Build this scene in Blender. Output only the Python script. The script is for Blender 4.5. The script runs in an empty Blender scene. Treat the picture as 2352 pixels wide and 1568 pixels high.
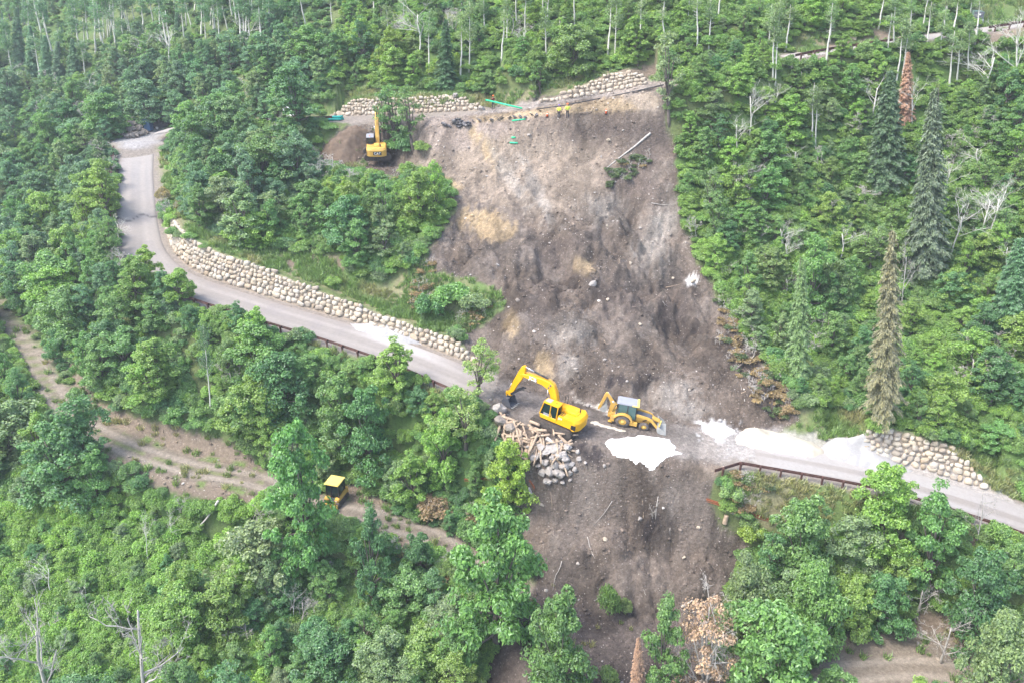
import bpy, bmesh, math, random
import numpy as np
from mathutils import Vector, Matrix, noise as mnoise

# ---------------------------------------------------------------- camera, sky, sun, exposure
C = bpy.context.scene
PITCH = math.radians(25.5)
SURVEY = math.radians(30.0)      # pitch for which the levels below were read off
CAMZ = 60.0
cam_d = bpy.data.cameras.new("camera")
cam_d.sensor_width = 36.0
cam_d.lens = 28.0
cam_d.clip_start = 1.0
cam_d.clip_end = 2500.0
cam = bpy.data.objects.new("camera", cam_d)
C.collection.objects.link(cam)
cam.location = (0, 0, CAMZ)
cam.rotation_euler = (math.pi / 2 - PITCH, 0, 0)
C.camera = cam

SUN_EL, SUN_AZ = math.radians(58), math.radians(-112)     # azimuth from +Y, clockwise
W = bpy.data.worlds.new("World")
C.world = W
W.use_nodes = True
wn = W.node_tree
sky = wn.nodes.new("ShaderNodeTexSky")
sky.sky_type = 'NISHITA'
sky.sun_disc = False
sky.sun_elevation = SUN_EL
sky.sun_rotation = SUN_AZ
sky.air_density = 1.0
sky.dust_density = 3.0
bg = wn.nodes["Background"]
bg.inputs[1].default_value = 0.15
wn.links.new(sky.outputs[0], bg.inputs[0])
sd = bpy.data.lights.new("sun", 'SUN')
sd.energy = 1.15
sd.angle = math.radians(20)
sd.color = (1.0, 0.96, 0.90)
sun = bpy.data.objects.new("sun", sd)
C.collection.objects.link(sun)
sdir = Vector((math.sin(SUN_AZ) * math.cos(SUN_EL), math.cos(SUN_AZ) * math.cos(SUN_EL), math.sin(SUN_EL)))
sun.location = sdir * 200
sun.rotation_euler = sdir.to_track_quat('Z', 'Y').to_euler()
C.view_settings.view_transform = 'Standard'
C.view_settings.look = 'None'
C.view_settings.exposure = 1.86
C.view_settings.gamma = 1.0
cy = C.cycles
cy.max_bounces = 6
cy.diffuse_bounces = 4
cy.glossy_bounces = 2
cy.transmission_bounces = 3
cy.transparent_max_bounces = 4
cy.volume_bounces = 0
cy.caustics_reflective = False
cy.caustics_refractive = False
cy.use_denoising = True

rng = np.random.default_rng(7)
random.seed(7)

# ---------------------------------------------------------------- measuring: photograph pixels (2352 x 1568) and places
FV, CX, CY = 28.0 / 36.0 * 2352.0, 1176.0, 784.0
sP, cP = math.sin(PITCH), math.cos(PITCH)


def ray(px, py):
    a, b = (px - CX) / FV, (CY - py) / FV
    d = np.array([a, cP + b * sP, -sP + b * cP])
    return d


def at(px, py, zc):
    """point seen at a pixel, zc metres relative to the camera height"""
    a, b = (px - CX) / FV, (CY - py) / FV
    d = np.array([a, math.cos(SURVEY) + b * math.sin(SURVEY), -math.sin(SURVEY) + b * math.cos(SURVEY)])
    q = d * (zc / d[2])
    k = SURVEY - PITCH
    return np.array([q[0], q[1] * math.cos(k) - q[2] * math.sin(k), CAMZ + q[1] * math.sin(k) + q[2] * math.cos(k)])


def project(X):
    X = np.asarray(X, float)
    x, y, z = X[..., 0], X[..., 1], X[..., 2] - CAMZ
    f = y * cP - z * sP
    u = y * sP + z * cP
    f = np.where(f < 1, 1, f)
    return CX + FV * x / f, CY - FV * u / f, f


# ---------------------------------------------------------------- numpy noise
def hash2(i, j, s):
    n = (i.astype(np.int64) * 374761393 + j.astype(np.int64) * 668265263 + s * 2147483647) & 0xffffffff
    n = ((n ^ (n >> 13)) * 1274126177) & 0xffffffff
    n = ((n ^ (n >> 16)) * 2246822519) & 0xffffffff
    return ((n ^ (n >> 15)) & 0xffffff) / float(0xffffff)


def vnoise(x, y, s=0):
    i, j = np.floor(x), np.floor(y)
    fx, fy = x - i, y - j
    fx, fy = fx * fx * (3 - 2 * fx), fy * fy * (3 - 2 * fy)
    a, b = hash2(i, j, s), hash2(i + 1, j, s)
    c, d = hash2(i, j + 1, s), hash2(i + 1, j + 1, s)
    return (a + (b - a) * fx) * (1 - fy) + (c + (d - c) * fx) * fy


def fbm(x, y, octv=4, s=0, gain=0.5):
    v, a, t = 0, 1, 0
    for k in range(octv):
        v = v + a * vnoise(x, y, s + k * 17)
        t += a
        a *= gain
        x, y = x * 2.03 + 3.1, y * 2.03 - 1.7
    return v / t


def smooth(a, b, x):
    t = np.clip((x - a) / (b - a), 0, 1)
    return t * t * (3 - 2 * t)


# ---------------------------------------------------------------- terrain
LOWER = [(320, 312, -35.4), (312, 386, -37.1), (312, 440, -38.0), (318, 524, -39.3), (338, 590, -40.2), (410, 647, -41.1), (600, 712, -42.3),
         (800, 772, -43.6), (960, 828, -44.6), (1130, 900, -45.5), (1280, 960, -46.3), (1500, 1000, -47.2), (1700, 1035, -48),
         (2000, 1090, -49.3), (2200, 1146, -50.3), (2352, 1196, -51), (2520, 1262, -51.9), (2760, 1372, -53.4)]
UPPER = [(320, 312, -35.4), (400, 296, -34.0), (500, 287, -32.7), (640, 279, -31.1), (770, 274, -29.7), (950, 268, -28.3), (1100, 260, -27.2),
         (1230, 247, -26), (1350, 228, -24.8), (1500, 200, -23), (1700, 158, -20.9), (1830, 129, -19.8), (2010, 102, -18.6),
         (2270, 68, -17), (2352, 54, -16.3), (2480, 35, -15.5), (2760, -10, -13.8)]
TRACK = [(-80, 660, -47.0), (0, 738, -48), (60, 805, -48.7), (140, 930, -50), (205, 985, -50.9), (320, 1038, -51.7), (450, 1078, -52.5), (600, 1106, -53.3),
         (760, 1172, -54.5), (900, 1203, -55), (1020, 1245, -55.6), (1100, 1320, -56.5), (1240, 1420, -57), (1400, 1490, -57.5),
         (1600, 1525, -57.7), (1900, 1545, -57.7), (2150, 1535, -57.5), (2420, 1610, -57.5)]


def resample(pts, step=0.5):
    P = np.array([at(*p) for p in pts])
    # catmull-rom
    out = []
    Q = np.vstack([2 * P[0] - P[1], P, 2 * P[-1] - P[-2]])
    for i in range(1, len(Q) - 2):
        a, b, c, d = Q[i - 1], Q[i], Q[i + 1], Q[i + 2]
        n = max(2, int(np.linalg.norm(c - b) / step))
        for k in range(n):
            t = k / n
            out.append(0.5 * ((2 * b) + (c - a) * t + (2 * a - 5 * b + 4 * c - d) * t * t + (3 * b - a - 3 * c + d) * t ** 3))
    out.append(P[-1])
    out = np.array(out)
    s = np.concatenate([[0], np.cumsum(np.linalg.norm(np.diff(out, axis=0), axis=1))])
    n = int(s[-1] / step)
    ss = np.linspace(0, s[-1], n)
    R = np.stack([np.interp(ss, s, out[:, k]) for k in range(3)], 1)
    for _ in range(6):
        R[1:-1] = 0.25 * R[:-2] + 0.5 * R[1:-1] + 0.25 * R[2:]
    T = np.gradient(R, axis=0)
    T[:, 2] = 0
    T /= np.linalg.norm(T, axis=1)[:, None]
    N = np.stack([-T[:, 1], T[:, 0], 0 * T[:, 0]], 1)       # left of travel = uphill for roads running left to right
    return R, N


lowerR, lowerN = resample(LOWER)
upperR, upperN = resample(UPPER)
trackR, trackN = resample(TRACK)

CTRL = [(1290, 400, -32.2), (1290, 550, -36.9), (1290, 700, -41), (1290, 850, -44.4), (1500, 400, -31.5), (1500, 550, -37), (1500, 700, -41.5),
        (1500, 850, -45), (1100, 400, -32.5), (1100, 600, -38.5), (1100, 760, -42.5), (1450, 1150, -51.4), (1450, 1280, -54.9),
        (1250, 1180, -52.5), (1640, 1200, -52.8), (1640, 1330, -56.3),
        (700, 500, -37.6), (500, 450, -36.5), (850, 380, -33.6), (1900, 600, -39.3), (1900, 350, -29.8), (1900, 850, -46.3),
        (2250, 600, -38.4), (2250, 350, -29.2), (2250, 850, -45), (1300, 150, -21.9), (1300, 0, -15.1), (1800, 0, -14.9), (2352, 0, -14.5),
        (1000, 100, -20.9), (800, 100, -22.6), (700, 200, -27.2), (600, 0, -19), (400, 100, -26.8), (400, 200, -31), (100, 100, -31),
        (100, 200, -34.9), (0, 0, -26.8), (100, 300, -37.7), (100, 450, -41.9), (100, 600, -45.8), (0, 1200, -57.4), (0, 1568, -61.5),
        (500, 1300, -58.6), (500, 1568, -60.2), (900, 1350, -58.9), (1000, 1568, -59), (300, 1150, -55.3), (300, 800, -46.6),
        (700, 900, -48.5), (1000, 1050, -52), (1900, 1250, -53.2), (2200, 1350, -55), (1800, 1400, -57.3), (2352, 1450, -56.6), (2352, 1568, -57.8)]
FAR = [(-280, 350, 20), (0, 350, 75), (280, 350, 80), (-300, 120, -45), (300, 120, 5), (260, 40, -45), (-200, 20, -72), (0, -60, -88), (0, 10, -70),
       (-200, -60, -95), (200, -60, -80), (-420, 480, 60), (0, 480, 120), (420, 480, 130), (420, -60, -60), (-420, -60, -100), (-60, 300, 45), (-120, 300, 15), (150, 250, 45)]
cp = [at(*p) for p in CTRL] + [np.array([a, b, CAMZ + c + 0.0785 * max(b, 0)]) for a, b, c in FAR]
cp += list(lowerR[4::14]) + list(upperR[6::14]) + list(trackR[2::14])
cp = np.array(cp)


def tps_fit(P, lam=2.0):
    n = len(P)
    d = np.linalg.norm(P[:, None, :2] - P[None, :, :2], axis=2)
    K = np.where(d > 0, d * d * np.log(d + 1e-9), 0) + np.eye(n) * lam * 10
    Q = np.hstack([np.ones((n, 1)), P[:, :2]])
    A = np.block([[K, Q], [Q.T, np.zeros((3, 3))]])
    return np.linalg.solve(A, np.concatenate([P[:, 2], np.zeros(3)]))


tpsW = tps_fit(cp)


def base_z(x, y):
    x, y = np.asarray(x, float), np.asarray(y, float)
    sh = x.shape
    x, y = x.ravel(), y.ravel()
    z = tpsW[-3] + tpsW[-2] * x + tpsW[-1] * y
    for k in range(len(cp)):
        r2 = (x - cp[k, 0]) ** 2 + (y - cp[k, 1]) ** 2
        z = z + tpsW[k] * 0.5 * r2 * np.log(r2 + 1e-9)
    return z.reshape(sh)


def polydist(x, y, R, N):
    """distance to a polyline, signed across (left = +), its z and station there"""
    best = np.full(x.shape, 1e9)
    zz, si, st = np.zeros(x.shape), np.zeros(x.shape), np.zeros(x.shape)
    for i in range(len(R) - 1):
        a, b = R[i], R[i + 1]
        dx, dy = b[0] - a[0], b[1] - a[1]
        L2 = dx * dx + dy * dy
        t = np.clip(((x - a[0]) * dx + (y - a[1]) * dy) / L2, 0, 1)
        ex, ey = x - a[0] - t * dx, y - a[1] - t * dy
        d = np.hypot(ex, ey)
        m = d < best
        best = np.where(m, d, best)
        zz = np.where(m, a[2] + t * (b[2] - a[2]), zz)
        si = np.where(m, np.sign(dx * ey - dy * ex), si)
        st = np.where(m, i + t, st)
    return best, si, zz, st


def station(R, px):
    u, v, _ = project(R)
    return u, v


def poly_sd(u, v, P):
    """signed distance in pixels to a polygon, negative inside"""
    P = np.array(P, float)
    inside = np.zeros(u.shape, bool)
    d = np.full(u.shape, 1e9)
    n = len(P)
    for i in range(n):
        a, b = P[i], P[(i + 1) % n]
        dx, dy = b - a
        t = np.clip(((u - a[0]) * dx + (v - a[1]) * dy) / (dx * dx + dy * dy + 1e-9), 0, 1)
        d = np.minimum(d, np.hypot(u - a[0] - t * dx, v - a[1] - t * dy))
        c = ((a[1] > v) != (b[1] > v)) & (u < (b[0] - a[0]) * (v - a[1]) / (b[1] - a[1] + 1e-12) + a[0])
        inside ^= c
    return np.where(inside, -d, d)


SLIDE = [(945, 268), (1060, 268), (1120, 252), (1230, 226), (1400, 206), (1525, 186), (1535, 270), (1545, 320), (1562, 390), (1555, 450),
         (1575, 530), (1592, 580), (1630, 640), (1655, 700), (1705, 770), (1775, 850), (1815, 910), (1835, 965), (1760, 1010), (1655, 1050), (1650, 1100), (1630, 1150), (1665, 1205),
         (1722, 1245), (1700, 1300), (1655, 1390), (1625, 1450), (1660, 1500), (1650, 1600), (1080, 1600), (1140, 1480), (1190, 1400), (1235, 1340), (1215, 1270), (1190, 1220), (1165, 1185), (1192, 1130), (1200, 1100),
         (1150, 1030), (1135, 980), (1125, 925), (1150, 850), (1075, 815), (1062, 775), (1125, 742), (1165, 702), (1125, 655), (1075, 640),
         (1000, 622), (968, 600), (1012, 540), (1047, 480), (1040, 430), (1010, 392), (945, 378), (905, 408), (850, 398), (740, 372), (735, 345), (780, 295), (850, 286),
         (930, 300)]
WALLS = [('lower', 355, 1090, 3.2), ('lower', 1930, 2300, 3.2), ('upper', 735, 1115, 2.0), ('upper', 1222, 1522, 2.3)]
HW = 2.6     # half road width


def wall_h(which, st):
    R = lowerR if which == 'lower' else upperR
    u, _, _ = project(R)
    H = np.zeros(len(R))
    for w, a, b, h in WALLS:
        if w == which:
            if which == 'lower' and a < 1000:
                i0 = int(np.argmin(np.hypot(*(np.array(project(R)[:2]) - np.array([[345], [530]])))))
                i1 = int(np.argmin(np.abs(u - b) + (np.arange(len(u)) < i0) * 1e4))
            else:
                m = np.arange(len(u)) if which == 'upper' else np.where(np.arange(len(u)) > 60, np.arange(len(u)), 10 ** 6)
                i0 = int(np.argmin(np.abs(u - a) + (m >= 10 ** 6) * 1e4))
                i1 = int(np.argmin(np.abs(u - b) + (m >= 10 ** 6) * 1e4))
            k = np.arange(len(R))
            ramp = 24 if (which == 'upper' and a > 1200) else 8
            prof = (0.22 + 0.78 * smooth(i0 + 2, i0 + ramp, k)) * smooth(i0 - 3, i0 + 2, k) * (1 - smooth(i1 - 12, i1 + 2, k)) * (1 - (0.5 if a < 1000 and which == 'lower' else 0) * smooth(i1 - 74, i1 - 20, k))
            H = np.maximum(H, h * prof)
    return np.interp(st, np.arange(len(R)), H)


PADS = [(*at(300, 315, -35.4), 3.6), (*at(858, 388, -33.6), 3.4), (*at(768, 1160, -54.5), 3.0)]


DIPS = [(*at(1275, 615, -39.0)[:2], 3.4, 1.3), (*at(1330, 560, -37.0)[:2], 2.6, -0.9), (*at(1200, 600, -38.5)[:2], 2.2, -0.9), (*at(1420, 890, -45.0)[:2], 1.6, 0.9), (*at(1480, 880, -45.0)[:2], 1.8, 1.0),
        (*at(1540, 900, -45.2)[:2], 2.4, -0.9), (*at(1460, 720, -41.5)[:2], 4.0, -0.9), (*at(1570, 740, -42.0)[:2], 3.0, 0.9), (*at(1150, 800, -43.0)[:2], 2.5, -0.9), (*at(1440, 470, -34.5)[:2], 2.5, 0.9),
        (*at(1520, 1290, -54.5)[:2], 2.6, 0.9), (*at(1400, 1300, -55.0)[:2], 3.0, -0.9), (*at(1330, 760, -42.3)[:2], 2.6, -0.8), (*at(1590, 1350, -56.0)[:2], 2.0, -0.7)]


def terrain_z(x, y, rough=True):
    x, y = np.asarray(x, float), np.asarray(y, float)
    b = base_z(x, y)
    u, v, _ = project(np.stack([x, y, b], -1))
    z = b + (fbm(x / 9, y / 9, 3, 5) - 0.5) * 1.1
    for R, N, hw, nm in ((trackR, trackN, 1.9, 'track'), (upperR, upperN, 2.5, 'upper'), (lowerR, lowerN, HW + 0.5, 'lower')):
        d, s, rz, st = polydist(x, y, R, N)
        up = s > 0
        if nm == 'track':
            wide = smooth(1150, 1350, np.interp(st, np.arange(len(R)), project(R)[0])) * 2.8
            hw = hw + wide
            k = smooth(hw, hw + 3.2, d)
            z = rz + (z - rz) * k
            continue
        H = wall_h(nm, st) * up
        w0 = hw + 0.25
        k = smooth(w0, w0 + 4.0, d)
        flat = rz + (z - rz) * k
        t = np.clip((d - w0) / (0.34 * np.maximum(H, 0.05)), 0, 1)
        top = rz + H * t
        far = np.maximum(z, rz + H)
        wl = top + (z - top) * smooth(w0 + 0.34 * H + 1.5, w0 + 0.34 * H + 8, d)
        z = np.where((H > 0.15) & (d < w0 + 0.34 * H + 8.0), wl, flat)
    for (ax, ay, az, ar) in PADS:
        d = np.hypot(x - ax, y - ay)
        z = az + (z - az) * smooth(ar, ar + 4.5, d)
    if rough:
        sd = poly_sd(u, v, SLIDE)
        m = smooth(6, -22, sd)
        dl = polydist(x, y, lowerR, lowerN)[0]
        m = m * (0.18 + 0.82 * smooth(3.2, 7.5, dl))
        dt = polydist(x, y, trackR, trackN)[0]
        m = m * (0.15 + 0.85 * smooth(2.5, 6, dt))
        wx, wy = x + 1.6 * fbm(x / 2.5, y / 2.5, 3, 31), y + 1.6 * fbm(x / 2.5, y / 2.5, 3, 37)
        rid = 1 - np.abs(2 * fbm(wx / 5.5, wy / 5.5, 4, 11) - 1)
        gul = np.abs(2 * fbm(wx / 2.6, wy / 3.4, 4, 13) - 1)
        lump = fbm(wx / 1.3, wy / 1.3, 4, 21)
        fine = fbm(x / 0.5, y / 0.5, 3, 44)
        step = fbm(wx / 3.4, wy / 2.2, 3, 51) * 4
        step = np.floor(step) + smooth(0.72, 0.98, step - np.floor(step)) - step
        amp = 0.5 + 0.75 * smooth(0.38, 0.66, fbm(x / 7, y / 7, 3, 66))
        amp = amp * (0.45 + 0.55 * smooth(360, 560, v))
        z = z + m * amp * ((rid - 0.8) * 1.7 + (gul - 0.3) * 1.2 + (lump - 0.5) * 1.2 + (fine - 0.5) * 0.6 + step * 0.6)
        for (hx, hy, r_, dp) in DIPS:
            q = np.hypot(x - hx, y - hy) / r_ + (fbm(x / 1.5, y / 1.5, 3, 61) - 0.5) * 0.9
            z = z - m * dp * smooth(1.05, 0.35, q)
        toe = poly_sd(u, v, [(1150, 1050), (1650, 1050), (1690, 1300), (1648, 1405), (1520, 1420), (1420, 1408), (1330, 1397), (1260, 1374), (1212, 1352), (1185, 1200)])
        z = z + m * 0.75 * smooth(2, -14, toe + (fbm(x / 0.8, y / 0.8, 3, 68) - 0.5) * 26) * smooth(1290, 1370, v)
        # bench where the upper road has dropped, with its scarp
        bench = poly_sd(u, v, [(1080, 268), (1230, 250), (1500, 203), (1528, 240), (1500, 262), (1290, 270), (1230, 274), (1100, 286)])
        z = z - smooth(4, -10, bench) * 1.5
        z = z + (1 - m) * (fbm(x / 0.9, y / 0.9, 2, 3) - 0.5) * 0.12 * smooth(2.9, 4, np.minimum(dl, polydist(x, y, upperR, upperN)[0]))
    return z


def axis(lo, hi, step, a, b, g=1.13):
    mid = list(np.arange(lo, hi, step))
    s, p, left = step, lo, []
    while p > a:
        s = min(s * g, 9)
        p -= s
        left.append(p)
    s, p, right = step, mid[-1], []
    while p < b:
        s = min(s * g, 9)
        p += s
        right.append(p)
    return np.array(left[::-1] + mid + right)


GX = axis(-46, 52, 0.22, -420, 420, 1.10)
GY = axis(42, 118, 0.22, -60, 470, 1.10)
MX, MY = np.meshgrid(GX, GY)
MZ = terrain_z(MX, MY)


def ground(x, y):
    i = np.clip(np.searchsorted(GX, x) - 1, 0, len(GX) - 2)
    j = np.clip(np.searchsorted(GY, y) - 1, 0, len(GY) - 2)
    fx = (x - GX[i]) / (GX[i + 1] - GX[i])
    fy = (y - GY[j]) / (GY[j + 1] - GY[j])
    return (MZ[j, i] * (1 - fx) + MZ[j, i + 1] * fx) * (1 - fy) + (MZ[j + 1, i] * (1 - fx) + MZ[j + 1, i + 1] * fx) * fy


def hit(px, py):
    """where the sight line through a photograph pixel meets the ground"""
    d = ray(px, py)
    o = np.array([0, 0, CAMZ])
    t0 = 30.0
    t = np.arange(30, 420, 0.35)
    X = o + d * t[:, None]
    below = X[:, 2] < ground(X[:, 0], X[:, 1])
    k = int(np.argmax(below)) if below.any() else len(t) - 1
    a, b = t[max(k - 1, 0)], t[k]
    for _ in range(16):
        m = 0.5 * (a + b)
        q = o + d * m
        if q[2] < float(ground(q[0], q[1])):
            b = m
        else:
            a = m
    q = o + d * b
    return Vector((q[0], q[1], float(ground(q[0], q[1]))))


def gz(x, y):
    return float(ground(np.float64(x), np.float64(y)))
# ---------------------------------------------------------------- materials
def new_mat(name):
    m = bpy.data.materials.new(name)
    m.use_nodes = True
    nt = m.node_tree
    b = nt.nodes["Principled BSDF"]
    return m, nt, b


def mix_rgb(nt, mode, fac, a, b):
    n = nt.nodes.new("ShaderNodeMix")
    n.data_type = 'RGBA'
    n.blend_type = mode
    for sock, val in ((0, fac), (6, a), (7, b)):
        if hasattr(val, 'is_linked') or hasattr(val, 'links'):
            nt.links.new(val, n.inputs[sock])
        else:
            n.inputs[sock].default_value = val if sock == 0 else (*val, 1.0)[:4]
    return n.outputs[2]


def noise_fac(nt, scale, detail=4, lo=0.3, hi=0.7, vec=None, rough=0.55):
    if vec is None:
        vec = nt.nodes.new("ShaderNodeTexCoord").outputs["Object"]
    n = nt.nodes.new("ShaderNodeTexNoise")
    n.inputs["Scale"].default_value = scale
    n.inputs["Detail"].default_value = detail
    n.inputs["Roughness"].default_value = rough
    nt.links.new(vec, n.inputs["Vector"])
    r = nt.nodes.new("ShaderNodeMapRange")
    r.inputs[1].default_value = lo
    r.inputs[2].default_value = hi
    nt.links.new(n.outputs[0], r.inputs[0])
    return r.outputs[0]


def island(nt):
    g = nt.nodes.new("ShaderNodeNewGeometry")
    return g.outputs["Random Per Island"]


def bump(nt, b, fac, strength, dist):
    n = nt.nodes.new("ShaderNodeBump")
    n.inputs["Strength"].default_value = strength
    n.inputs["Distance"].default_value = dist
    nt.links.new(fac, n.inputs["Height"])
    nt.links.new(n.outputs[0], b.inputs["Normal"])


def flat_mat(name, col, rough=0.6, var=0.0, scale=3.0, metal=0.0, dirt=None, dirt_amt=0.5, spec=0.4):
    m, nt, b = new_mat(name)
    b.inputs["Roughness"].default_value = rough
    b.inputs["Metallic"].default_value = metal
    b.inputs["Specular IOR Level"].default_value = spec
    b.inputs["Base Color"].default_value = (*col, 1)
    out = None
    if var:
        f = noise_fac(nt, scale, 4, 0.25, 0.75)
        out = mix_rgb(nt, 'MIX', f, tuple(c * (1 - var) for c in col), tuple(min(1, c * (1 + var)) for c in col))
    if dirt:
        f2 = noise_fac(nt, scale * 0.7 + 0.6, 6, 0.62 - 0.25 * dirt_amt, 0.95 - 0.25 * dirt_amt)
        out = mix_rgb(nt, 'MIX', f2, out if out is not None else col, dirt)
    if out is not None:
        nt.links.new(out, b.inputs["Base Color"])
    return m


def island_mat(name, cols, rough=0.85, var=0.25, scale=2.5, bumpd=0.03, bscale=6):
    """one colour per loose piece, drawn from a ramp"""
    m, nt, b = new_mat(name)
    b.inputs["Roughness"].default_value = rough
    b.inputs["Specular IOR Level"].default_value = 0.25
    r = nt.nodes.new("ShaderNodeValToRGB")
    nt.links.new(island(nt), r.inputs[0])
    el = r.color_ramp.elements
    while len(el) < len(cols):
        el.new(0.5)
    for i, c in enumerate(cols):
        el[i].position = i / max(1, len(cols) - 1)
        el[i].color = (*c, 1)
    f = noise_fac(nt, scale, 5, 0.2, 0.8)
    lo = tuple([1 - var] * 3)
    hi = tuple([1 + var] * 3)
    k = mix_rgb(nt, 'MIX', f, lo, hi)
    out = mix_rgb(nt, 'MULTIPLY', 1.0, r.outputs[0], k)
    nt.links.new(out, b.inputs["Base Color"])
    if bumpd:
        bump(nt, b, noise_fac(nt, bscale, 5, 0, 1), 0.8, bumpd)
    return m


def ground_mat(name, stones=0.6, bumpd=0.12, grain=0.35):
    m, nt, b = new_mat(name)
    b.inputs["Roughness"].default_value = 0.95
    b.inputs["Specular IOR Level"].default_value = 0.15
    a = nt.nodes.new("ShaderNodeAttribute")
    a.attribute_name = "albedo"
    f = noise_fac(nt, 2.6, 8, 0.25, 0.75, rough=0.68)
    k = mix_rgb(nt, 'MIX', f, (1 - grain,) * 3, (1 + grain,) * 3)
    c = mix_rgb(nt, 'MULTIPLY', 1.0, a.outputs["Color"], k)
    # pebbles: pale and dark little stones lying in the soil
    tc = nt.nodes.new("ShaderNodeTexCoord").outputs["Object"]
    vo = nt.nodes.new("ShaderNodeTexVoronoi")
    vo.inputs["Scale"].default_value = 3.4
    vo.inputs["Randomness"].default_value = 1.0
    nt.links.new(tc, vo.inputs["Vector"])
    mr = nt.nodes.new("ShaderNodeMapRange")
    mr.inputs[1].default_value = 0.30
    mr.inputs[2].default_value = 0.16
    nt.links.new(vo.outputs["Distance"], mr.inputs[0])
    sep = nt.nodes.new("ShaderNodeSeparateColor")
    nt.links.new(vo.outputs["Color"], sep.inputs[0])
    gt = nt.nodes.new("ShaderNodeMapRange")
    gt.inputs[1].default_value = 0.62
    gt.inputs[2].default_value = 0.72
    nt.links.new(sep.outputs[0], gt.inputs[0])
    mu = nt.nodes.new("ShaderNodeMath")
    mu.operation = 'MULTIPLY'
    nt.links.new(mr.outputs[0], mu.inputs[0])
    nt.links.new(gt.outputs[0], mu.inputs[1])
    a2 = nt.nodes.new("ShaderNodeAttribute")
    a2.attribute_name = "stony"
    mu2 = nt.nodes.new("ShaderNodeMath")
    mu2.operation = 'MULTIPLY'
    nt.links.new(mu.outputs[0], mu2.inputs[0])
    nt.links.new(a2.outputs["Fac"], mu2.inputs[1])
    mu3 = nt.nodes.new("ShaderNodeMath")
    mu3.operation = 'MULTIPLY'
    mu3.inputs[1].default_value = stones
    nt.links.new(mu2.outputs[0], mu3.inputs[0])
    c = mix_rgb(nt, 'MIX', mu3.outputs[0], c, (0.42, 0.37, 0.33))
    f4 = noise_fac(nt, 9.0, 6, 0.30, 0.70, rough=0.75)
    k4 = mix_rgb(nt, 'MIX', f4, (1 - grain * 0.8,) * 3, (1 + grain * 0.8,) * 3)
    c = mix_rgb(nt, 'MULTIPLY', 1.0, c, k4)
    nt.links.new(c, b.inputs["Base Color"])
    bump(nt, b, noise_fac(nt, 3.2, 10, 0, 1, rough=0.7), 1.0, bumpd)
    return m


M = {}
M['soil'] = ground_mat('soil', 0.35, 0.26, 0.42)
M['hill'] = ground_mat('hill_earth', 0.5, 0.10, 0.35)
M['road'] = ground_mat('dusty_asphalt', 0.0, 0.01, 0.10)
M['wallstone'] = island_mat('cream_boulder', scale=1.6, cols= [(0.361, 0.29, 0.207), (0.472, 0.405, 0.305), (0.422, 0.363, 0.278), (0.522, 0.478, 0.393), (0.331, 0.281, 0.223), (0.491, 0.437, 0.366)], var=0.34, bumpd=0.07, bscale=5)
M['whitestone'] = island_mat('pale_boulder', [(0.405, 0.352, 0.282), (0.484, 0.431, 0.352), (0.352, 0.29, 0.22), (0.458, 0.396, 0.308)], var=0.18, bumpd=0.05, bscale=4)
M['greystone'] = island_mat('grey_rock', [(0.22, 0.205, 0.19), (0.32, 0.30, 0.275), (0.17, 0.155, 0.145), (0.40, 0.375, 0.35), (0.25, 0.215, 0.185)], var=0.35, bumpd=0.06, bscale=5)
M['darkstone'] = island_mat('brown_rock', [(0.17, 0.145, 0.125), (0.26, 0.22, 0.19), (0.13, 0.115, 0.105), (0.32, 0.275, 0.23)], var=0.35, bumpd=0.05, bscale=5)
M['rubble'] = island_mat('rubble_stone', [(0.16, 0.14, 0.13), (0.24, 0.21, 0.19), (0.20, 0.17, 0.155), (0.34, 0.30, 0.27), (0.22, 0.19, 0.17), (0.52, 0.47, 0.42)], var=0.2, bumpd=0.0)
M['rust'] = flat_mat('rusty_steel', (0.105, 0.052, 0.042), 0.7, 0.35, 2.2, dirt=(0.22, 0.16, 0.12), dirt_amt=0.25)
M['orange_rust'] = flat_mat('bright_rust', (0.30, 0.105, 0.05), 0.8, 0.35, 3.0)
M['earth'] = flat_mat('brown_earth', (0.155, 0.115, 0.085), 0.95, 0.35, 1.5, spec=0.1, dirt=(0.22, 0.17, 0.13), dirt_amt=0.4)
M['chalk'] = flat_mat('white_powder', (0.80, 0.79, 0.75), 0.95, 0.06, 1.6, spec=0.1)
M['cream_chalk'] = flat_mat('cream_powder', (0.50, 0.455, 0.36), 0.95, 0.16, 0.9, spec=0.1)
M['gravel'] = flat_mat('pale_grey_gravel', (0.36, 0.35, 0.34), 0.95, 0.12, 7, spec=0.1)
M['asphalt_slab'] = flat_mat('broken_asphalt', (0.060, 0.060, 0.066), 0.9, 0.5, 3, dirt=(0.30, 0.28, 0.27), dirt_amt=0.7)


# ---------------------------------------------------------------- object helpers
def link(o, parent=None):
    C.collection.objects.link(o)
    if parent is not None:
        o.parent = parent
    return o


def tag(o, label=None, cat=None, group=None, kind=None):
    if label:
        o['label'] = label
    if cat:
        o['category'] = cat
    if group:
        o['group'] = group
    if kind:
        o['kind'] = kind
    return o


def thing(name, label, cat, loc=(0, 0, 0), rz=0.0, group=None):
    o = bpy.data.objects.new(name, None)
    o.empty_display_size = 0.3
    link(o)
    o.location = loc
    o.rotation_euler = (0, 0, rz)
    return tag(o, label, cat, group)


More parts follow.
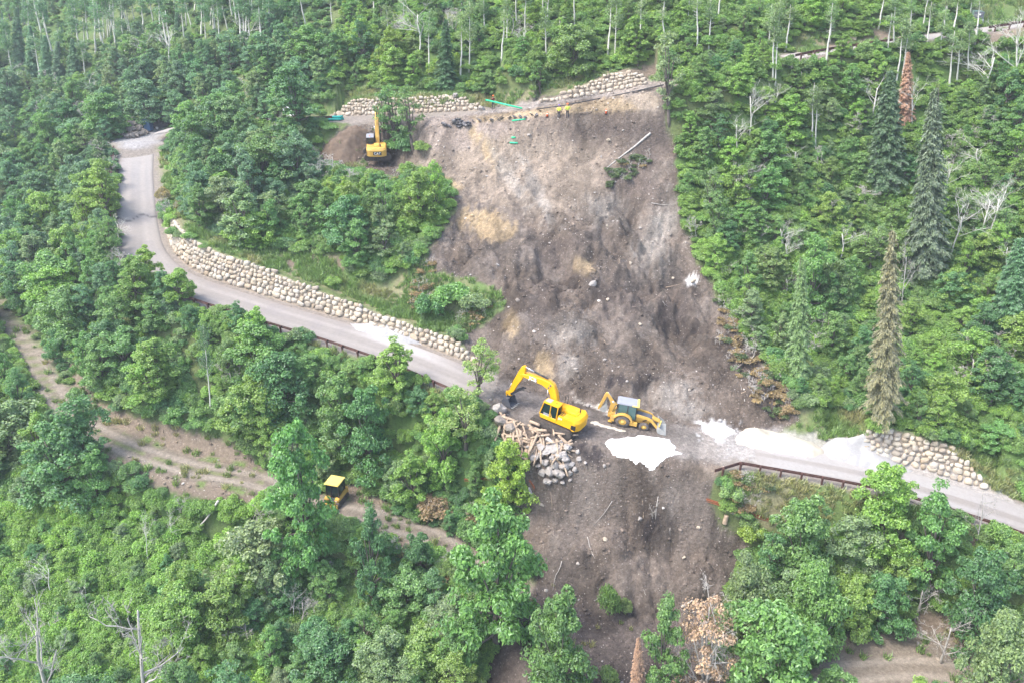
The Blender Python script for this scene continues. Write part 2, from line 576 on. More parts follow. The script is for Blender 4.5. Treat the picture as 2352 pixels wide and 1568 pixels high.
def mesh_np(name, V, F, mat, parent=None, smooth_=True, attrs=None, tri=False):
    """V (n,3), F (m,k) uniform polygon size"""
    me = bpy.data.meshes.new(name)
    V = np.ascontiguousarray(V, np.float32)
    F = np.ascontiguousarray(F, np.int32)
    k = F.shape[1]
    me.vertices.add(len(V))
    me.vertices.foreach_set("co", V.ravel())
    me.loops.add(F.size)
    me.loops.foreach_set("vertex_index", F.ravel())
    me.polygons.add(len(F))
    me.polygons.foreach_set("loop_start", np.arange(0, F.size, k, dtype=np.int32))
    me.polygons.foreach_set("loop_total", np.full(len(F), k, np.int32))
    me.polygons.foreach_set("use_smooth", np.full(len(F), smooth_, bool))
    for an, (typ, arr) in (attrs or {}).items():
        at_ = me.attributes.new(an, typ, 'POINT')
        if typ == 'FLOAT_COLOR':
            col = np.ones((len(V), 4), np.float32)
            col[:, :3] = arr
            at_.data.foreach_set("color", col.ravel())
        else:
            at_.data.foreach_set("value", np.ascontiguousarray(arr, np.float32))
    me.update(calc_edges=True)
    if mat:
        me.materials.append(mat)
    o = bpy.data.objects.new(name, me)
    return link(o, parent)


def mesh_bm(name, bm, mat, parent=None, smooth_=False, bevel=0.0, seg=1):
    me = bpy.data.meshes.new(name)
    if bevel:
        bmesh.ops.bevel(bm, geom=[e for e in bm.edges if len(e.link_faces) == 2 and e.calc_face_angle(0) > 0.5], offset=bevel, segments=seg, affect='EDGES', clamp_overlap=True)
    bm.normal_update()
    bm.to_mesh(me)
    bm.free()
    if smooth_:
        for p in me.polygons:
            p.use_smooth = True
    if mat:
        me.materials.append(mat)
    o = bpy.data.objects.new(name, me)
    return link(o, parent)


def dup(root, loc, rz=None, scale=None, label=None, group=None):
    r = root.copy()
    C.collection.objects.link(r)
    r.location = loc
    if rz is not None:
        r.rotation_euler = (root.rotation_euler[0], root.rotation_euler[1], rz)
    if scale is not None:
        r.scale = scale if hasattr(scale, '__len__') else (scale,) * 3
    if label:
        r['label'] = label
    if group:
        r['group'] = group
    for ch in root.children:
        c = ch.copy()
        C.collection.objects.link(c)
        c.parent = r
        for g in ch.children:
            d = g.copy()
            C.collection.objects.link(d)
            d.parent = c
    return r


# template rocks
def ico(sub, seed, sq=(1, 1, 1), amp=0.28, flat=0):
    bm = bmesh.new()
    bmesh.ops.create_icosphere(bm, subdivisions=sub, radius=1)
    off = Vector((seed * 3.7, seed * 1.3, seed * 7.1))
    for v in bm.verts:
        n = v.co.normalized()
        d = 1 + amp * mnoise.noise(n * 1.1 + off) + amp * 0.45 * mnoise.noise(n * 2.6 + off)
        v.co = n * d
    r = random.Random(seed)
    for _ in range(flat):                       # broken faces
        pn = Vector((r.uniform(-1, 1), r.uniform(-1, 1), r.uniform(-1, 1))).normalized()
        h = r.uniform(0.55, 0.8)
        for v in bm.verts:
            q = v.co.dot(pn)
            if q > h:
                v.co -= pn * (q - h) * 0.9
    for v in bm.verts:
        v.co = Vector((v.co.x * sq[0], v.co.y * sq[1], v.co.z * sq[2]))
    bm.verts.ensure_lookup_table()
    V = np.array([v.co[:] for v in bm.verts])
    F = np.array([[v.index for v in f.verts] for f in bm.faces])
    bm.free()
    return V, F


ROCK2 = [ico(2, s, amp=0.42) for s in range(8)]
WROCK = []
for s_ in range(10):
    V_, F_ = ico(2, s_ + 60, amp=0.30, flat=5)
    n_ = np.linalg.norm(V_, axis=1)[:, None]
    u_ = V_ / n_
    c_ = np.sign(u_) * np.abs(u_) ** 0.68
    WROCK.append((c_ * n_ * 0.92, F_))
ROCK1 = [ico(1, s + 20, amp=0.5) for s in range(8)]
ROCK3 = [ico(3, s + 40, amp=0.45, flat=7) for s in range(8)]


class Merge:
    def __init__(self):
        self.V, self.F, self.n = [], [], 0

    def add(self, V, F):
        self.V.append(V)
        self.F.append(F + self.n)
        self.n += len(V)

    def build(self, name, mat, parent=None, smooth_=True):
        return mesh_np(name, np.vstack(self.V), np.vstack(self.F), mat, parent, smooth_)


def rotm(rx, ry, rz):
    return np.array(Matrix.Rotation(rz, 3, 'Z') @ Matrix.Rotation(ry, 3, 'Y') @ Matrix.Rotation(rx, 3, 'X'))


# ---------------------------------------------------------------- what covers the ground
MU, MV, _ = project(np.stack([MX, MY, MZ], -1))
NW = (fbm(MX / 1.3, MY / 1.3, 4, 71) - 0.5)
NS = (fbm(MX / 0.5, MY / 0.5, 3, 75) - 0.5)
NB = fbm(MX / 6, MY / 6, 4, 77)
PXM = 20.0    # photograph pixels per metre, about


def mask(P, soft=5, wob=30):
    d = poly_sd(MU + NW * wob, MV + NS * wob * 0.6, P)
    return smooth(soft, -soft, d)


NF = fbm(MX / 0.3, MY / 0.3, 3, 79) - 0.5


def blob(cx, cy, rx, ry, rot=0, soft=0.5, wob=0.9):
    c, s = math.cos(math.radians(rot)), math.sin(math.radians(rot))
    dx, dy = MU - cx, MV - cy
    q = np.hypot((dx * c + dy * s) / rx, (-dx * s + dy * c) / ry) + NW * wob * 1.5 + NS * wob * 1.2 + NF * wob * 0.8
    return smooth(1 + soft * 0.5, 1 - soft, q)


def lay(base, m, col):
    return base + (np.array(col) - base) * m[..., None]


GRASS = [
    [(735, 228), (760, 214), (850, 210), (1000, 212), (1130, 222), (1250, 195), (1330, 180), (1385, 172), (1330, 196), (1245, 212), (1215, 232), (1110, 250), (760, 246)],
    [(352, 330), (375, 345), (400, 430), (430, 510), (560, 570), (640, 575), (740, 585), (790, 640), (850, 655), (905, 640), (965, 600), (1000, 625),
     (1125, 655), (1165, 702), (1120, 745), (1060, 772), (950, 760), (860, 712), (760, 665), (640, 622), (530, 590), (440, 540), (392, 500), (362, 440), (345, 370)],
    [(1790, 965), (1850, 935), (1990, 945), (2020, 985), (1960, 1005), (1900, 1010)],
    [(1960, 985), (2080, 985), (2200, 1025), (2352, 1080), (2352, 1170), (2290, 1135), (2180, 1040), (2070, 1000)],
    [(1660, 1085), (1800, 1088), (2000, 1122), (2190, 1190), (2110, 1230), (1990, 1250), (1880, 1225), (1750, 1210), (1690, 1180)],
    [(690, 745), (840, 800), (860, 840), (780, 835), (700, 790)],
    [(2210, 0), (2352, 0), (2352, 44), (2260, 66), (2210, 60)],
    [(1830, 85), (1890, 82), (1900, 118), (1835, 122)],
    [(940, 880), (1030, 900), (1010, 960), (930, 940)],
]
BANK = [
    [(140, 830), (180, 850), (230, 925), (300, 955), (400, 980), (480, 1000), (570, 1035), (610, 1080), (600, 1100), (450, 1058), (330, 1016), (230, 970), (170, 900)],
    [(60, 860), (110, 940), (200, 1008), (280, 1050), (440, 1092), (590, 1125), (600, 1160), (540, 1150), (420, 1140), (330, 1105), (250, 1075), (170, 1040), (90, 950)],
    [(790, 1100), (850, 1125), (900, 1170), (960, 1200), (950, 1210), (880, 1185), (800, 1150)],
    [(600, 590), (700, 580), (785, 590), (790, 620), (740, 625), (690, 620)],
    [(1960, 1210), (2100, 1225), (2090, 1290), (1970, 1260)],
    [(2190, 1190), (2260, 1205), (2240, 1260), (2190, 1230)],
    [(2085, 1395), (2200, 1410), (2290, 1440), (2290, 1520), (2160, 1540), (2085, 1470)],
    [(1380, 170), (1500, 148), (1525, 160), (1525, 180), (1400, 190)],
    [(1330, 195), (1385, 172), (1390, 182), (1245, 222)],
    [(1860, 110), (1990, 85), (2010, 100), (1900, 130), (1830, 138)],
    [(1980, 70), (2050, 72), (2055, 105), (1990, 105)],
    [(2230, 75), (2352, 62), (2352, 95), (2240, 100)],
    [(730, 350), (800, 290), (870, 285), (860, 330), (840, 400), (760, 385)],
    [(225, 320), (255, 318), (275, 345), (240, 350)],
    [(900, 1230), (960, 1240), (1000, 1300), (960, 1330), (920, 1290)],
]
A = np.zeros(MX.shape + (3,)) + np.array((0.090, 0.150, 0.045))
A = lay(A, smooth(0.45, 0.62, NB), (0.12, 0.15, 0.06))
STONY = np.zeros(MX.shape)
mg = np.zeros(MX.shape)
for P in GRASS:
    mg = np.maximum(mg, mask(P, 4, 18))
A = lay(A, mg, (0.120, 0.175, 0.060))
A = lay(A, mg * smooth(0.46, 0.66, NB + NW * 0.4) * 0.8, (0.23, 0.205, 0.125))
mb = np.zeros(MX.shape)
for P in BANK:
    mb = np.maximum(mb, mask(P, 5, 26))
bankcol = np.array((0.180, 0.143, 0.108)) * (0.82 + 0.5 * NB)[..., None]
A = A + (bankcol - A) * mb[..., None]
STONY = np.maximum(STONY, mb)
td, tsg, _, tst = polydist(MX, MY, trackR, trackN)
mt = smooth(2.1, 1.3, td + NW * 1.4 - smooth(1150, 1300, MU) * 2.6)
rut = smooth(0.55, 0.2, np.abs(td - 0.85))
A = lay(A, mt, (0.200, 0.168, 0.132))
A = lay(A, mt * rut * 0.85, (0.29, 0.25, 0.205))
A = lay(A, mt * smooth(0.4, 0.1, td) * smooth(-0.08, 0.08, NW) * smooth(800, 600, MU) * 0.8, (0.16, 0.19, 0.075))
A = lay(A, smooth(0.6, 0.2, np.abs(td - 2.0)) * smooth(0.0, 0.14, NW) * smooth(900, 700, MU), (0.13, 0.18, 0.06))
STONY = np.maximum(STONY, mt * 0.4)
# gravel shoulders of the two roads
ld, lsg, _, lst = polydist(MX, MY, lowerR, lowerN)
ud, usg, _, ust = polydist(MX, MY, upperR, upperN)
shoul = np.maximum(smooth(3.9, 3.0, ld + NW * 1.0), smooth(3.4, 2.6, ud + NW * 1.0) * (1 - smooth(1545, 1570, MU) * smooth(1800, 1780, MU)))
A = lay(A, shoul, (0.235, 0.205, 0.175))
for st_, dd, H in ((lst, ld, wall_h('lower', lst) * (lsg > 0)), (ust, ud, wall_h('upper', ust) * (usg > 0))):
    w0 = 3.2 if dd is ld else 2.7
    mw = (H > 0.3) * smooth(w0 - 0.2, w0, dd) * smooth(w0 + 0.34 * H + 0.35, w0 + 0.34 * H, dd)
    A = lay(A, mw, (0.27, 0.225, 0.175))
A = lay(A, mask([(250, 320), (262, 312), (300, 300), (375, 300), (372, 330), (290, 345)], 3, 8), (0.315, 0.30, 0.29))
# the slide
sdp = poly_sd(MU + NW * 34, MV + NS * 20, SLIDE)
ms = smooth(5, -5, sdp)
dark, light, tan, pale = (0.138, 0.110, 0.088), (0.245, 0.200, 0.156), (0.35, 0.265, 0.16), (0.30, 0.27, 0.235)
S = np.zeros(A.shape) + np.array(dark)
S = lay(S, smooth(0.42, 0.68, NB) * 0.8, (0.168, 0.140, 0.118))
S = lay(S, smooth(0.05, 0.28, NW) * 0.45, (0.205, 0.176, 0.150))
S = lay(S, mask([(940, 262), (1120, 270), (1270, 285), (1330, 330), (1400, 345), (1390, 420), (1360, 490), (1250, 500), (1160, 480), (1060, 440), (1005, 400), (940, 385)], 40, 120) * 0.9, light)
S = lay(S, mask([(940, 262), (1110, 252), (1180, 300), (1120, 330), (1030, 350), (940, 345)], 14, 60), (0.25, 0.205, 0.172))
for a in [(1120, 520, 62, 34, 10), (1085, 500, 40, 22, 0), (1342, 612, 30, 20, 20), (1172, 742, 26, 26, 60), (1120, 340, 20, 60, -35), (1000, 410, 60, 12, 20), (1250, 830, 20, 30, 0)]:
    S = lay(S, blob(*a) * 0.85, tan)
for a in [(1382, 482, 50, 34, 0), (1492, 565, 46, 72, -15), (1540, 500, 30, 60, 0), (1530, 900, 70, 38, -10), (1585, 945, 50, 26, 0), (1160, 390, 16, 95, -30), (1235, 440, 16, 90, -28),
          (1300, 760, 60, 40, 0), (1120, 700, 30, 20, 0), (1650, 1000, 60, 18, 5), (1620, 1030, 90, 26, 6), (1310, 840, 25, 35, 0)]:
    S = lay(S, blob(*a, soft=0.8) * 0.72, pale)
for a in [(1400, 300, 140, 26, -3), (1500, 330, 60, 60, 0), (1450, 420, 80, 30, 20), (1260, 590, 40, 34, 0), (1300, 560, 60, 20, -20), (1430, 690, 120, 50, 20), (1560, 720, 60, 70, 0), (1250, 690, 60, 70, 0)]:
    S = lay(S, blob(*a, soft=0.9) * 0.75, (0.098, 0.079, 0.068))
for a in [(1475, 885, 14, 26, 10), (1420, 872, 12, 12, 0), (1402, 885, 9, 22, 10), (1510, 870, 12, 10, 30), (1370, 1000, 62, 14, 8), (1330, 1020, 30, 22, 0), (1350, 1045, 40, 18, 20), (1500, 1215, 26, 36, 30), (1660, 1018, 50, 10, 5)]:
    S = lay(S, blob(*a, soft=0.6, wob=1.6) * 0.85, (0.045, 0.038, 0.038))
bench = mask([(1075, 270), (1230, 252), (1495, 212), (1520, 236), (1500, 252), (1290, 262), (1235, 266), (1100, 283)], 4, 14)
S = lay(S, bench, (0.33, 0.255, 0.165))
S = lay(S, mask([(1090, 255), (1230, 232), (1400, 208), (1525, 186), (1525, 196), (1410, 216), (1235, 247), (1090, 266)], 3, 8), (0.25, 0.22, 0.195))
S = lay(S, mask([(1400, 205), (1525, 185), (1535, 250), (1480, 262), (1440, 240)], 12, 40) * 0.7, (0.27, 0.23, 0.195))
# packed road bed across the slide and the flat below
bed = smooth(3.6, 2.2, ld + NW * 1.2) * smooth(1050, 1140, MU)
S = lay(S, bed * 0.85, (0.20, 0.174, 0.152))
S = lay(S, bed * smooth(0.4, 0.6, NB + NW * 0.6) * 0.5, (0.15, 0.125, 0.108))
S = lay(S, bed * smooth(1490, 1620, MU) * 0.8, (0.29, 0.26, 0.23))
S = lay(S, smooth(4, 2, td + NW) * smooth(1100, 1220, MU) * 0.6, (0.145, 0.120, 0.106))
S = lay(S, mask([(1205, 1365), (1260, 1384), (1330, 1406), (1420, 1417), (1520, 1430), (1650, 1412), (1680, 1600), (1060, 1600), (1130, 1480)], 6, 14) * 0.8, (0.122, 0.100, 0.088))
S = lay(S, mask([(1560, 1060), (1660, 1066), (1655, 1110), (1600, 1100)], 10, 40) * 0.7, (0.25, 0.20, 0.155))
S = lay(S, blob(1650, 985, 40, 20, 10, 0.5, 1.2), (0.75, 0.73, 0.70))
S = lay(S, blob(1395, 945, 60, 6, 22, 0.5, 1.6), (0.55, 0.50, 0.43))
S = lay(S, blob(1588, 645, 17, 9, 0, 0.5, 0.7), (0.80, 0.78, 0.75))
S = S * (0.80 + 0.40 * fbm(MX / 0.40, MY / 0.40, 3, 83))[..., None] * (0.72 + 0.56 * smooth(0.30, 0.68, fbm(MX / 2.4 + 2 * NW, MY / 2.4, 4, 87)))[..., None] * 0.98
S = S * (1 - 0.13 * smooth(430, 560, MV) * (1 - bed))[..., None]
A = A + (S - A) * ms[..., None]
STONY = np.maximum(STONY * (1 - ms), ms * (1 - 0.7 * bed))
# white dust spread over the right-hand road and shoulder
dust = mask([(1640, 1010), (1760, 985), (1960, 1000), (2150, 1060), (2300, 1135), (2352, 1160), (2352, 1185), (2180, 1150), (1990, 1108), (1820, 1072), (1660, 1050)], 8, 40)
A = lay(A, dust * 0.7, (0.40, 0.375, 0.35))
FORESTM = (1 - np.maximum.reduce([mg, mb, mt, shoul, ms]))

idx = np.arange(MX.size).reshape(MX.shape)
quads = np.stack([idx[:-1, :-1], idx[:-1, 1:], idx[1:, 1:], idx[1:, :-1]], -1).reshape(-1, 4)
qm = ms.ravel()[quads].mean(1) > 0.5
GV = np.stack([MX, MY, MZ], -1).reshape(-1, 3)
for nm, sel, mt_, lab in (('hillside', ~qm, M['hill'], None), ('landslide_slope', qm, M['soil'], None)):
    q = quads[sel]
    used, inv = np.unique(q, return_inverse=True)
    o = mesh_np(nm, GV[used], inv.reshape(-1, 4), mt_, None, True,
                {'albedo': ('FLOAT_COLOR', A.reshape(-1, 3)[used]), 'stony': ('FLOAT', STONY.ravel()[used])})
    o['kind'] = 'structure'


# ---------------------------------------------------------------- roads
def ribbon(name, R, N, i0, i1, hw, colfn, lift=0.035, berm=0.0):
    off = np.linspace(-hw, hw, 25)
    P = R[i0:i1]
    Nn = N[i0:i1]
    V = P[:, None, :] + Nn[:, None, :] * off[None, :, None]
    z = np.zeros(off.shape) + lift
    z[[0, -1]] = -0.12
    if berm:
        z[[1, 2]] += berm
        z[[-2, -3]] += berm
    V[:, :, 2] += z[None, :]
    n, k = V.shape[:2]
    e_ = np.arange(n)
    drop = np.maximum(smooth(5, 0, e_) * (i0 > 10), smooth(n - 6, n - 1, e_) * (i1 < len(R) - 5)) * 0.16
    V[:, :, 2] -= drop[:, None]
    ii = np.arange(n * k).reshape(n, k)
    Fq = np.stack([ii[:-1, 1:], ii[:-1, :-1], ii[1:, :-1], ii[1:, 1:]], -1).reshape(-1, 4)
    al = np.arange(n)[:, None] * 0.5 + 0 * off[None, :]
    ac = off[None, :] + 0 * al
    u, v, _ = project(V)
    col = colfn(al, ac, u, v, V)
    o = mesh_np(name, V.reshape(-1, 3), Fq[:, ::-1], M['road'], None, True, {'albedo': ('FLOAT_COLOR', col.reshape(-1, 3)), 'stony': ('FLOAT', np.zeros(n * k))})
    o['kind'] = 'structure'
    return o


def road_col(al, ac, u, v, V):
    n1 = fbm(V[..., 0] / 1.7, V[..., 1] / 1.7, 4, 91)
    st = vnoise(ac * 2.6 + 7, al * 0.05, 93)
    tr = np.exp(-((np.abs(ac) - 0.95) / 0.38) ** 2)
    base = np.array((0.262, 0.236, 0.212))
    c = np.zeros(V.shape) + base
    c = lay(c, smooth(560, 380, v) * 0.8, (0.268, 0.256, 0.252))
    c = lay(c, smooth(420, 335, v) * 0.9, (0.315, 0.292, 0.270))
    c = lay(c, np.clip(tr * 0.4 + (st - 0.4) * 0.7, 0, 1), (0.33, 0.298, 0.27))
    c = lay(c, smooth(0.55, 0.75, n1) * 0.35, (0.23, 0.21, 0.205))
    edge = smooth(1.9, 2.5, np.abs(ac) + (n1 - 0.5) * 0.9)
    c = lay(c, edge * 0.6, (0.27, 0.235, 0.205))
    # dark cracks and berm on the upper-left stretch
    c = lay(c, smooth(650, 560, v) * np.exp(-((np.abs(ac) - 2.3) / 0.11) ** 2) * 0.8, (0.09, 0.085, 0.085))
    jag = np.abs(v - (507 - (u - 270) * 0.16 + 5 * np.sin(u / 9.0)))
    c = lay(c, smooth(2.2, 0.8, jag) * smooth(700, 560, v) * 0.8, (0.08, 0.075, 0.075))
    # white dust tracked along the road
    c = lay(c, smooth(790, 880, u) * smooth(1060, 950, u) * smooth(0.2, 1.4, ac) * 0.6, (0.45, 0.43, 0.41))
    wr = smooth(1600, 1700, u) * smooth(800, 900, v)
    c = lay(c, wr * np.clip(0.25 + 0.9 * smooth(0.35, 0.65, vnoise(ac * 1.5 + 40, al * 0.06, 95)) - 0.5 * smooth(2050, 2350, u), 0, 1), (0.345, 0.325, 0.305))
    c = lay(c, smooth(1030, 1140, u) * (1 - wr) * smooth(800, 860, v) * (0.45 + 0.5 * n1), (0.20, 0.174, 0.152))
    c = lay(c, smooth(1800, 1700, u) * smooth(1500, 1600, u) * smooth(900, 960, v) * 0.8, (0.29, 0.26, 0.23))
    return c


lu, lv, _ = project(lowerR)
iA = int(np.argmin(np.abs(lu - 1150) + (np.arange(len(lu)) < 60) * 1e4))
iB = int(np.argmin(np.abs(lu - 1690) + (np.arange(len(lu)) < 60) * 1e4))
ribbon('road', lowerR, lowerN, 4, iA, HW, road_col, berm=0.0)
ribbon('road', lowerR, lowerN, iB, len(lowerR), HW, road_col)
uu, uv, _ = project(upperR)
i1u = int(np.argmin(np.abs(uu - 735)))
i2u = int(np.argmin(np.abs(uu - 1785)))
ribbon('road', upperR, upperN, 8, i1u, 2.2, road_col)
ribbon('road', upperR, upperN, i2u, len(upperR), 2.2, road_col)


# ---------------------------------------------------------------- boulder walls
def stone_wall(name, label, R, N, i0, i1, w0, Hfn, mat, seed, sz=0.72, nmax=None):
    r = random.Random(seed)
    mg_ = Merge()
    k = np.arange(i0, i1)
    s0 = 0.0
    length = (i1 - i0) * 0.5
    rowz, h = [], 0.0
    while h < 4.2:
        rh = sz * r.uniform(0.85, 1.15) * (1.12 if h < 0.9 else 0.88)
        rowz.append((h, rh))
        h += rh * 0.86
    for (h, rh) in rowz:
        s = r.uniform(0, 0.5)
        while s < length:
            wd = rh * r.choice([0.8, 0.95, 1.1, 1.3, 1.6]) * r.uniform(0.9, 1.1)
            fi = i0 + (s + wd / 2) / 0.5
            if fi >= i1 - 1:
                break
            H = float(Hfn(np.array([fi]))[0])
            if h + rh * 0.55 < H + 0.12:
                i = int(fi)
                P = R[i] + (R[i + 1] - R[i]) * (fi - i)
                n = N[i]
                T = np.array([n[1], -n[0], 0])
                zc = h + rh * 0.5 + r.uniform(-0.11, 0.11)
                c = P + n * (w0 + 0.34 * zc + 0.04 + r.uniform(-0.08, 0.06)) + np.array([0, 0, zc])
                V, F = r.choice(WROCK)
                V = V @ rotm(r.choice([0, 1.5708, 3.1416]), r.choice([0, 1.5708, 3.1416]), r.choice([0, 1.5708])).T
                V = V * np.array([wd * 0.54, 0.34, rh * r.uniform(0.50, 0.62)])
                b = math.radians(-18)
                B = np.stack([T, n * math.cos(b) + np.array([0, 0, math.sin(b)]), np.array([0, 0, math.cos(b)]) - n * math.sin(b)], 1)
                V = V @ rotm(0, r.uniform(-0.22, 0.22), 0).T
                mg_.add(V @ B.T + c, F)
            s += wd * 0.97
    o = mg_.build(name, mat)
    return tag(o, label, 'wall')


for i, (w, a, b, h) in enumerate(WALLS):
    R, N = (lowerR, lowerN) if w == 'lower' else (upperR, upperN)
    HF = (lambda st, w=w: wall_h(w, st))
    kk = np.arange(len(R))
    Hs = HF(kk.astype(float))
    u = project(R)[0]
    ok = np.where((Hs > 0.3) & (u > a - 40) & (u < b + 30) & ((kk > 15) if w == 'lower' else (kk >= 0)))[0]
    lab = ['long cream boulder retaining wall curving beside the left road below the grassy bank',
           'short pale boulder wall beside the dusty right end of the road',
           'low straight cream boulder wall behind the upper excavator',
           'tall white boulder wall above the broken upper road'][i]
    stone_wall('boulder_wall', lab, R, N, ok[0], ok[-1], 3.35 if w == 'lower' else 2.75, HF, M['wallstone'] if i < 2 else M['whitestone'], 50 + i, 0.62 if i == 0 else (0.62 if i == 1 else 0.50))


# ---------------------------------------------------------------- guard rails
def sweep(prof, P, close=True):
    """prof: (k,2) across / up, swept along points P (n,3)"""
    P = np.asarray(P, float)
    T = np.gradient(P, axis=0)
    T[:, 2] = 0
    T /= np.linalg.norm(T, axis=1)[:, None]
    N = np.stack([-T[:, 1], T[:, 0], 0 * T[:, 0]], 1)
    k = len(prof)
    V = P[:, None, :] + N[:, None, :] * prof[None, :, 0, None]
    V[:, :, 2] += prof[None, :, 1]
    n = len(P)
    ii = np.arange(n * k).reshape(n, k)
    a = ii[:-1]
    b = ii[1:]
    F = np.stack([a, np.roll(a, -1, 1), np.roll(b, -1, 1), b], -1).reshape(-1, 4)
    return V.reshape(-1, 3), F


WB = np.array([(0.02, -0.155), (0.09, -0.11), (0.09, -0.06), (0.02, -0.02), (0.02, 0.02), (0.09, 0.06), (0.09, 0.11), (0.02, 0.155),
               (-0.03, 0.155), (0.045, 0.105), (0.045, 0.065), (-0.03, 0.02), (-0.03, -0.02), (0.045, -0.065), (0.045, -0.105), (-0.03, -0.155)])


def box_np(c, sx, sy, sz, rz=0.0):
    v = np.array([(x, y, z) for z in (0, 1) for y in (-0.5, 0.5) for x in (-0.5, 0.5)]) * np.array([sx, sy, sz])
    v = v @ np.array(Matrix.Rotation(rz, 3, 'Z')).T + np.array(c)
    F = np.array([(0, 2, 3, 1), (4, 5, 7, 6), (0, 1, 5, 4), (1, 3, 7, 5), (3, 2, 6, 7), (2, 0, 4, 6)])
    return v, F


def guardrail(label, pts, side=1, spacing=1.9, mat=None, post_h=0.8):
    pts = np.asarray(pts, float)
    t = thing('guardrail', label, 'guardrail', tuple(pts[0]))
    o0 = pts[0]
    rail = pts.copy()
    rail[:, 2] += 0.66
    V, F = sweep(WB * np.array([side, 1]), rail - o0)
    mesh_np('rail', V, F, mat or M['rust'], t, False)
    s = np.concatenate([[0], np.cumsum(np.linalg.norm(np.diff(pts, axis=0), axis=1))])
    first = None
    for d in np.arange(spacing * 0.4, s[-1], spacing):
        p = np.array([np.interp(d, s, pts[:, k]) for k in range(3)])
        i = min(int(np.searchsorted(s, d)), len(pts) - 1)
        T = pts[i] - pts[i - 1]
        rz = math.atan2(T[1], T[0])
        if first is None:
            V, F = box_np((0, 0, -0.5), 0.16, 0.14, 1.36)
            V2, F2 = box_np((0, side * 0.13 * 0, 0.52), 0.14, 0.30, 0.28)
            first = mesh_np('post', np.vstack([V, V2]), np.vstack([F, F2 + 8]), mat or M['rust'], t, False)
            q = first
        else:
            q = first.copy()
            C.collection.objects.link(q)
            q.parent = t
        nrm = Vector((-math.sin(rz), math.cos(rz), 0)) * (-0.17 * side)
        q.location = Vector(p - o0) + nrm
        q.rotation_euler = (0, 0, rz)
    return t


def offs(R, N, i0, i1, d):
    P = R[i0:i1] + N[i0:i1] * d
    P = P.copy()
    P[:, 2] = ground(P[:, 0], P[:, 1])
    for _ in range(8):
        P[1:-1, 2] = 0.25 * P[:-2, 2] + 0.5 * P[1:-1, 2] + 0.25 * P[2:, 2]
    return P


def near_idx(R, px, lo=0):
    u, v, _ = project(R)
    return int(np.argmin(np.hypot(u - px[0], v - px[1]) + (np.arange(len(R)) < lo) * 1e4))


g1 = near_idx(lowerR, (312, 350))
g2 = near_idx(lowerR, (340, 600))
guardrail('rusty guardrail along the left edge of the upper-left road stretch', offs(lowerR, lowerN, g1, g2, -3.15))
g3 = near_idx(lowerR, (430, 660))
g4 = near_idx(lowerR, (1120, 897))
guardrail('long rusty guardrail on the downhill edge of the road opposite the long boulder wall', offs(lowerR, lowerN, g3, g4, -3.15))
g5 = near_idx(lowerR, (1690, 1030))
pr = offs(lowerR, lowerN, g5, len(lowerR) - 2, -3.15)
hd = pr[0] + np.array([-2.6, -0.9, -0.25])
pr = np.vstack([[hd + (pr[0] - hd) * k for k in (0, 0.33, 0.66)], pr])
guardrail('rusty guardrail with bent end below the white powder road', pr)
g6 = near_idx(upperR, (590, 283))
g7 = near_idx(upperR, (795, 274))
guardrail('dark guardrail half hidden by trees beside the teal pipes', offs(upperR, upperN, g6, g7, -2.5))
g8 = near_idx(upperR, (1800, 135))
g9 = near_idx(upperR, (2060, 98))
guardrail('brown guardrail glimpsed between the aspens on the upper right road', offs(upperR, upperN, g8, g9, -2.5))
g10 = near_idx(upperR, (2240, 72))
guardrail('dark brown guardrail at the top right corner below the utility box', offs(upperR, upperN, g10, len(upperR) - 1, -2.5))


def line_pts(p, q, n=8, lift=0.0):
    a, b = hit(*p), hit(*q)
    out = []
    for k in range(n):
        c = a.lerp(b, k / (n - 1))
        out.append((c.x, c.y, max(c.z, gz(c.x, c.y)) + lift))
    return np.array(out)


for lab, p, q in (('fallen orange rusty rail lying downslope below the bent guardrail end', (1622, 1149), (1775, 1199)),
                  ('fallen orange rusty rail beside the small bright green tree', (1066, 1103), (1190, 1117)),
                  ('short broken rusty rail stub beside the grey boulder pile', (1215, 1106), (1228, 1124))):
    L = line_pts(p, q, 10, 0.12)
    V, F = sweep(WB * 1.15, L - L[0])
    t = mesh_np('fallen_rail', V, F, M['orange_rust'], None, False)
    t.location = L[0]
    tag(t, lab, 'guardrail')
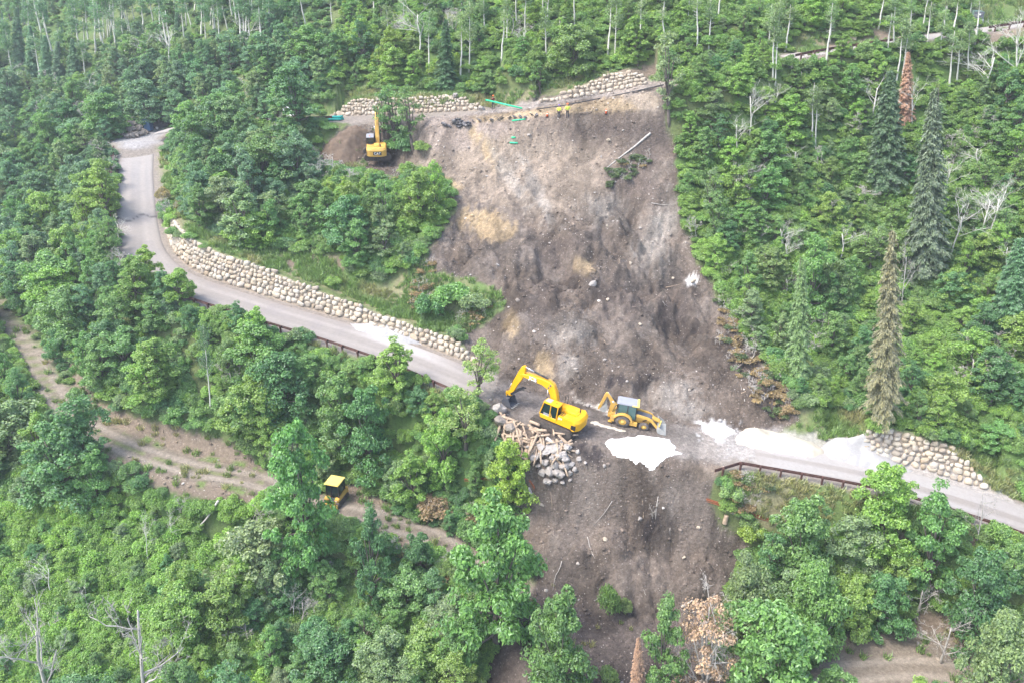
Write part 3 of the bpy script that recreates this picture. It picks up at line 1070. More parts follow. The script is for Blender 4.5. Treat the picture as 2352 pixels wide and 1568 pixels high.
# ---------------------------------------------------------------- plants: materials
def leaf_mat(name, trans=0.35, var=0.38, default=(0.08, 0.14, 0.04)):
    m = bpy.data.materials.new(name)
    m.use_nodes = True
    nt = m.node_tree
    nt.nodes.clear()
    out = nt.nodes.new("ShaderNodeOutputMaterial")
    at_ = nt.nodes.new("ShaderNodeAttribute")
    at_.attribute_type = 'INSTANCER'
    at_.attribute_name = "tint"
    r = island(nt)
    cr = nt.nodes.new("ShaderNodeValToRGB")
    nt.links.new(r, cr.inputs[0])
    e = cr.color_ramp.elements
    e[0].color = (1 - var, 1 - var, 1 - var * 0.8, 1)
    e[1].color = (1 + var * 1.25, 1 + var, 1 + var * 0.4, 1)
    c = mix_rgb(nt, 'MULTIPLY', 1.0, at_.outputs["Color"], cr.outputs[0])
    d = nt.nodes.new("ShaderNodeBsdfDiffuse")
    t = nt.nodes.new("ShaderNodeBsdfTranslucent")
    nt.links.new(c, d.inputs[0])
    c2 = mix_rgb(nt, 'MULTIPLY', 1.0, c, (1.15, 1.2, 0.6))
    nt.links.new(c2, t.inputs[0])
    ms_ = nt.nodes.new("ShaderNodeMixShader")
    ms_.inputs[0].default_value = trans
    nt.links.new(d.outputs[0], ms_.inputs[1])
    nt.links.new(t.outputs[0], ms_.inputs[2])
    g = nt.nodes.new("ShaderNodeBsdfGlossy")
    g.inputs["Roughness"].default_value = 0.45
    g.inputs[0].default_value = (0.9, 0.95, 1, 1)
    m2 = nt.nodes.new("ShaderNodeMixShader")
    m2.inputs[0].default_value = 0.05
    nt.links.new(ms_.outputs[0], m2.inputs[1])
    nt.links.new(g.outputs[0], m2.inputs[2])
    nt.links.new(m2.outputs[0], out.inputs[0])
    return m


M['leaf'] = leaf_mat('leaves', 0.42)
M['needle'] = leaf_mat('needles', 0.15, 0.3)
M['grass'] = leaf_mat('grass_blades', 0.3, 0.45)
M['bark'] = flat_mat('grey_brown_bark', (0.15, 0.125, 0.105), 0.9, 0.4, 5)
M['aspenbark'] = flat_mat('white_bark', (0.62, 0.60, 0.53), 0.8, 0.12, 3, dirt=(0.10, 0.09, 0.08), dirt_amt=0.05)
M['deadwood'] = flat_mat('bleached_wood', (0.44, 0.41, 0.37), 0.9, 0.3, 4)
M['log'] = island_mat('cut_log', [(0.42, 0.30, 0.20), (0.52, 0.40, 0.28), (0.33, 0.25, 0.18), (0.55, 0.45, 0.34)], var=0.35, scale=4, bumpd=0.02)
TINT = {'bright': (0.260, 0.430, 0.100), 'mid': (0.190, 0.360, 0.112), 'deep': (0.130, 0.290, 0.108), 'sage': (0.245, 0.365, 0.175), 'yellow': (0.310, 0.470, 0.086),
        'olive': (0.215, 0.350, 0.118), 'blue': (0.165, 0.315, 0.170), 'tan': (0.43, 0.35, 0.21), 'rust': (0.46, 0.305, 0.215), 'spruce': (0.095, 0.195, 0.088),
        'greyspruce': (0.170, 0.235, 0.135), 'dying': (0.26, 0.26, 0.145), 'lime': (0.29, 0.44, 0.13)}
TONE_WORD = {'bright': 'bright green', 'mid': 'mid green', 'deep': 'dark green', 'sage': 'grey-green', 'yellow': 'yellow-green', 'olive': 'olive green', 'blue': 'bluish green', 'lime': 'pale lime green'}


# ---------------------------------------------------------------- plants: shapes
def unit(n, r):
    v = r.normal(size=(n, 3))
    return v / np.linalg.norm(v, axis=1)[:, None]


def leaf_quads(P, Nn, L, Wd, r):
    n = len(P)
    t = np.cross(Nn, unit(n, r))
    t /= np.linalg.norm(t, axis=1)[:, None] + 1e-9
    b = np.cross(Nn, t)
    s = r.uniform(0.65, 1.35, n)[:, None]
    f = Nn * (L * 0.18) * s
    V = np.stack([P - t * L * s * 0.5, P - b * Wd * s * 0.5 + f, P + t * L * s * 0.5, P + b * Wd * s * 0.5 + f], 1).reshape(-1, 3)
    F = np.arange(4 * n).reshape(n, 4)
    return V, F


def tube(pts, rad, k=6):
    pts = np.asarray(pts, float)
    n = len(pts)
    T = np.gradient(pts, axis=0)
    T /= np.linalg.norm(T, axis=1)[:, None] + 1e-9
    a = np.where(np.abs(T[:, 2:3]) > 0.9, np.array([[1.0, 0, 0]]), np.array([[0, 0, 1.0]]))
    X = np.cross(T, a)
    X /= np.linalg.norm(X, axis=1)[:, None] + 1e-9
    Y = np.cross(T, X)
    an = np.linspace(0, 2 * math.pi, k, endpoint=False)
    rad = np.broadcast_to(np.asarray(rad, float), (n,))
    V = pts[:, None, :] + (X[:, None, :] * np.cos(an)[None, :, None] + Y[:, None, :] * np.sin(an)[None, :, None]) * rad[:, None, None]
    V = V.reshape(-1, 3)
    ii = np.arange(n * k).reshape(n, k)
    F = np.stack([ii[:-1], ii[1:], np.roll(ii[1:], -1, 1), np.roll(ii[:-1], -1, 1)], -1).reshape(-1, 4)
    # end caps as fans of quads (degenerate last corner avoided by pairing)
    c0, c1 = len(V), len(V) + 1
    V = np.vstack([V, pts[0:1], pts[-1:]])
    e = np.arange(0, k, 2)
    cap0 = np.stack([np.full(len(e), c0), ii[0][e], ii[0][(e + 1) % k], ii[0][(e + 2) % k]], 1)
    cap1 = np.stack([np.full(len(e), c1), ii[-1][(e + 2) % k], ii[-1][(e + 1) % k], ii[-1][e]], 1)
    return V, np.vstack([F, cap0, cap1])


def wob(p, q, n, amp, r):
    p, q = np.array(p, float), np.array(q, float)
    t = np.linspace(0, 1, n)[:, None]
    P = p + (q - p) * t
    d = r.normal(size=(n, 3)) * amp
    d[0] = 0
    d[-1] *= 0.3
    return P + np.cumsum(d, 0) * 0.5 * np.minimum(1, (1 - t) * 2 + 0.2)


def broadleaf(seed, h=6.0, w=5.0, nl=44, per=110, leaf=0.30, lo=0.22, squash=0.8, gap=1.0):
    """crown of leafy lobes carried on limbs; returns (trunk V,F), (crown V,F)"""
    r = np.random.default_rng(seed)
    tm, L = Merge(), []
    lean = r.normal(size=2) * 0.25
    fork = h * r.uniform(0.22, 0.34)
    base = np.array([0, 0, -0.4])
    fk = np.array([lean[0] * 0.5, lean[1] * 0.5, fork])
    tm.add(*tube(wob(base, fk, 5, 0.05, r), np.linspace(0.030 * h, 0.022 * h, 5), 7))
    V, F = [], []
    # big masses, each broken in bunches
    nm = max(7, nl // 5)
    for m in range(nm):
        t = (m + r.uniform(0.1, 0.9)) / nm
        prof = math.sqrt(max(0.05, 1 - (t - 0.38) ** 2 / 0.44))
        a = m * 2.4 + r.uniform(-0.5, 0.5)
        rr = w * 0.5 * prof * r.uniform(0.30, 0.66) * (1.0 if t < 0.9 else 0.4)
        rad = w * r.uniform(0.17, 0.25) * (0.75 + 0.25 * prof)
        c = np.array([lean[0] + math.cos(a) * rr, lean[1] + math.sin(a) * rr, h * (lo + (0.96 - lo) * t) - rad * 0.3])
        tm.add(*tube(wob(fk if c[2] > fork else base + (fk - base) * 0.6, c, 6, 0.07, r), np.linspace(0.013 * h, 0.005 * h, 6), 5))
        for k in range(max(3, nl // nm)):
            d = unit(1, r)[0]
            d[2] = d[2] * 0.8 + 0.2
            cc = c + d * rad * r.uniform(0.45, 1.0) * np.array([1, 1, squash])
            cc[2] = max(cc[2], h * lo * 0.6)
            rr = rad * r.uniform(0.26, 0.58)
            n = int(per * r.uniform(0.6, 1.4))
            dd = unit(n, r)
            dd[:, 2] = np.abs(dd[:, 2]) * 0.9 - 0.26
            dd /= np.linalg.norm(dd, axis=1)[:, None]
            P = cc + dd * rr * (r.uniform(0.5, 1.12, n)[:, None]) * np.array([1, 1, 0.85])
            Nn = dd * 0.55 + np.array([0, 0, 0.62]) + unit(n, r) * 0.55
            Nn /= np.linalg.norm(Nn, axis=1)[:, None]
            v, f = leaf_quads(P, Nn, leaf, leaf * 0.68, r)
            L.append((v, f))
    cm = Merge()
    for v, f in L:
        cm.add(v, f)
    return (np.vstack(tm.V), np.vstack(tm.F)), (np.vstack(cm.V), np.vstack(cm.F))


def shrub(seed, h=1.8, w=2.4, n=1400, leaf=0.24):
    r = np.random.default_rng(seed)
    cm = Merge()
    nb = 16
    for k in range(nb):
        a = r.uniform(0, 2 * math.pi)
        rr = w * 0.36 * math.sqrt(r.uniform(0, 1))
        hh = h * (1 - 0.45 * (rr / (w * 0.5)) ** 2) * r.uniform(0.6, 1.0)
        c = np.array([math.cos(a) * rr, math.sin(a) * rr, hh - 0.25 * h])
        m = n // nb
        dd = unit(m, r)
        dd[:, 2] = np.abs(dd[:, 2]) * 0.9 - 0.2
        P = c + dd * np.array([w * 0.19, w * 0.19, h * 0.26]) * r.uniform(0.5, 1.1, m)[:, None]
        Nn = dd * 0.5 + np.array([0, 0, 0.6]) + unit(m, r) * 0.55
        Nn /= np.linalg.norm(Nn, axis=1)[:, None]
        cm.add(*leaf_quads(P, Nn, leaf, leaf * 0.68, r))
    return np.vstack(cm.V), np.vstack(cm.F)


def bare(seed, h=6.0, spread=0.5, r0=0.12, levels=4, nb=3, start=0.3, white=False, droop=0.0):
    r = np.random.default_rng(seed)
    tm = Merge()

    def grow(p, d, ln, rad, lev):
        n = 6
        q = p + d * ln
        P = wob(p, q, n, ln * 0.035, r)
        tm.add(*tube(P, np.linspace(rad, rad * 0.45, n), 6 if lev == levels else 4))
        if lev == 0:
            return
        for i in range(nb + (2 if lev == levels else 0)):
            t = r.uniform(start if lev == levels else 0.25, 1.0)
            j = min(int(t * (n - 1)), n - 2)
            b = P[j] + (P[j + 1] - P[j]) * (t * (n - 1) - j)
            nd = d * r.uniform(0.35, 0.9) + unit(1, r)[0] * spread * 1.5
            nd[2] += 0.22 - droop
            nd /= np.linalg.norm(nd)
            grow(b, nd, ln * r.uniform(0.34, 0.58), max(rad * (1 - 0.55 * t) * 0.55, 0.012), lev - 1)

    d0 = np.array([r.normal() * 0.06, r.normal() * 0.06, 1.0])
    grow(np.array([0, 0, -0.3]), d0 / np.linalg.norm(d0), h * 0.85, r0, levels)
    return np.vstack(tm.V), np.vstack(tm.F)


def aspen(seed, h=12.0, crown=0.42, w=2.6, leaves=1500):
    r = np.random.default_rng(seed)
    tm = Merge()
    top = np.array([r.normal() * 0.5, r.normal() * 0.5, h])
    P = wob((0, 0, -0.4), top, 12, 0.10, r)
    tm.add(*tube(P, np.linspace(0.0125 * h + 0.03, 0.02, 12), 7))
    cm = Merge()
    for k in range(26):
        t = r.uniform(1 - crown - 0.18, 0.99)
        j = min(int(t * 11), 10)
        b = P[j] + (P[j + 1] - P[j]) * (t * 11 - j)
        a = r.uniform(0, 2 * math.pi)
        rr = w * 0.5 * r.uniform(0.4, 1.0) * math.sqrt(max(0.1, 1.05 - (t - (1 - crown)) / crown * 0.75)) if t > 1 - crown else w * 0.3
        e = b + np.array([math.cos(a) * rr, math.sin(a) * rr, rr * r.uniform(0.3, 0.9)])
        tm.add(*tube(wob(b, e, 5, 0.06, r), np.linspace(0.035, 0.010, 5), 4))
        if t > 1 - crown - 0.03 and leaves:
            m = int(leaves / 22)
            q = r.uniform(0.35, 1.1, m)[:, None]
            PP = b + (e - b) * q + r.normal(size=(m, 3)) * np.array([0.30, 0.30, 0.26]) * (w / 2.6)
            Nn = np.array([0, 0, 0.5]) + unit(m, r)
            Nn /= np.linalg.norm(Nn, axis=1)[:, None]
            cm.add(*leaf_quads(PP, Nn, 0.22, 0.17, r))
    tr = (np.vstack(tm.V), np.vstack(tm.F))
    return tr, ((np.vstack(cm.V), np.vstack(cm.F)) if leaves else None)


def conifer(seed, h=12.0, w=3.6, lo=0.05, dens=1.0, thin=0.0):
    """trunk and drooping whorls of needle sprays"""
    r = np.random.default_rng(seed)
    tm, cm = Merge(), Merge()
    P = wob((0, 0, -0.4), (r.normal() * 0.15, r.normal() * 0.15, h), 10, 0.05, r)
    tm.add(*tube(P, np.linspace(0.016 * h + 0.03, 0.015, 10), 7))
    z = h * lo
    while z < h * 0.985:
        t = z / h
        ln0 = w * 0.5 * (1 - t) ** 0.78 + 0.10
        nb = int(r.integers(6, 9)) if t < 0.85 else 5
        a0 = r.uniform(0, 6.28)
        for i in range(nb):
            if r.uniform() < thin:
                continue
            a = a0 + 2 * math.pi * (i + r.uniform(-0.25, 0.25)) / nb
            ln = ln0 * r.uniform(0.7, 1.15)
            dz = -ln * r.uniform(0.18, 0.42)
            k = max(5, int(ln * 14 * dens))
            s = np.linspace(0.12, 1, k)
            dirv = np.array([math.cos(a), math.sin(a), 0])
            side = np.array([-math.sin(a), math.cos(a), 0])
            mid = np.array([0, 0, z]) + dirv * (s * ln)[:, None] + np.array([0, 0, 1.0]) * (dz * s ** 1.4 + 0.10 * ln * np.sin(s * 3.1))[:, None]
            wid = 0.30 * ln * (1 - s * 0.75) + 0.07
            for sg in (-1, -0.5, 0, 0.5, 1):
                PP = mid + side * (sg * wid * r.uniform(0.6, 1.1, k))[:, None] + r.normal(size=(k, 3)) * 0.045
                Nn = np.array([0, 0, 1.0]) + dirv * 0.35 + unit(k, r) * 0.45
                Nn /= np.linalg.norm(Nn, axis=1)[:, None]
                tt = dirv + side * sg * 0.9
                tt = tt / np.linalg.norm(tt)
                tt = tt[None, :] - Nn * (Nn @ tt)[:, None]
                b = np.cross(Nn, tt)
                L_ = r.uniform(0.17, 0.32, k)[:, None]
                W_ = L_ * 0.42
                v = np.stack([PP - tt * L_ * 0.5, PP - b * W_ * 0.5, PP + tt * L_ * 0.55 - np.array([0, 0, 0.07]), PP + b * W_ * 0.5], 1).reshape(-1, 3)
                cm.add(v, np.arange(4 * k).reshape(k, 4))
            if thin > 0 or r.uniform() < 0.25:
                tm.add(*tube(np.stack([np.array([0, 0, z]), mid[-1]]), [0.022, 0.008], 4))
        z += (0.16 + 0.10 * (1 - t)) / dens * r.uniform(0.85, 1.2)
    return (np.vstack(tm.V), np.vstack(tm.F)), (np.vstack(cm.V), np.vstack(cm.F))


def raw_mesh(name, V, F, mat, smooth_=False):
    o = mesh_np(name, V, F, mat, None, smooth_)
    me = o.data
    bpy.data.objects.remove(o)
    return me


class Kind:
    """meshes of one plant, shared by all its copies"""

    def __init__(self, name, cat, trunk, crown, tmat, cmat, h, w):
        self.name, self.cat, self.h, self.w = name, cat, h, w
        self.trunk = raw_mesh('trunk', *trunk, tmat, True) if trunk else None
        self.crown = raw_mesh('crown', *crown, cmat) if crown else None


# ---------------------------------------------------------------- machines: materials and shaping helpers
M['jyellow'] = flat_mat('excavator_yellow_paint', (0.80, 0.415, 0.008), 0.42, 0.06, 2.0, dirt=(0.42, 0.30, 0.14), dirt_amt=0.12)
M['cyellow'] = flat_mat('worn_yellow_paint', (0.60, 0.36, 0.075), 0.5, 0.10, 2.0, dirt=(0.36, 0.27, 0.16), dirt_amt=0.35)
M['paleyellow'] = flat_mat('faded_yellow_roof', (0.80, 0.60, 0.16), 0.6, 0.06, 2.0, dirt=(0.5, 0.42, 0.25), dirt_amt=0.2)
M['black'] = flat_mat('black_steel', (0.028, 0.030, 0.034), 0.5, 0.3, 4, dirt=(0.12, 0.10, 0.085), dirt_amt=0.3)
M['darkgrey'] = flat_mat('dark_grey_plate', (0.11, 0.115, 0.13), 0.55, 0.2, 3, dirt=(0.20, 0.175, 0.15), dirt_amt=0.3)
M['bucketsteel'] = flat_mat('worn_bucket_steel', (0.34, 0.34, 0.32), 0.5, 0.25, 2, metal=0.0, dirt=(0.42, 0.38, 0.32), dirt_amt=0.4)
M['track'] = flat_mat('dusty_track_steel', (0.085, 0.072, 0.062), 0.8, 0.4, 4, dirt=(0.20, 0.165, 0.135), dirt_amt=0.25)
M['roofgrey'] = flat_mat('grey_roof', (0.30, 0.31, 0.345), 0.5, 0.08, 2)
M['chrome'] = flat_mat('piston_rod', (0.72, 0.72, 0.76), 0.2, 0.0, metal=0.7)
M['tyre'] = flat_mat('dusty_tyre', (0.10, 0.088, 0.080), 0.9, 0.35, 4, dirt=(0.26, 0.225, 0.195), dirt_amt=0.5)
M['white'] = flat_mat('white_paint', (0.85, 0.85, 0.84), 0.4)
M['decal'] = flat_mat('black_decal', (0.02, 0.02, 0.025), 0.5)
M['seat'] = flat_mat('dark_seat', (0.03, 0.032, 0.038), 0.8)
M['hivis'] = flat_mat('hi_vis_yellow', (0.72, 0.85, 0.10), 0.8)
M['navy'] = flat_mat('dark_trousers', (0.035, 0.045, 0.065), 0.9, 0.2, 8)
M['skin'] = flat_mat('skin', (0.45, 0.26, 0.17), 0.6)
M['orange'] = flat_mat('orange_plastic', (0.85, 0.16, 0.04), 0.5)
M['purple'] = flat_mat('purple_helmet', (0.20, 0.12, 0.45), 0.4)
M['maroon'] = flat_mat('dark_red_cloth', (0.16, 0.035, 0.03), 0.9)
M['teal'] = flat_mat('teal_pipe', (0.02, 0.40, 0.34), 0.4, 0.1, 2)
M['greenpipe'] = flat_mat('green_pipe', (0.03, 0.55, 0.27), 0.4, 0.1, 2)
M['blue'] = flat_mat('blue_plastic', (0.10, 0.20, 0.36), 0.5, 0.12, 2)
M['utility'] = flat_mat('grey_green_enamel', (0.14, 0.22, 0.18), 0.5, 0.1, 2)
gm, gnt, gb = new_mat('tinted_glass')
gb.inputs["Base Color"].default_value = (0.012, 0.030, 0.030, 1)
gb.inputs["Roughness"].default_value = 0.08
gb.inputs["Specular IOR Level"].default_value = 0.6
M['glass'] = gm


def B():
    return bmesh.new()


def bx(bm, c, s, rot=None):
    r = bmesh.ops.create_cube(bm, size=1)
    for v in r['verts']:
        q = Vector((v.co.x * s[0], v.co.y * s[1], v.co.z * s[2]))
        if rot is not None:
            q = rot @ q
        v.co = q + Vector(c)
    return bm


def prism(bm, prof, y0, y1):
    """outline in x-z, extruded across y"""
    a = [bm.verts.new((x, y0, z)) for x, z in prof]
    b = [bm.verts.new((x, y1, z)) for x, z in prof]
    n = len(prof)
    bm.faces.new(a)
    bm.faces.new(b[::-1])
    for i in range(n):
        bm.faces.new((a[(i + 1) % n], a[i], b[i], b[(i + 1) % n]))
    bmesh.ops.recalc_face_normals(bm, faces=bm.faces[:])
    return bm


def cyl(bm, p, q, r, r2=None, k=12):
    p, q = Vector(p), Vector(q)
    d = q - p
    M4 = Matrix.Translation((p + q) / 2) @ d.to_track_quat('Z', 'Y').to_matrix().to_4x4()
    bmesh.ops.create_cone(bm, cap_ends=True, segments=k, radius1=r, radius2=r if r2 is None else r2, depth=d.length, matrix=M4)
    return bm


def stadium(x0, x1, r, zc, n=8):
    P = [(x1 + r * math.sin(a), zc + r * math.cos(a)) for a in np.linspace(0, math.pi, n)]
    P += [(x0 - r * math.sin(a), zc - r * math.cos(a)) for a in np.linspace(0, math.pi, n)]
    return P


def text_mesh(body, size, mat, parent, name='lettering', ext=0.006, bold=0.02):
    cu = bpy.data.curves.new(name, 'FONT')
    cu.body = body
    cu.size = size
    cu.extrude = ext
    cu.offset = bold * size
    cu.align_x = 'CENTER'
    cu.align_y = 'CENTER'
    tmp = bpy.data.objects.new(name, cu)
    C.collection.objects.link(tmp)
    bpy.context.view_layer.update()
    me = bpy.data.meshes.new_from_object(tmp.evaluated_get(bpy.context.evaluated_depsgraph_get()))
    bpy.data.objects.remove(tmp)
    me.materials.clear()
    me.materials.append(mat)
    o = bpy.data.objects.new(name, me)
    return link(o, parent)


def settle(o, p, yaw, half=1.6, keep=0.0):
    """stand a machine on the ground, tilted with it"""
    f = Vector((math.cos(yaw), math.sin(yaw), 0))
    l = Vector((-math.sin(yaw), math.cos(yaw), 0))
    zf, zb = gz(*(p + f * half)[:2]), gz(*(p - f * half)[:2])
    zl, zr = gz(*(p + l)[:2]), gz(*(p - l)[:2])
    zm = (zf + zb + zl + zr) / 4
    X = (f * 2 * half + Vector((0, 0, (zf - zb) * (1 - keep)))).normalized()
    Y = (l * 2 + Vector((0, 0, (zl - zr) * (1 - keep)))).normalized()
    Z = X.cross(Y).normalized()
    Y = Z.cross(X)
    up_ = 0.0
    for a_ in np.linspace(-half - 0.3, half + 0.3, 9):
        for b_ in (-1.5, -1.0, 1.0, 1.5):
            q_ = p + f * a_ + l * b_
            up_ = max(up_, gz(q_.x, q_.y) - (zm + X.z * a_ + Y.z * b_))
    zm += max(0.0, min(up_ - 0.06, 0.6))
    R = Matrix((X, Y, Z)).transposed().to_4x4()
    o.matrix_world = Matrix.Translation((p.x, p.y, zm)) @ R
    return o


def make_track(parent, y, L, r, w):
    x0, x1 = -L / 2 + r, L / 2 - r
    bm = B()
    prism(bm, stadium(x0, x1, r - 0.05, r, 10), y - w * 0.5, y + w * 0.5)
    # shoes round the loop
    loop = stadium(x0, x1, r - 0.02, r, 14)
    pts = np.array(loop + loop[:1])
    s = np.concatenate([[0], np.cumsum(np.linalg.norm(np.diff(pts, axis=0), axis=1))])
    n = int(s[-1] / 0.19)
    for d in np.linspace(0, s[-1], n, endpoint=False):
        i = np.searchsorted(s, d, side='right') - 1
        i = min(i, len(pts) - 2)
        q = pts[i] + (pts[i + 1] - pts[i]) * ((d - s[i]) / max(1e-6, s[i + 1] - s[i]))
        t = pts[i + 1] - pts[i]
        rot = Matrix.Rotation(-math.atan2(t[1], t[0]), 3, 'Y')
        bx(bm, (q[0], y, q[1]), (0.15, w, 0.06), rot)
    t = mesh_bm('track', bm, M['track'], parent)
    sgn = 1 if y > 0 else -1
    for x in (x0, x1):
        bm = B()
        cyl(bm, (x, y + sgn * (w * 0.5 - 0.04), r), (x, y + sgn * (w * 0.5 + 0.025), r), r * 0.72, k=18)
        cyl(bm, (x, y + sgn * (w * 0.5), r), (x, y + sgn * (w * 0.5 + 0.06), r), r * 0.25, k=10)
        mesh_bm('track_wheel', bm, M['track'], t)
    bm = B()
    bx(bm, (0, y + sgn * w * 0.5, r), ((x1 - x0) * 0.86, 0.07, r * 0.75))
    for x in np.linspace(x0 + 0.5, x1 - 0.5, 7):
        cyl(bm, (x, y + sgn * (w * 0.5), r * 0.42), (x, y + sgn * (w * 0.5 + 0.06), r * 0.42), r * 0.22, k=10)
    mesh_bm('track_frame', bm, M['track'], t)
    return t


def hyd(parent, a, b, y, r, split=0.55, name='hydraulic_cylinder', body='black'):
    a, b = Vector((a[0], y, a[1])), Vector((b[0], y, b[1]))
    m = a.lerp(b, split)
    bm = B()
    cyl(bm, a, m, r, k=10)
    o = mesh_bm(name, bm, M[body], parent, True)
    bm = B()
    cyl(bm, m - (m - a) * 0.05, b, r * 0.55, k=8)
    mesh_bm('piston_rod', bm, M['chrome'], o, True)
    return o


def excavator(label, paint, roof, jib, track_yaw=0.0, decal='JCB', L=4.5, rear_text=False, group=None):
    t = thing('excavator', label, 'excavator')
    body_yaw = bpy.data.objects.new('undercarriage', None)
    # undercarriage: centre frame mesh is the part, tracks turn with it
    bm = B()
    bx(bm, (0, 0, 0.62), (1.9, 1.7, 0.45))
    cyl(bm, (0, 0, 0.8), (0, 0, 1.08), 0.68, k=24)
    bx(bm, (0.9, 0, 0.55), (0.5, 1.9, 0.3))
    bx(bm, (-0.9, 0, 0.55), (0.5, 1.9, 0.3))
    uc = mesh_bm('undercarriage', bm, M['track'], t)
    uc.rotation_euler = (0, 0, track_yaw)
    for y in (-1.27, 1.27):
        tk = make_track(t, y, L, 0.48, 0.66)
        tk.rotation_euler = (0, 0, track_yaw)
    # house
    bm = B()
    prism(bm, [(-2.15, 1.10), (1.25, 1.10), (1.25, 1.35), (0.9, 1.45), (-0.45, 1.62), (-0.5, 2.12), (-2.2, 2.12)], 0.35, 1.32)
    prism(bm, [(-2.15, 1.10), (1.30, 1.10), (1.30, 1.75), (0.6, 1.95), (-0.4, 2.06), (-2.2, 2.10)], -1.32, -0.42)
    prism(bm, [(-2.1, 1.12), (0.35, 1.12), (0.35, 1.5), (-0.5, 1.95), (-0.55, 2.28), (-2.1, 2.28)], -0.418, 0.348)
    hs = mesh_bm('house', bm, paint, t, bevel=0.05, seg=2)
    bm = B()
    for i, (x0, x1, w) in enumerate([(-2.75, -2.05, 1.05)]):
        pts = []
        for a in np.linspace(-1, 1, 13):
            yy = 1.34 * a
            xx = -2.78 + 0.42 * abs(a) ** 4
            pts.append((xx, yy))
        lo = [bm.verts.new((x, y, 1.02)) for x, y in pts] + [bm.verts.new((-2.05, 1.34, 1.02)), bm.verts.new((-2.05, -1.34, 1.02))]
        mid = [bm.verts.new((x, y, 1.9)) for x, y in pts] + [bm.verts.new((-2.05, 1.34, 1.9)), bm.verts.new((-2.05, -1.34, 1.9))]
        hi = [bm.verts.new((x + 0.22, y * 0.93, 2.2)) for x, y in pts] + [bm.verts.new((-2.05, 1.27, 2.2)), bm.verts.new((-2.05, -1.27, 2.2))]
        n = len(lo)
        bm.faces.new(lo)
        bm.faces.new(hi[::-1])
        for A_, B_ in ((lo, mid), (mid, hi)):
            for k in range(n):
                bm.faces.new((A_[(k + 1) % n], A_[k], B_[k], B_[(k + 1) % n]))
        bmesh.ops.recalc_face_normals(bm, faces=bm.faces[:])
    cw = mesh_bm('counterweight', bm, paint, t, bevel=0.03, seg=2)
    bm = B()
    bx(bm, (-2.28, 1.335, 1.44), (0.42, 0.03, 0.52))
    for k in range(6):
        bx(bm, (-2.06, 1.342, 1.24 + k * 0.08), (0.14, 0.03, 0.045))
    mesh_bm('grille', bm, M['decal'], hs)
    for (x, y, sx, sy, z) in ((-1.35, -0.05, 1.0, 0.62, 2.30), (-1.35, -0.90, 0.8, 0.6, 2.12), (-1.35, 0.84, 0.62, 0.66, 2.14)):
        bm = B()
        bx(bm, (x, y, z), (sx, sy, 0.06))
        mesh_bm('engine_cover', bm, paint, hs, bevel=0.02)
    bm = B()
    for (a, b) in (((-0.95, 0.55, 2.16), (-0.55, 0.55, 2.16)), ((-0.95, 1.13, 2.16), (-0.55, 1.13, 2.16)), ((-0.95, 0.55, 2.16), (-0.95, 1.13, 2.16)), ((-0.55, 0.55, 2.16), (-0.55, 1.13, 2.16)), ((-0.75, 0.55, 2.16), (-0.75, 1.13, 2.16))):
        cyl(bm, a, b, 0.02, k=6)
    mesh_bm('hatch_outline', bm, M['decal'], hs)
    bm = B()
    cyl(bm, (-1.95, -0.55, 2.1), (-1.95, -0.55, 2.62), 0.065, k=10)
    mesh_bm('exhaust', bm, M['black'], t, True)
    for x in (1.05, 0.1):
        bm = B()
        V_, F_ = tube([(x, -1.26, 1.7), (x, -1.26, 2.4), (x, -1.26, 2.95), (x - 0.15, -1.26, 3.0), (x - 0.3, -1.26, 2.95), (x - 0.3, -1.26, 2.4), (x - 0.3, -1.26, 1.7)], 0.03, 6)
        bm.free()
        mesh_np('handrail', V_, F_, M['black'], t)
    bm = B()
    cyl(bm, (-0.9, -1.26, 2.05), (-0.9, -1.26, 2.5), 0.026, k=6)
    mesh_bm('grab_post', bm, M['black'], t)
    # cab
    cab = bpy.data.objects.new('cab', None)
    x0, x1, y0, y1, z0, z1 = -0.38, 1.45, 0.34, 1.34, 1.12, 2.92
    bm = B()
    prism(bm, [(x0, z0), (x1 - 0.1, z0), (x1, z0 + 0.35), (x1, z0 + 0.45), (x0, z0 + 0.45)], y0, y1)
    cab = mesh_bm('cab', bm, paint, t, bevel=0.03)
    bm = B()
    posts = [((x0, y0), (x0, y0)), ((x0, y1), (x0, y1 - 0.05)), ((x1, y0), (x1 - 0.28, y0)), ((x1, y1), (x1 - 0.28, y1 - 0.05))]
    bm.free()
    for (a, b) in posts + [((0.38, y1), (0.38, y1 - 0.05))]:
        bm = B()
        cyl(bm, (a[0], a[1], z0 + 0.40), (b[0], b[1], z1), 0.05, k=6)
        mesh_bm('cab_post', bm, M['black'] if decal == 'CAT' else paint, cab)
    bm = B()
    prism(bm, [(x0 + 0.03, z0 + 0.46), (x1 - 0.03, z0 + 0.46), (x1 - 0.30, z1 - 0.02), (x0 + 0.03, z1 - 0.02)], y0 + 0.03, y1 - 0.06)
    mesh_bm('cab_glass', bm, M['glass'], cab)
    bm = B()
    bx(bm, (0.75, y1 - 0.05, 1.70), (0.62, 0.02, 0.30), Matrix.Rotation(-0.05, 3, 'X'))
    mesh_bm('door_panel', bm, M['roofgrey'], cab)
    bm = B()
    bx(bm, (0.28, y1 - 0.055, 1.86), (0.12, 0.03, 0.62), Matrix.Rotation(0.45, 3, 'Y'))
    mesh_bm('armrest', bm, M['cyellow'], cab)
    bm = B()
    bx(bm, (x0 + 0.78, (y0 + y1) / 2, z1 + 0.05), (1.68, 1.02, 0.12))
    rf = mesh_bm('cab_roof', bm, roof, cab, bevel=0.05, seg=2)
    bm = B()
    bx(bm, (x1 - 0.62, (y0 + y1) / 2 - 0.04, z1 + 0.118), (0.58, 0.66, 0.03))
    mesh_bm('skylight', bm, M['roofgrey'], rf)
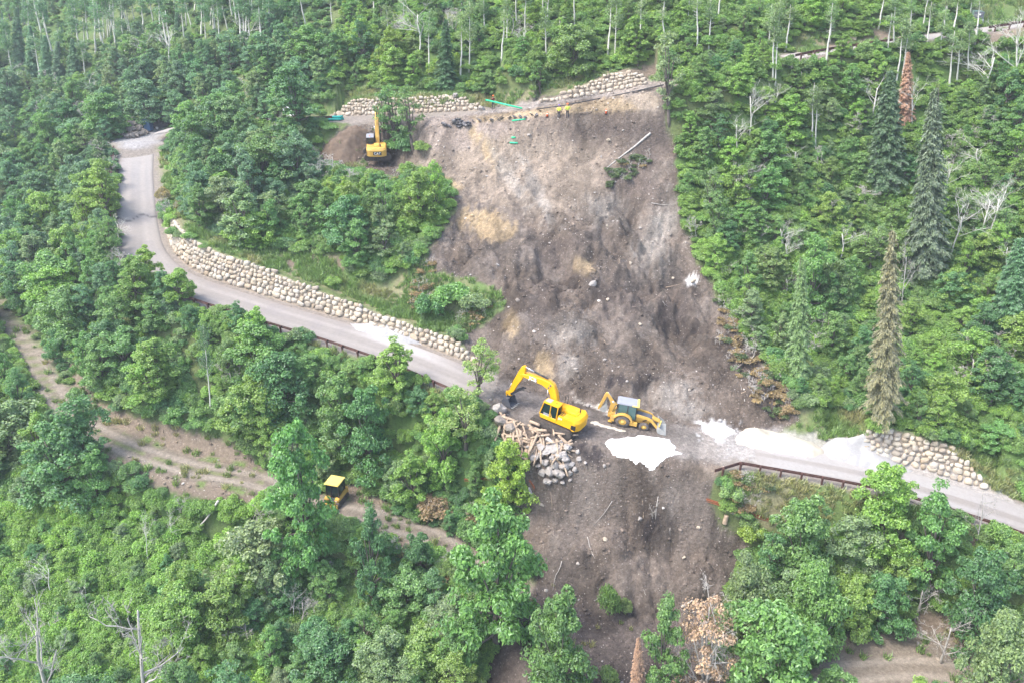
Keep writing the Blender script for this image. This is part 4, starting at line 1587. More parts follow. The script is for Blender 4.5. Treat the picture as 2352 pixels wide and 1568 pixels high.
    bm = B()
    cyl(bm, (0.02, 0.85, z1 + 0.10), (0.02, 0.85, z1 + 0.24), 0.05, k=8)
    mesh_bm('beacon', bm, M['orange'], rf)
    # boom, stick, bucket
    bm = B()
    prism(bm, jib['boom'], -0.40, 0.12)
    bo = mesh_bm('boom', bm, paint, t, bevel=0.03)
    bm = B()
    for k in range(3):
        P = [Vector((x, -0.3 + 0.12 * k, z + 0.07)) for x, z in jib['hose']]
        for a, b in zip(P, P[1:]):
            cyl(bm, a, b, 0.022, k=6)
    mesh_bm('hose', bm, M['cyellow'], bo)
    for (x, z) in jib['pins']:
        bm = B()
        cyl(bm, (x, -0.46, z), (x, 0.18, z), 0.09, k=12)
        mesh_bm('pin', bm, M['darkgrey'], bo)
    bm = B()
    prism(bm, jib['stick'], -0.33, 0.05)
    st = mesh_bm('stick', bm, paint, t, bevel=0.025)
    hyd(t, jib['cyl_stick'][0], jib['cyl_stick'][1], -0.14, 0.095, 0.60)
    hyd(t, jib['cyl_bucket'][0], jib['cyl_bucket'][1], -0.14, 0.08, 0.55)
    for y in (-0.52, 0.24):
        hyd(t, jib['cyl_boom'][0], jib['cyl_boom'][1], y, 0.085, 0.62)
    bm = B()
    prism(bm, jib['link'], -0.30, 0.02)
    mesh_bm('link', bm, paint, st)
    # bucket
    out, inn = jib['bucket']
    bm = B()
    shell = out + inn[::-1]
    prism(bm, shell, -0.80, 0.52)
    for y in (-0.80, 0.48):
        prism(bm, out, y - 0.002, y + 0.042)
    bk = mesh_bm('bucket', bm, M[jib.get('bmat', 'darkgrey')], t)
    bm = B()
    tx, tz = out[-1]
    ux, uz = out[-1][0] - out[-2][0], out[-1][1] - out[-2][1]
    n_ = math.hypot(ux, uz)
    ux, uz = ux / n_, uz / n_
    for k in range(5):
        y = -0.74 + k * 0.30
        prism(bm, [(tx, tz + 0.05), (tx, tz - 0.05), (tx + ux * 0.26, tz + uz * 0.26)], y - 0.05, y + 0.05)
    mesh_bm('teeth', bm, M['bucketsteel'], bk)
    bm = B()
    bx(bm, (jib['coupler'][0], -0.14, jib['coupler'][1]), (0.42, 0.46, 0.42))
    mesh_bm('coupler', bm, M['black'], bk, bevel=0.03)
    if 'thumb' in jib:
        for y in (-0.36, 0.04):
            bm = B()
            prism(bm, jib['thumb'], y, y + 0.09)
            mesh_bm('thumb', bm, M['black'], t)
    return t, bo, hs, cw


# ---------------------------------------------------------------- large excavator on the road
JIB = dict(boom=[(0.10, 1.75), (0.28, 2.6), (0.62, 3.75), (0.95, 4.30), (1.45, 4.55), (2.2, 4.60), (4.45, 4.33), (4.72, 4.17), (4.58, 3.98), (2.2, 3.92), (1.62, 3.72), (1.28, 3.30), (0.95, 2.5), (0.72, 1.65), (0.40, 1.55)],
           hose=[(0.35, 2.6), (0.66, 3.8), (1.0, 4.4), (1.5, 4.62), (2.4, 4.64), (3.6, 4.5), (4.4, 4.42), (4.75, 4.5)], pins=[(1.45, 3.95), (1.28, 4.25)],
           stick=[(4.28, 5.05), (4.46, 5.16), (4.70, 5.02), (5.02, 4.2), (5.46, 2.9), (5.84, 1.25), (5.70, 1.05), (5.48, 1.08), (4.88, 2.75), (4.42, 3.72), (4.26, 4.35)],
           cyl_stick=((1.75, 4.72), (4.40, 5.06)), cyl_bucket=((5.10, 4.15), (6.02, 1.45)), cyl_boom=((1.22, 1.55), (1.45, 3.75)),
           link=[(5.62, 1.55), (6.08, 1.50), (6.10, 1.34), (5.98, 0.98), (5.86, 1.0), (5.92, 1.32), (5.62, 1.40)],
           bucket=([(5.50, 1.02), (5.98, 0.92), (6.16, 0.55), (6.08, 0.18), (5.76, -0.02), (5.30, -0.04), (4.98, 0.06)],
                   [(5.46, 0.96), (5.92, 0.86), (6.08, 0.54), (6.01, 0.22), (5.74, 0.05), (5.30, 0.03), (4.98, 0.10)]),
           coupler=(5.68, 0.98), thumb=[(5.42, 1.30), (5.30, 1.42), (4.78, 1.95), (4.30, 2.42), (4.05, 2.48), (4.02, 2.62), (4.40, 2.60), (4.95, 2.12), (5.50, 1.55)])
jcb, bo, hs, cw = excavator('large bright yellow tracked excavator on the road reaching its bucket toward the log pile', M['jyellow'], M['jyellow'], JIB)
pc = hit(1279, 977)
settle(jcb, pc, math.radians(149), 1.8)
jcb.location.z += 0.03
jcb.scale = (1, 1, 0.96)
tx = text_mesh('JCB', 0.62, M['decal'], bo)
tx.rotation_euler = (math.pi / 2, 0.06, math.pi)
tx.location = (3.25, 0.124, 4.16)
tx = text_mesh('JCB', 0.56, M['white'], bo, ext=0.010)
tx.rotation_euler = (math.pi / 2, 0.06, math.pi)
tx.location = (3.27, 0.126, 4.18)
tx = text_mesh('JCB', 0.26, M['white'], hs, ext=0.010)
tx.rotation_euler = (math.pi / 2, 0, math.pi)
tx.location = (-0.78, 1.325, 1.86)

# ---------------------------------------------------------------- upper excavator, seen from behind
JIB2 = dict(boom=[(0.10, 1.75), (0.30, 2.8), (1.05, 4.25), (1.6, 4.75), (2.2, 5.0), (4.4, 5.35), (4.62, 5.22), (4.52, 5.02), (2.4, 4.45), (1.75, 4.0), (1.0, 2.6), (0.72, 1.65), (0.40, 1.55)],
            hose=[(0.4, 2.9), (1.1, 4.3), (1.7, 4.85), (2.3, 5.05), (4.3, 5.42)], pins=[(1.5, 4.2)],
            stick=[(4.2, 5.95), (4.45, 6.0), (4.85, 5.1), (5.5, 3.0), (5.35, 2.8), (5.15, 2.85), (4.4, 4.7), (4.15, 5.4)],
            cyl_stick=((2.1, 5.15), (4.32, 5.95)), cyl_bucket=((4.95, 5.0), (5.62, 3.2)), cyl_boom=((1.22, 1.55), (1.6, 4.0)),
            link=[(5.3, 3.3), (5.72, 3.25), (5.74, 3.1), (5.6, 2.75), (5.5, 2.8), (5.56, 3.1), (5.3, 3.15)],
            bucket=([(5.15, 2.75), (5.62, 2.65), (5.8, 2.3), (5.72, 1.95), (5.4, 1.75), (4.95, 1.75), (4.62, 1.85)],
                    [(5.11, 2.69), (5.56, 2.6), (5.72, 2.29), (5.65, 1.99), (5.38, 1.82), (4.95, 1.82), (4.62, 1.9)]),
            coupler=(5.3, 2.72))
cat, bo2, hs2, cw2 = excavator('smaller yellow excavator with grey cab roof seen from behind among trees beside the slide top', M['cyellow'], M['roofgrey'], JIB2, track_yaw=math.radians(-86), decal='CAT', L=3.7)
settle(cat, hit(868, 376), math.radians(97), 1.2, 0.7)
cat.scale = (0.92, 1.0, 0.97)
bm = B()
bx(bm, (-2.79, -0.12, 1.50), (0.02, 1.1, 0.48))
pl = mesh_bm('sign_plate', bm, M['decal'], cw2)
tx = text_mesh('CAT', 0.46, M['white'], pl, ext=0.012)
tx.rotation_euler = (math.pi / 2, 0, -math.pi / 2)
tx.location = (-2.80, -0.12, 1.50)
bm = B()
bm.faces.new([bm.verts.new(q) for q in ((-2.818, -0.26, 1.31), (-2.818, 0.02, 1.31), (-2.818, -0.12, 1.50))][::-1])
mesh_bm('emblem', bm, M['jyellow'], pl)


# ---------------------------------------------------------------- backhoe loader
def wheel(parent, x, y, r, w, name='wheel'):
    sg = 1 if y > 0 else -1
    bm = B()
    prof = [(r * 0.55, -w / 2), (r * 0.86, -w / 2), (r * 0.97, -w * 0.36), (r, 0), (r * 0.97, w * 0.36), (r * 0.86, w / 2), (r * 0.55, w / 2)]
    n = 32
    rings = []
    for i in range(n):
        a = 2 * math.pi * i / n
        rings.append([bm.verts.new((x + math.cos(a) * pr, y + py, r + math.sin(a) * pr)) for pr, py in prof])
    for i in range(n):
        A_, B_ = rings[i], rings[(i + 1) % n]
        for k in range(len(prof) - 1):
            bm.faces.new((A_[k], B_[k], B_[k + 1], A_[k + 1]))
    for i in range(20):
        a = 2 * math.pi * i / 20
        for s_ in (-1, 1):
            c = Vector((x + math.cos(a + s_ * 0.06) * r * 0.985, y + s_ * w * 0.22, r + math.sin(a + s_ * 0.06) * r * 0.985))
            bx(bm, c, (0.07, w * 0.46, 0.06), Matrix.Rotation(-a - math.pi / 2, 3, 'Y') @ Matrix.Rotation(s_ * 0.5, 3, 'Z'))
    bmesh.ops.recalc_face_normals(bm, faces=bm.faces[:])
    t_ = mesh_bm('wheel', bm, M['tyre'], parent, True)
    bm = B()
    cyl(bm, (x, y - w * 0.30, r), (x, y + w * 0.30, r), r * 0.57, k=24)
    rm = mesh_bm('rim', bm, M['cyellow'], t_)
    bm = B()
    cyl(bm, (x, y + sg * w * 0.28, r), (x, y + sg * w * 0.40, r), r * 0.22, k=14)
    cyl(bm, (x, y + sg * w * 0.30, r), (x, y + sg * w * 0.46, r), r * 0.11, k=10)
    mesh_bm('hub', bm, M['paleyellow'], t_)
    return t_


def backhoe():
    t = thing('backhoe_loader', 'dusty yellow backhoe loader with grey roof parked behind the white powder patch', 'backhoe loader')
    Yl = M['cyellow']
    for (x, y, r, w) in ((0, -0.88, 0.70, 0.46), (0, 0.88, 0.70, 0.46), (2.08, -0.86, 0.47, 0.34), (2.08, 0.86, 0.47, 0.34)):
        wheel(t, x, y, r, w)
    bm = B()
    bx(bm, (0.95, 0, 0.72), (3.2, 0.75, 0.42))
    bx(bm, (1.0, -0.82, 0.55), (0.85, 0.34, 0.42))
    bx(bm, (1.0, 0.82, 0.55), (0.85, 0.34, 0.42))
    bx(bm, (2.08, 0, 0.55), (0.3, 1.5, 0.2))
    bx(bm, (-0.95, 0, 0.75), (0.35, 1.7, 0.75))
    mesh_bm('chassis', bm, Yl, t, bevel=0.03)
    bm = B()
    prism(bm, [(1.22, 0.85), (2.75, 0.80), (2.80, 1.30), (2.6, 1.42), (1.22, 1.62)], -0.44, 0.44)
    hd = mesh_bm('hood', bm, M['darkgrey'], t, bevel=0.06, seg=2)
    bm = B()
    for y in (-0.46, 0.44):
        prism(bm, [(1.25, 0.9), (2.7, 0.85), (2.7, 1.15), (1.25, 1.35)], y, y + 0.02)
    mesh_bm('side_panel', bm, Yl, hd)
    for y in (-0.88, 0.88):
        bm = B()
        arc = [(0 + 0.80 * math.cos(a), 0.70 + 0.80 * math.sin(a)) for a in np.linspace(math.pi * 0.03, math.pi * 0.86, 12)]
        arc2 = [(0 + 0.95 * math.cos(a) + 0.02, 0.70 + 0.95 * math.sin(a)) for a in np.linspace(math.pi * 0.0, math.pi * 0.88, 12)]
        prism(bm, arc + arc2[::-1], y - 0.24, y + 0.24)
        mesh_bm('fender', bm, Yl, t, bevel=0.02)
    # cab
    bm = B()
    x0, x1, y0, y1, z0, z1 = -0.72, 1.18, -0.74, 0.74, 1.0, 2.68
    bx(bm, (0.23, 0, z0), (1.9, 1.45, 0.1))
    cb = mesh_bm('cab', bm, M['black'], t)
    for x, xt in ((x0, x0 + 0.12), (0.30, 0.30), (x1, x1 - 0.08)):
        for y in (y0, y1):
            bm = B()
            cyl(bm, (x, y, z0), (xt, y * 0.95, z1), 0.05, k=6)
            mesh_bm('cab_post', bm, M['black'], cb)
    for y in (y0, y1):
        bm = B()
        cyl(bm, (x0, y, 1.5), (0.30, y, 1.42), 0.03, k=6)
        mesh_bm('grab_bar', bm, M['bucketsteel'], cb)
    bm = B()
    prism(bm, [(x0 + 0.03, z0 + 0.3), (0.5, z0 + 0.1), (x1 - 0.02, z0 + 0.05), (x1 - 0.10, z1), (x0 + 0.14, z1)], y0 + 0.03, y1 - 0.03)
    g2 = gm.copy()
    g2.node_tree.nodes["Principled BSDF"].inputs["Base Color"].default_value = (0.035, 0.10, 0.095, 1)
    mesh_bm('cab_glass', bm, g2, cb)
    bm = B()
    prism(bm, [(x0 - 0.10, z1 + 0.0), (x1 + 0.02, z1 + 0.0), (x1 - 0.02, z1 + 0.14), (x0 + 0.05, z1 + 0.14)], y0 - 0.06, y1 + 0.06)
    rf = mesh_bm('cab_roof', bm, M['roofgrey'], cb, bevel=0.06, seg=2)
    bm = B()
    bx(bm, (x1 + 0.06, 0, z1 + 0.08), (0.22, 1.62, 0.17))
    bx(bm, (x1 - 0.22, y0 - 0.03, z1 + 0.07), (0.55, 0.12, 0.15))
    mesh_bm('roof_front', bm, M['paleyellow'], rf, bevel=0.03)
    # loader
    for y in (-0.62, 0.62):
        bm = B()
        prism(bm, [(1.15, 1.62), (1.25, 1.75), (2.35, 1.55), (2.75, 1.35), (3.45, 0.55), (3.40, 0.32), (3.28, 0.34), (2.62, 1.10), (2.2, 1.28), (1.15, 1.42)], y - 0.08, y + 0.08)
        mesh_bm('loader_arm', bm, Yl, t, bevel=0.02)
    for y in (-0.48, 0.48):
        hyd(t, (1.9, 0.9), (2.6, 1.25), y, 0.06)
    bm = B()
    prism(bm, [(2.7, 1.25), (2.82, 1.35), (3.5, 1.1), (3.46, 0.98)], -0.30, 0.30)
    cyl(bm, (2.75, -0.62, 1.2), (2.75, 0.62, 1.2), 0.07, k=10)
    mesh_bm('loader_link', bm, Yl, t)
    bm = B()
    o_ = [(3.35, 0.95), (3.30, 0.45), (3.45, 0.12), (3.75, 0.03), (4.25, 0.02)]
    i_ = [(3.41, 0.94), (3.37, 0.48), (3.49, 0.19), (3.75, 0.09), (4.25, 0.05)]
    prism(bm, o_ + i_[::-1], -1.15, 1.15)
    for y in (-1.15, 1.11):
        prism(bm, [(3.35, 0.95), (3.30, 0.45), (3.45, 0.12), (3.75, 0.03), (4.22, 0.02), (3.95, 0.55)], y - 0.003, y + 0.043)
    lb = mesh_bm('loader_bucket', bm, M['bucketsteel'], t)
    bm = B()
    prism(bm, [(3.38, 0.50), (3.48, 0.48), (3.62, 1.62), (3.52, 1.66)], -0.98, -0.82)
    mesh_bm('guard_plate', bm, M['paleyellow'], lb)
    # rear digging arm
    bm = B()
    prism(bm, [(-1.05, 0.45), (-1.45, 0.50), (-1.50, 0.95), (-1.15, 1.05)], -0.25, 0.25)
    mesh_bm('swing_post', bm, Yl, t, bevel=0.03)
    bm = B()
    prism(bm, [(-1.42, 0.62), (-1.50, 0.9), (-1.42, 1.5), (-1.36, 2.1), (-1.60, 2.7), (-1.98, 3.22), (-1.92, 3.40), (-1.74, 3.42), (-1.36, 2.95), (-0.98, 2.42), (-0.72, 2.20), (-0.86, 2.05), (-1.0, 1.7), (-1.16, 1.0), (-1.20, 0.66)], -0.13, 0.13)
    bb = mesh_bm('dig_boom', bm, Yl, t, bevel=0.02)
    for y in (-0.137, 0.131):
        bm = B()
        prism(bm, [(-1.32, 2.46), (-1.18, 2.62), (-1.02, 2.36), (-1.12, 2.28)], y, y + 0.006)
        d_ = mesh_bm('decal_panel', bm, M['white'], bb)
        bm = B()
        prism(bm, [(-1.14, 2.44), (-1.05, 2.34), (-1.16, 2.28)], y - 0.003, y + 0.009)
        mesh_bm('decal_triangle', bm, M['decal'], d_)
    bm = B()
    prism(bm, [(-1.72, 3.46), (-1.95, 3.46), (-2.06, 3.2), (-2.50, 1.35), (-2.52, 1.12), (-2.40, 1.10), (-2.22, 1.42), (-1.86, 2.85)], -0.11, 0.11)
    mesh_bm('dig_stick', bm, Yl, t, bevel=0.02)
    hyd(t, (-0.95, 2.5), (-1.80, 3.50), 0.0, 0.06, 0.45)
    bm = B()
    o_ = [(-2.36, 1.25), (-2.05, 1.02), (-1.75, 1.08), (-1.58, 1.40), (-1.62, 1.85), (-1.80, 2.25)]
    i_ = [(-2.32, 1.31), (-2.05, 1.08), (-1.79, 1.13), (-1.64, 1.42), (-1.68, 1.84), (-1.84, 2.23)]
    prism(bm, o_ + i_[::-1], -0.32, 0.32)
    for y in (-0.32, 0.29):
        prism(bm, o_, y - 0.003, y + 0.033)
    mesh_bm('dig_bucket', bm, M['bucketsteel'], t)
    for y in (-0.62, 0.62):
        bm = B()
        bx(bm, (-1.12, y, 0.85), (0.16, 0.16, 1.2))
        bx(bm, (-1.15, y, 0.22), (0.4, 0.34, 0.06))
        mesh_bm('stabilizer', bm, Yl, t)
    return t


bh = backhoe()
pb = hit(1431, 978)
settle(bh, Vector((pb.x + math.sin(math.radians(-11)) * 0.0, pb.y + 0.88, pb.z)), math.radians(-11), 1.4)
bh.scale = (1.04, 1.0, 0.87)


# ---------------------------------------------------------------- small tractor on the lower track
def tractor():
    t = thing('crawler_tractor', 'small yellow tractor with pale yellow cab roof on the dirt track', 'tractor')
    for y in (-0.66, 0.66):
        make_track(t, y, 2.3, 0.33, 0.36)
    bm = B()
    prism(bm, [(-1.25, 0.45), (0.95, 0.45), (0.95, 0.95), (0.55, 1.0), (-0.35, 1.15), (-1.25, 1.2)], -0.80, -0.30)
    prism(bm, [(-1.25, 0.45), (0.95, 0.45), (0.95, 0.95), (0.55, 1.0), (-0.35, 1.15), (-1.25, 1.2)], 0.30, 0.80)
    prism(bm, [(-1.25, 0.45), (0.55, 0.45), (0.55, 0.62), (-0.4, 0.62), (-0.6, 1.15), (-1.25, 1.15)], -0.298, 0.298)
    mesh_bm('body', bm, M['cyellow'], t, bevel=0.05, seg=2)
    bm = B()
    bx(bm, (-0.08, 0, 2.40), (1.5, 1.45, 0.05))
    cb = mesh_bm('cab_frame', bm, M['black'], t)
    for x, y in ((0.62, -0.70), (0.62, 0.70), (-0.75, -0.70), (-0.75, 0.70), (0.6, -0.15)):
        bm = B()
        cyl(bm, (x, y, 0.7), (x - 0.08, y * 0.95, 2.40), 0.05, k=6)
        mesh_bm('cab_post', bm, M['black'], cb)
    bm = B()
    prism(bm, [(-0.72, 1.15), (0.56, 1.02), (0.50, 2.38), (-0.76, 2.38)], -0.66, 0.66)
    mesh_bm('cab_glass', bm, M['glass'], cb)
    bm = B()
    bx(bm, (-0.08, 0, 2.48), (1.62, 1.55, 0.13))
    mesh_bm('cab_roof', bm, M['paleyellow'], t, bevel=0.04, seg=2)
    bm = B()
    bx(bm, (0.66, 0.10, 0.80), (0.08, 0.28, 0.22))
    bx(bm, (0.72, -0.1, 0.62), (0.3, 0.9, 0.05))
    mesh_bm('step', bm, M['darkgrey'], t)
    bm = B()
    cyl(bm, (0.98, 0.55, 0.82), (1.02, 0.55, 0.82), 0.07, k=12)
    mesh_bm('headlight', bm, M['white'], t)
    bm = B()
    prism(bm, [(1.45, 0.12), (1.52, 0.12), (1.62, 0.45), (1.50, 0.78), (1.43, 0.76), (1.52, 0.45)], -0.95, 0.95)
    bx(bm, (1.2, -0.5, 0.4), (0.6, 0.1, 0.14))
    bx(bm, (1.2, 0.5, 0.4), (0.6, 0.1, 0.14))
    mesh_bm('blade', bm, M['cyellow'], t)
    return t


tr = tractor()
ptr = hit(773, 1151)
settle(tr, ptr, math.radians(-106), 0.8, 0.6)


# ---------------------------------------------------------------- people
def skin_body(name, verts, edges, radii, mat, parent, root=0, sub=1):
    me = bpy.data.meshes.new(name)
    me.from_pydata(verts, edges, [])
    o = link(bpy.data.objects.new(name, me))
    sk = o.modifiers.new('skin', 'SKIN')
    sb = o.modifiers.new('sub', 'SUBSURF')
    sb.levels = sub
    sb.render_levels = sub
    for i, r in enumerate(radii):
        me.skin_vertices[0].data[i].radius = (r, r) if not isinstance(r, tuple) else r
        me.skin_vertices[0].data[i].use_root = i == root
    bpy.context.view_layer.update()
    m2 = bpy.data.meshes.new_from_object(o.evaluated_get(bpy.context.evaluated_depsgraph_get()))
    bpy.data.objects.remove(o)
    for p in m2.polygons:
        p.use_smooth = True
    m2.materials.clear()
    m2.materials.append(mat)
    q = link(bpy.data.objects.new(name, m2), parent)
    return q


def person(label, loc, rz, top, trousers, helmet, arms='down', h=1.78):
    t = thing('person', label, 'person', loc, rz)
    # x to the person's left, -y forward
    V = [(0, 0, 0.96), (0, 0.01, 1.14), (0, 0.02, 1.36), (0, 0.01, 1.50), (0, -0.01, 1.60)]
    E = [(0, 1), (1, 2), (2, 3), (3, 4)]
    Rr = [(0.15, 0.11), (0.14, 0.10), (0.165, 0.11), 0.055, 0.055]
    for sx in (-1, 1):
        b = len(V)
        if arms == 'down':
            J = [(0.19 * sx, 0.02, 1.42), (0.25 * sx, 0.05, 1.16), (0.23 * sx, -0.06, 0.92), (0.23 * sx, -0.09, 0.84)]
        elif arms == 'hips':
            J = [(0.19 * sx, 0.02, 1.42), (0.36 * sx, 0.08, 1.20), (0.20 * sx, -0.10, 1.06), (0.13 * sx, -0.15, 1.04)]
        else:
            J = [(0.19 * sx, 0.02, 1.42), (0.30 * sx, -0.08, 1.24), (0.20 * sx, -0.18, 1.46), (0.15 * sx, -0.16, 1.55)]
        V += J
        Rr += [0.065, 0.048, 0.036, (0.042, 0.022)]
        E += [(2, b), (b, b + 1), (b + 1, b + 2), (b + 2, b + 3)]
        d = Vector(J[3]) - Vector(J[2])
        d.normalize()
        side = Vector((0, 1, 0)) if abs(d.y) < 0.9 else Vector((0, 0, 1))
        for k in range(5):
            f0 = Vector(J[3]) + side * (k - 1.5) * 0.020 * (1 if k < 4 else 1)
            ln = (0.075, 0.085, 0.08, 0.062, 0.055)[k]
            dd = d if k < 4 else (d * 0.6 - side * 0.9).normalized()
            if k == 4:
                f0 = Vector(J[3]) - side * 0.03 - d * 0.03
            c = len(V)
            bend = Vector((-sx * 0.3, -0.1, 0)) * ln
            V += [tuple(f0), tuple(f0 + dd * ln * 0.55), tuple(f0 + dd * ln + bend)]
            Rr += [0.010, 0.009, 0.008]
            E += [(b + 3, c), (c, c + 1), (c + 1, c + 2)]
    for sx in (-1, 1):
        b = len(V)
        V += [(0.10 * sx, 0, 0.90), (0.11 * sx, -0.02, 0.50), (0.12 * sx, 0.02, 0.09), (0.13 * sx, -0.14, 0.04)]
        Rr += [0.085, 0.060, 0.042, 0.038]
        E += [(0, b), (b, b + 1), (b + 1, b + 2), (b + 2, b + 3)]
    skin_body('body', V, E, Rr, M['skin'], t)
    # head with a face
    bm = B()
    bmesh.ops.create_uvsphere(bm, u_segments=16, v_segments=12, radius=0.105)
    for v in bm.verts:
        v.co.z *= 1.18
        v.co.x *= 0.86
        if v.co.y < -0.08 and abs(v.co.x) < 0.03 and abs(v.co.z + 0.01) < 0.03:
            v.co.y -= 0.025
        v.co += Vector((0, -0.015, 1.70))
    for sx in (-1, 1):
        bmesh.ops.create_icosphere(bm, subdivisions=1, radius=0.022, matrix=Matrix.Translation((0.092 * sx, 0, 1.70)))
    mesh_bm('head', bm, M['skin'], t, True)
    bm = B()
    for sx in (-1, 1):
        bmesh.ops.create_icosphere(bm, subdivisions=1, radius=0.012, matrix=Matrix.Translation((0.035 * sx, -0.112, 1.715)))
    bx(bm, (0, -0.114, 1.645), (0.05, 0.01, 0.008))
    mesh_bm('face', bm, M['navy'], t)
    # clothes
    vt = [(0, 0, 0.90), (0, 0.01, 1.14), (0, 0.02, 1.36), (0, 0.01, 1.47)]
    ve = [(0, 1), (1, 2), (2, 3)]
    vr = [(0.185, 0.14), (0.175, 0.13), (0.195, 0.14), (0.10, 0.09)]
    for i, sx in enumerate((-1, 1)):
        b = len(vt)
        J = V[5 + i * 19: 5 + i * 19 + 3]
        vt += [J[0], J[1], tuple(np.array(J[1]) * 0.35 + np.array(J[2]) * 0.65)]
        vr += [0.085, 0.068, 0.056]
        ve += [(2, b), (b, b + 1), (b + 1, b + 2)]
    skin_body('jacket', vt, ve, vr, top, t)
    tv = [(0, 0, 0.98)]
    te, trd = [], [(0.165, 0.125)]
    for sx in (-1, 1):
        b = len(tv)
        tv += [(0.10 * sx, 0, 0.88), (0.11 * sx, -0.02, 0.50), (0.12 * sx, 0.02, 0.10)]
        trd += [0.105, 0.082, 0.066]
        te += [(0, b), (b, b + 1), (b + 1, b + 2)]
    skin_body('trousers', tv, te, trd, trousers, t)
    bm = B()
    for sx in (-1, 1):
        bx(bm, (0.13 * sx, -0.06, 0.05), (0.10, 0.28, 0.10))
    mesh_bm('boots', bm, M['decal'], t, bevel=0.03, seg=2)
    bm = B()
    bmesh.ops.create_uvsphere(bm, u_segments=16, v_segments=10, radius=0.135)
    bmesh.ops.delete(bm, geom=[v for v in bm.verts if v.co.z < -0.01], context='VERTS')
    for v in bm.verts:
        v.co.y *= 1.12
        v.co.z *= 0.95
        v.co += Vector((0, -0.01, 1.755))
    cyl(bm, (0, -0.05, 1.745), (0, -0.05, 1.758), 0.16, k=18)
    mesh_bm('helmet', bm, helmet, t, True)
    t.scale = (h / 1.86,) * 3
    return t


person('worker in yellow vest with orange hard hat, right one of two on the road edge', hit(1303, 271), math.radians(200), M['hivis'], M['navy'], M['orange'], 'hips', 1.80)
person('worker in yellow vest with purple hard hat, left of the other worker', hit(1283.5, 272), math.radians(170), M['hivis'], M['navy'], M['purple'], 'down', 1.70)
pw = hit(1133, 250)
person('person in dark red top and orange hard hat carrying a green pipe', pw, math.radians(20), M['maroon'], M['navy'], M['orange'], 'carry', 1.80)


def pipe(label, a, b, r, mat, name='pipe', cat='pipe', group=None):
    bm = B()
    a, b = Vector(a), Vector(b)
    cyl(bm, Vector(), b - a, r, k=14)
    o = mesh_bm(name, bm, mat, None, True)
    o.location = a
    return tag(o, label, cat, group)


def ray_at(px, py, y):
    d = ray(px, py)
    return Vector(np.array([0, 0, CAMZ]) + d * (y / d[1]))


a_, b_ = ray_at(1116, 230, pw.y - 0.3), hit(1199, 252)
pipe('long green pipe carried on a shoulder and sloping down to the dirt', a_, b_ + Vector((0, 0, 0.15)), 0.11, M['greenpipe'])
up0 = [near_idx(upperR, (735, 276)), near_idx(upperR, (796, 273))]
for i in range(5):
    p0, p1 = upperR[up0[0]], upperR[up0[1]]
    n_ = upperN[up0[0]]
    off = -1.7 + (i % 3) * 0.33 + (0.16 if i > 2 else 0)
    zz = 0.2 + (0.29 if i > 2 else 0)
    q0, q1 = p0 + n_ * off, p1 + n_ * off
    e0, e1 = Vector(q0) + Vector((0, 0, zz)), Vector(q1) + Vector((0, 0, zz))
    pipe('teal pipe in the bundle lying behind the guardrail at the road', e0, e1, 0.15, M['teal'], group='teal pipes in the bundle')
pipe('thin pale green pipe lying beside the broken asphalt heap', hit(1176, 279.5) + Vector((0, 0, .1)), hit(1207, 276) + Vector((0, 0, .1)), 0.09, M['greenpipe'])
pipe('short green pipe piece on the upper slide, upper of two', hit(1175, 318) + Vector((0, 0, .1)), hit(1184, 318) + Vector((0, 0, .1)), 0.10, M['greenpipe'])
pipe('short green pipe piece on the upper slide, lower of two', hit(1171, 330) + Vector((0, 0, .1)), hit(1189, 331) + Vector((0, 0, .1)), 0.10, M['greenpipe'])
for lab, px, py in (('orange marker cone left of the two workers', 1257, 269), ('orange marker cone right of the two workers', 1392, 262)):
    t = thing('traffic_cone', lab, 'cone', hit(px, py))
    bm = B()
    cyl(bm, (0, 0, 0.03), (0, 0, 0.62), 0.15, 0.04, k=14)
    mesh_bm('cone_body', bm, M['orange'], t, True)
    bm = B()
    bx(bm, (0, 0, 0.02), (0.36, 0.36, 0.04))
    mesh_bm('cone_base', bm, M['decal'], t)
    bm = B()
    cyl(bm, (0, 0, 0.34), (0, 0, 0.44), 0.098, 0.08, k=14)
    mesh_bm('reflective_band', bm, M['white'], t, True)

# portable toilet
t = thing('portable_toilet', 'blue portable toilet with a white roof behind the rock heap', 'portable toilet', hit(343, 301), math.radians(-8))
bm = B()
bx(bm, (0, 0, 1.08), (1.12, 1.12, 2.05))
mesh_bm('booth', bm, M['blue'], t, bevel=0.05, seg=2)
bm = B()
bx(bm, (0.0, -0.575, 1.05), (0.78, 0.03, 1.80))
dr = mesh_bm('door', bm, M['blue'], t, bevel=0.01)
bm = B()
bx(bm, (-0.05, -0.595, 1.72), (0.30, 0.02, 0.16))
mesh_bm('sign_panel', bm, M['white'], dr)
bm = B()
bx(bm, (0.3, -0.60, 1.1), (0.05, 0.04, 0.14))
mesh_bm('handle', bm, M['darkgrey'], dr)
bm = B()
r_ = bmesh.ops.create_uvsphere(bm, u_segments=20, v_segments=10, radius=0.66)
bmesh.ops.delete(bm, geom=[v for v in bm.verts if v.co.z < -0.02], context='VERTS')
for v in bm.verts:
    k = max(abs(v.co.x), abs(v.co.y), 1e-6) / max(math.hypot(v.co.x, v.co.y), 1e-6)
    v.co = Vector((v.co.x / max(k, 0.72) * 0.9, v.co.y / max(k, 0.72) * 0.9, 2.10 + v.co.z * 0.36))
mesh_bm('roof', bm, M['white'], t, True)
bm = B()
cyl(bm, (-0.4, 0.4, 2.1), (-0.4, 0.4, 2.5), 0.05, k=8)
mesh_bm('vent_pipe', bm, M['white'], t)
bm = B()
bx(bm, (0, 0, 0.05), (1.2, 1.2, 0.1))
mesh_bm('skid', bm, M['darkgrey'], t)


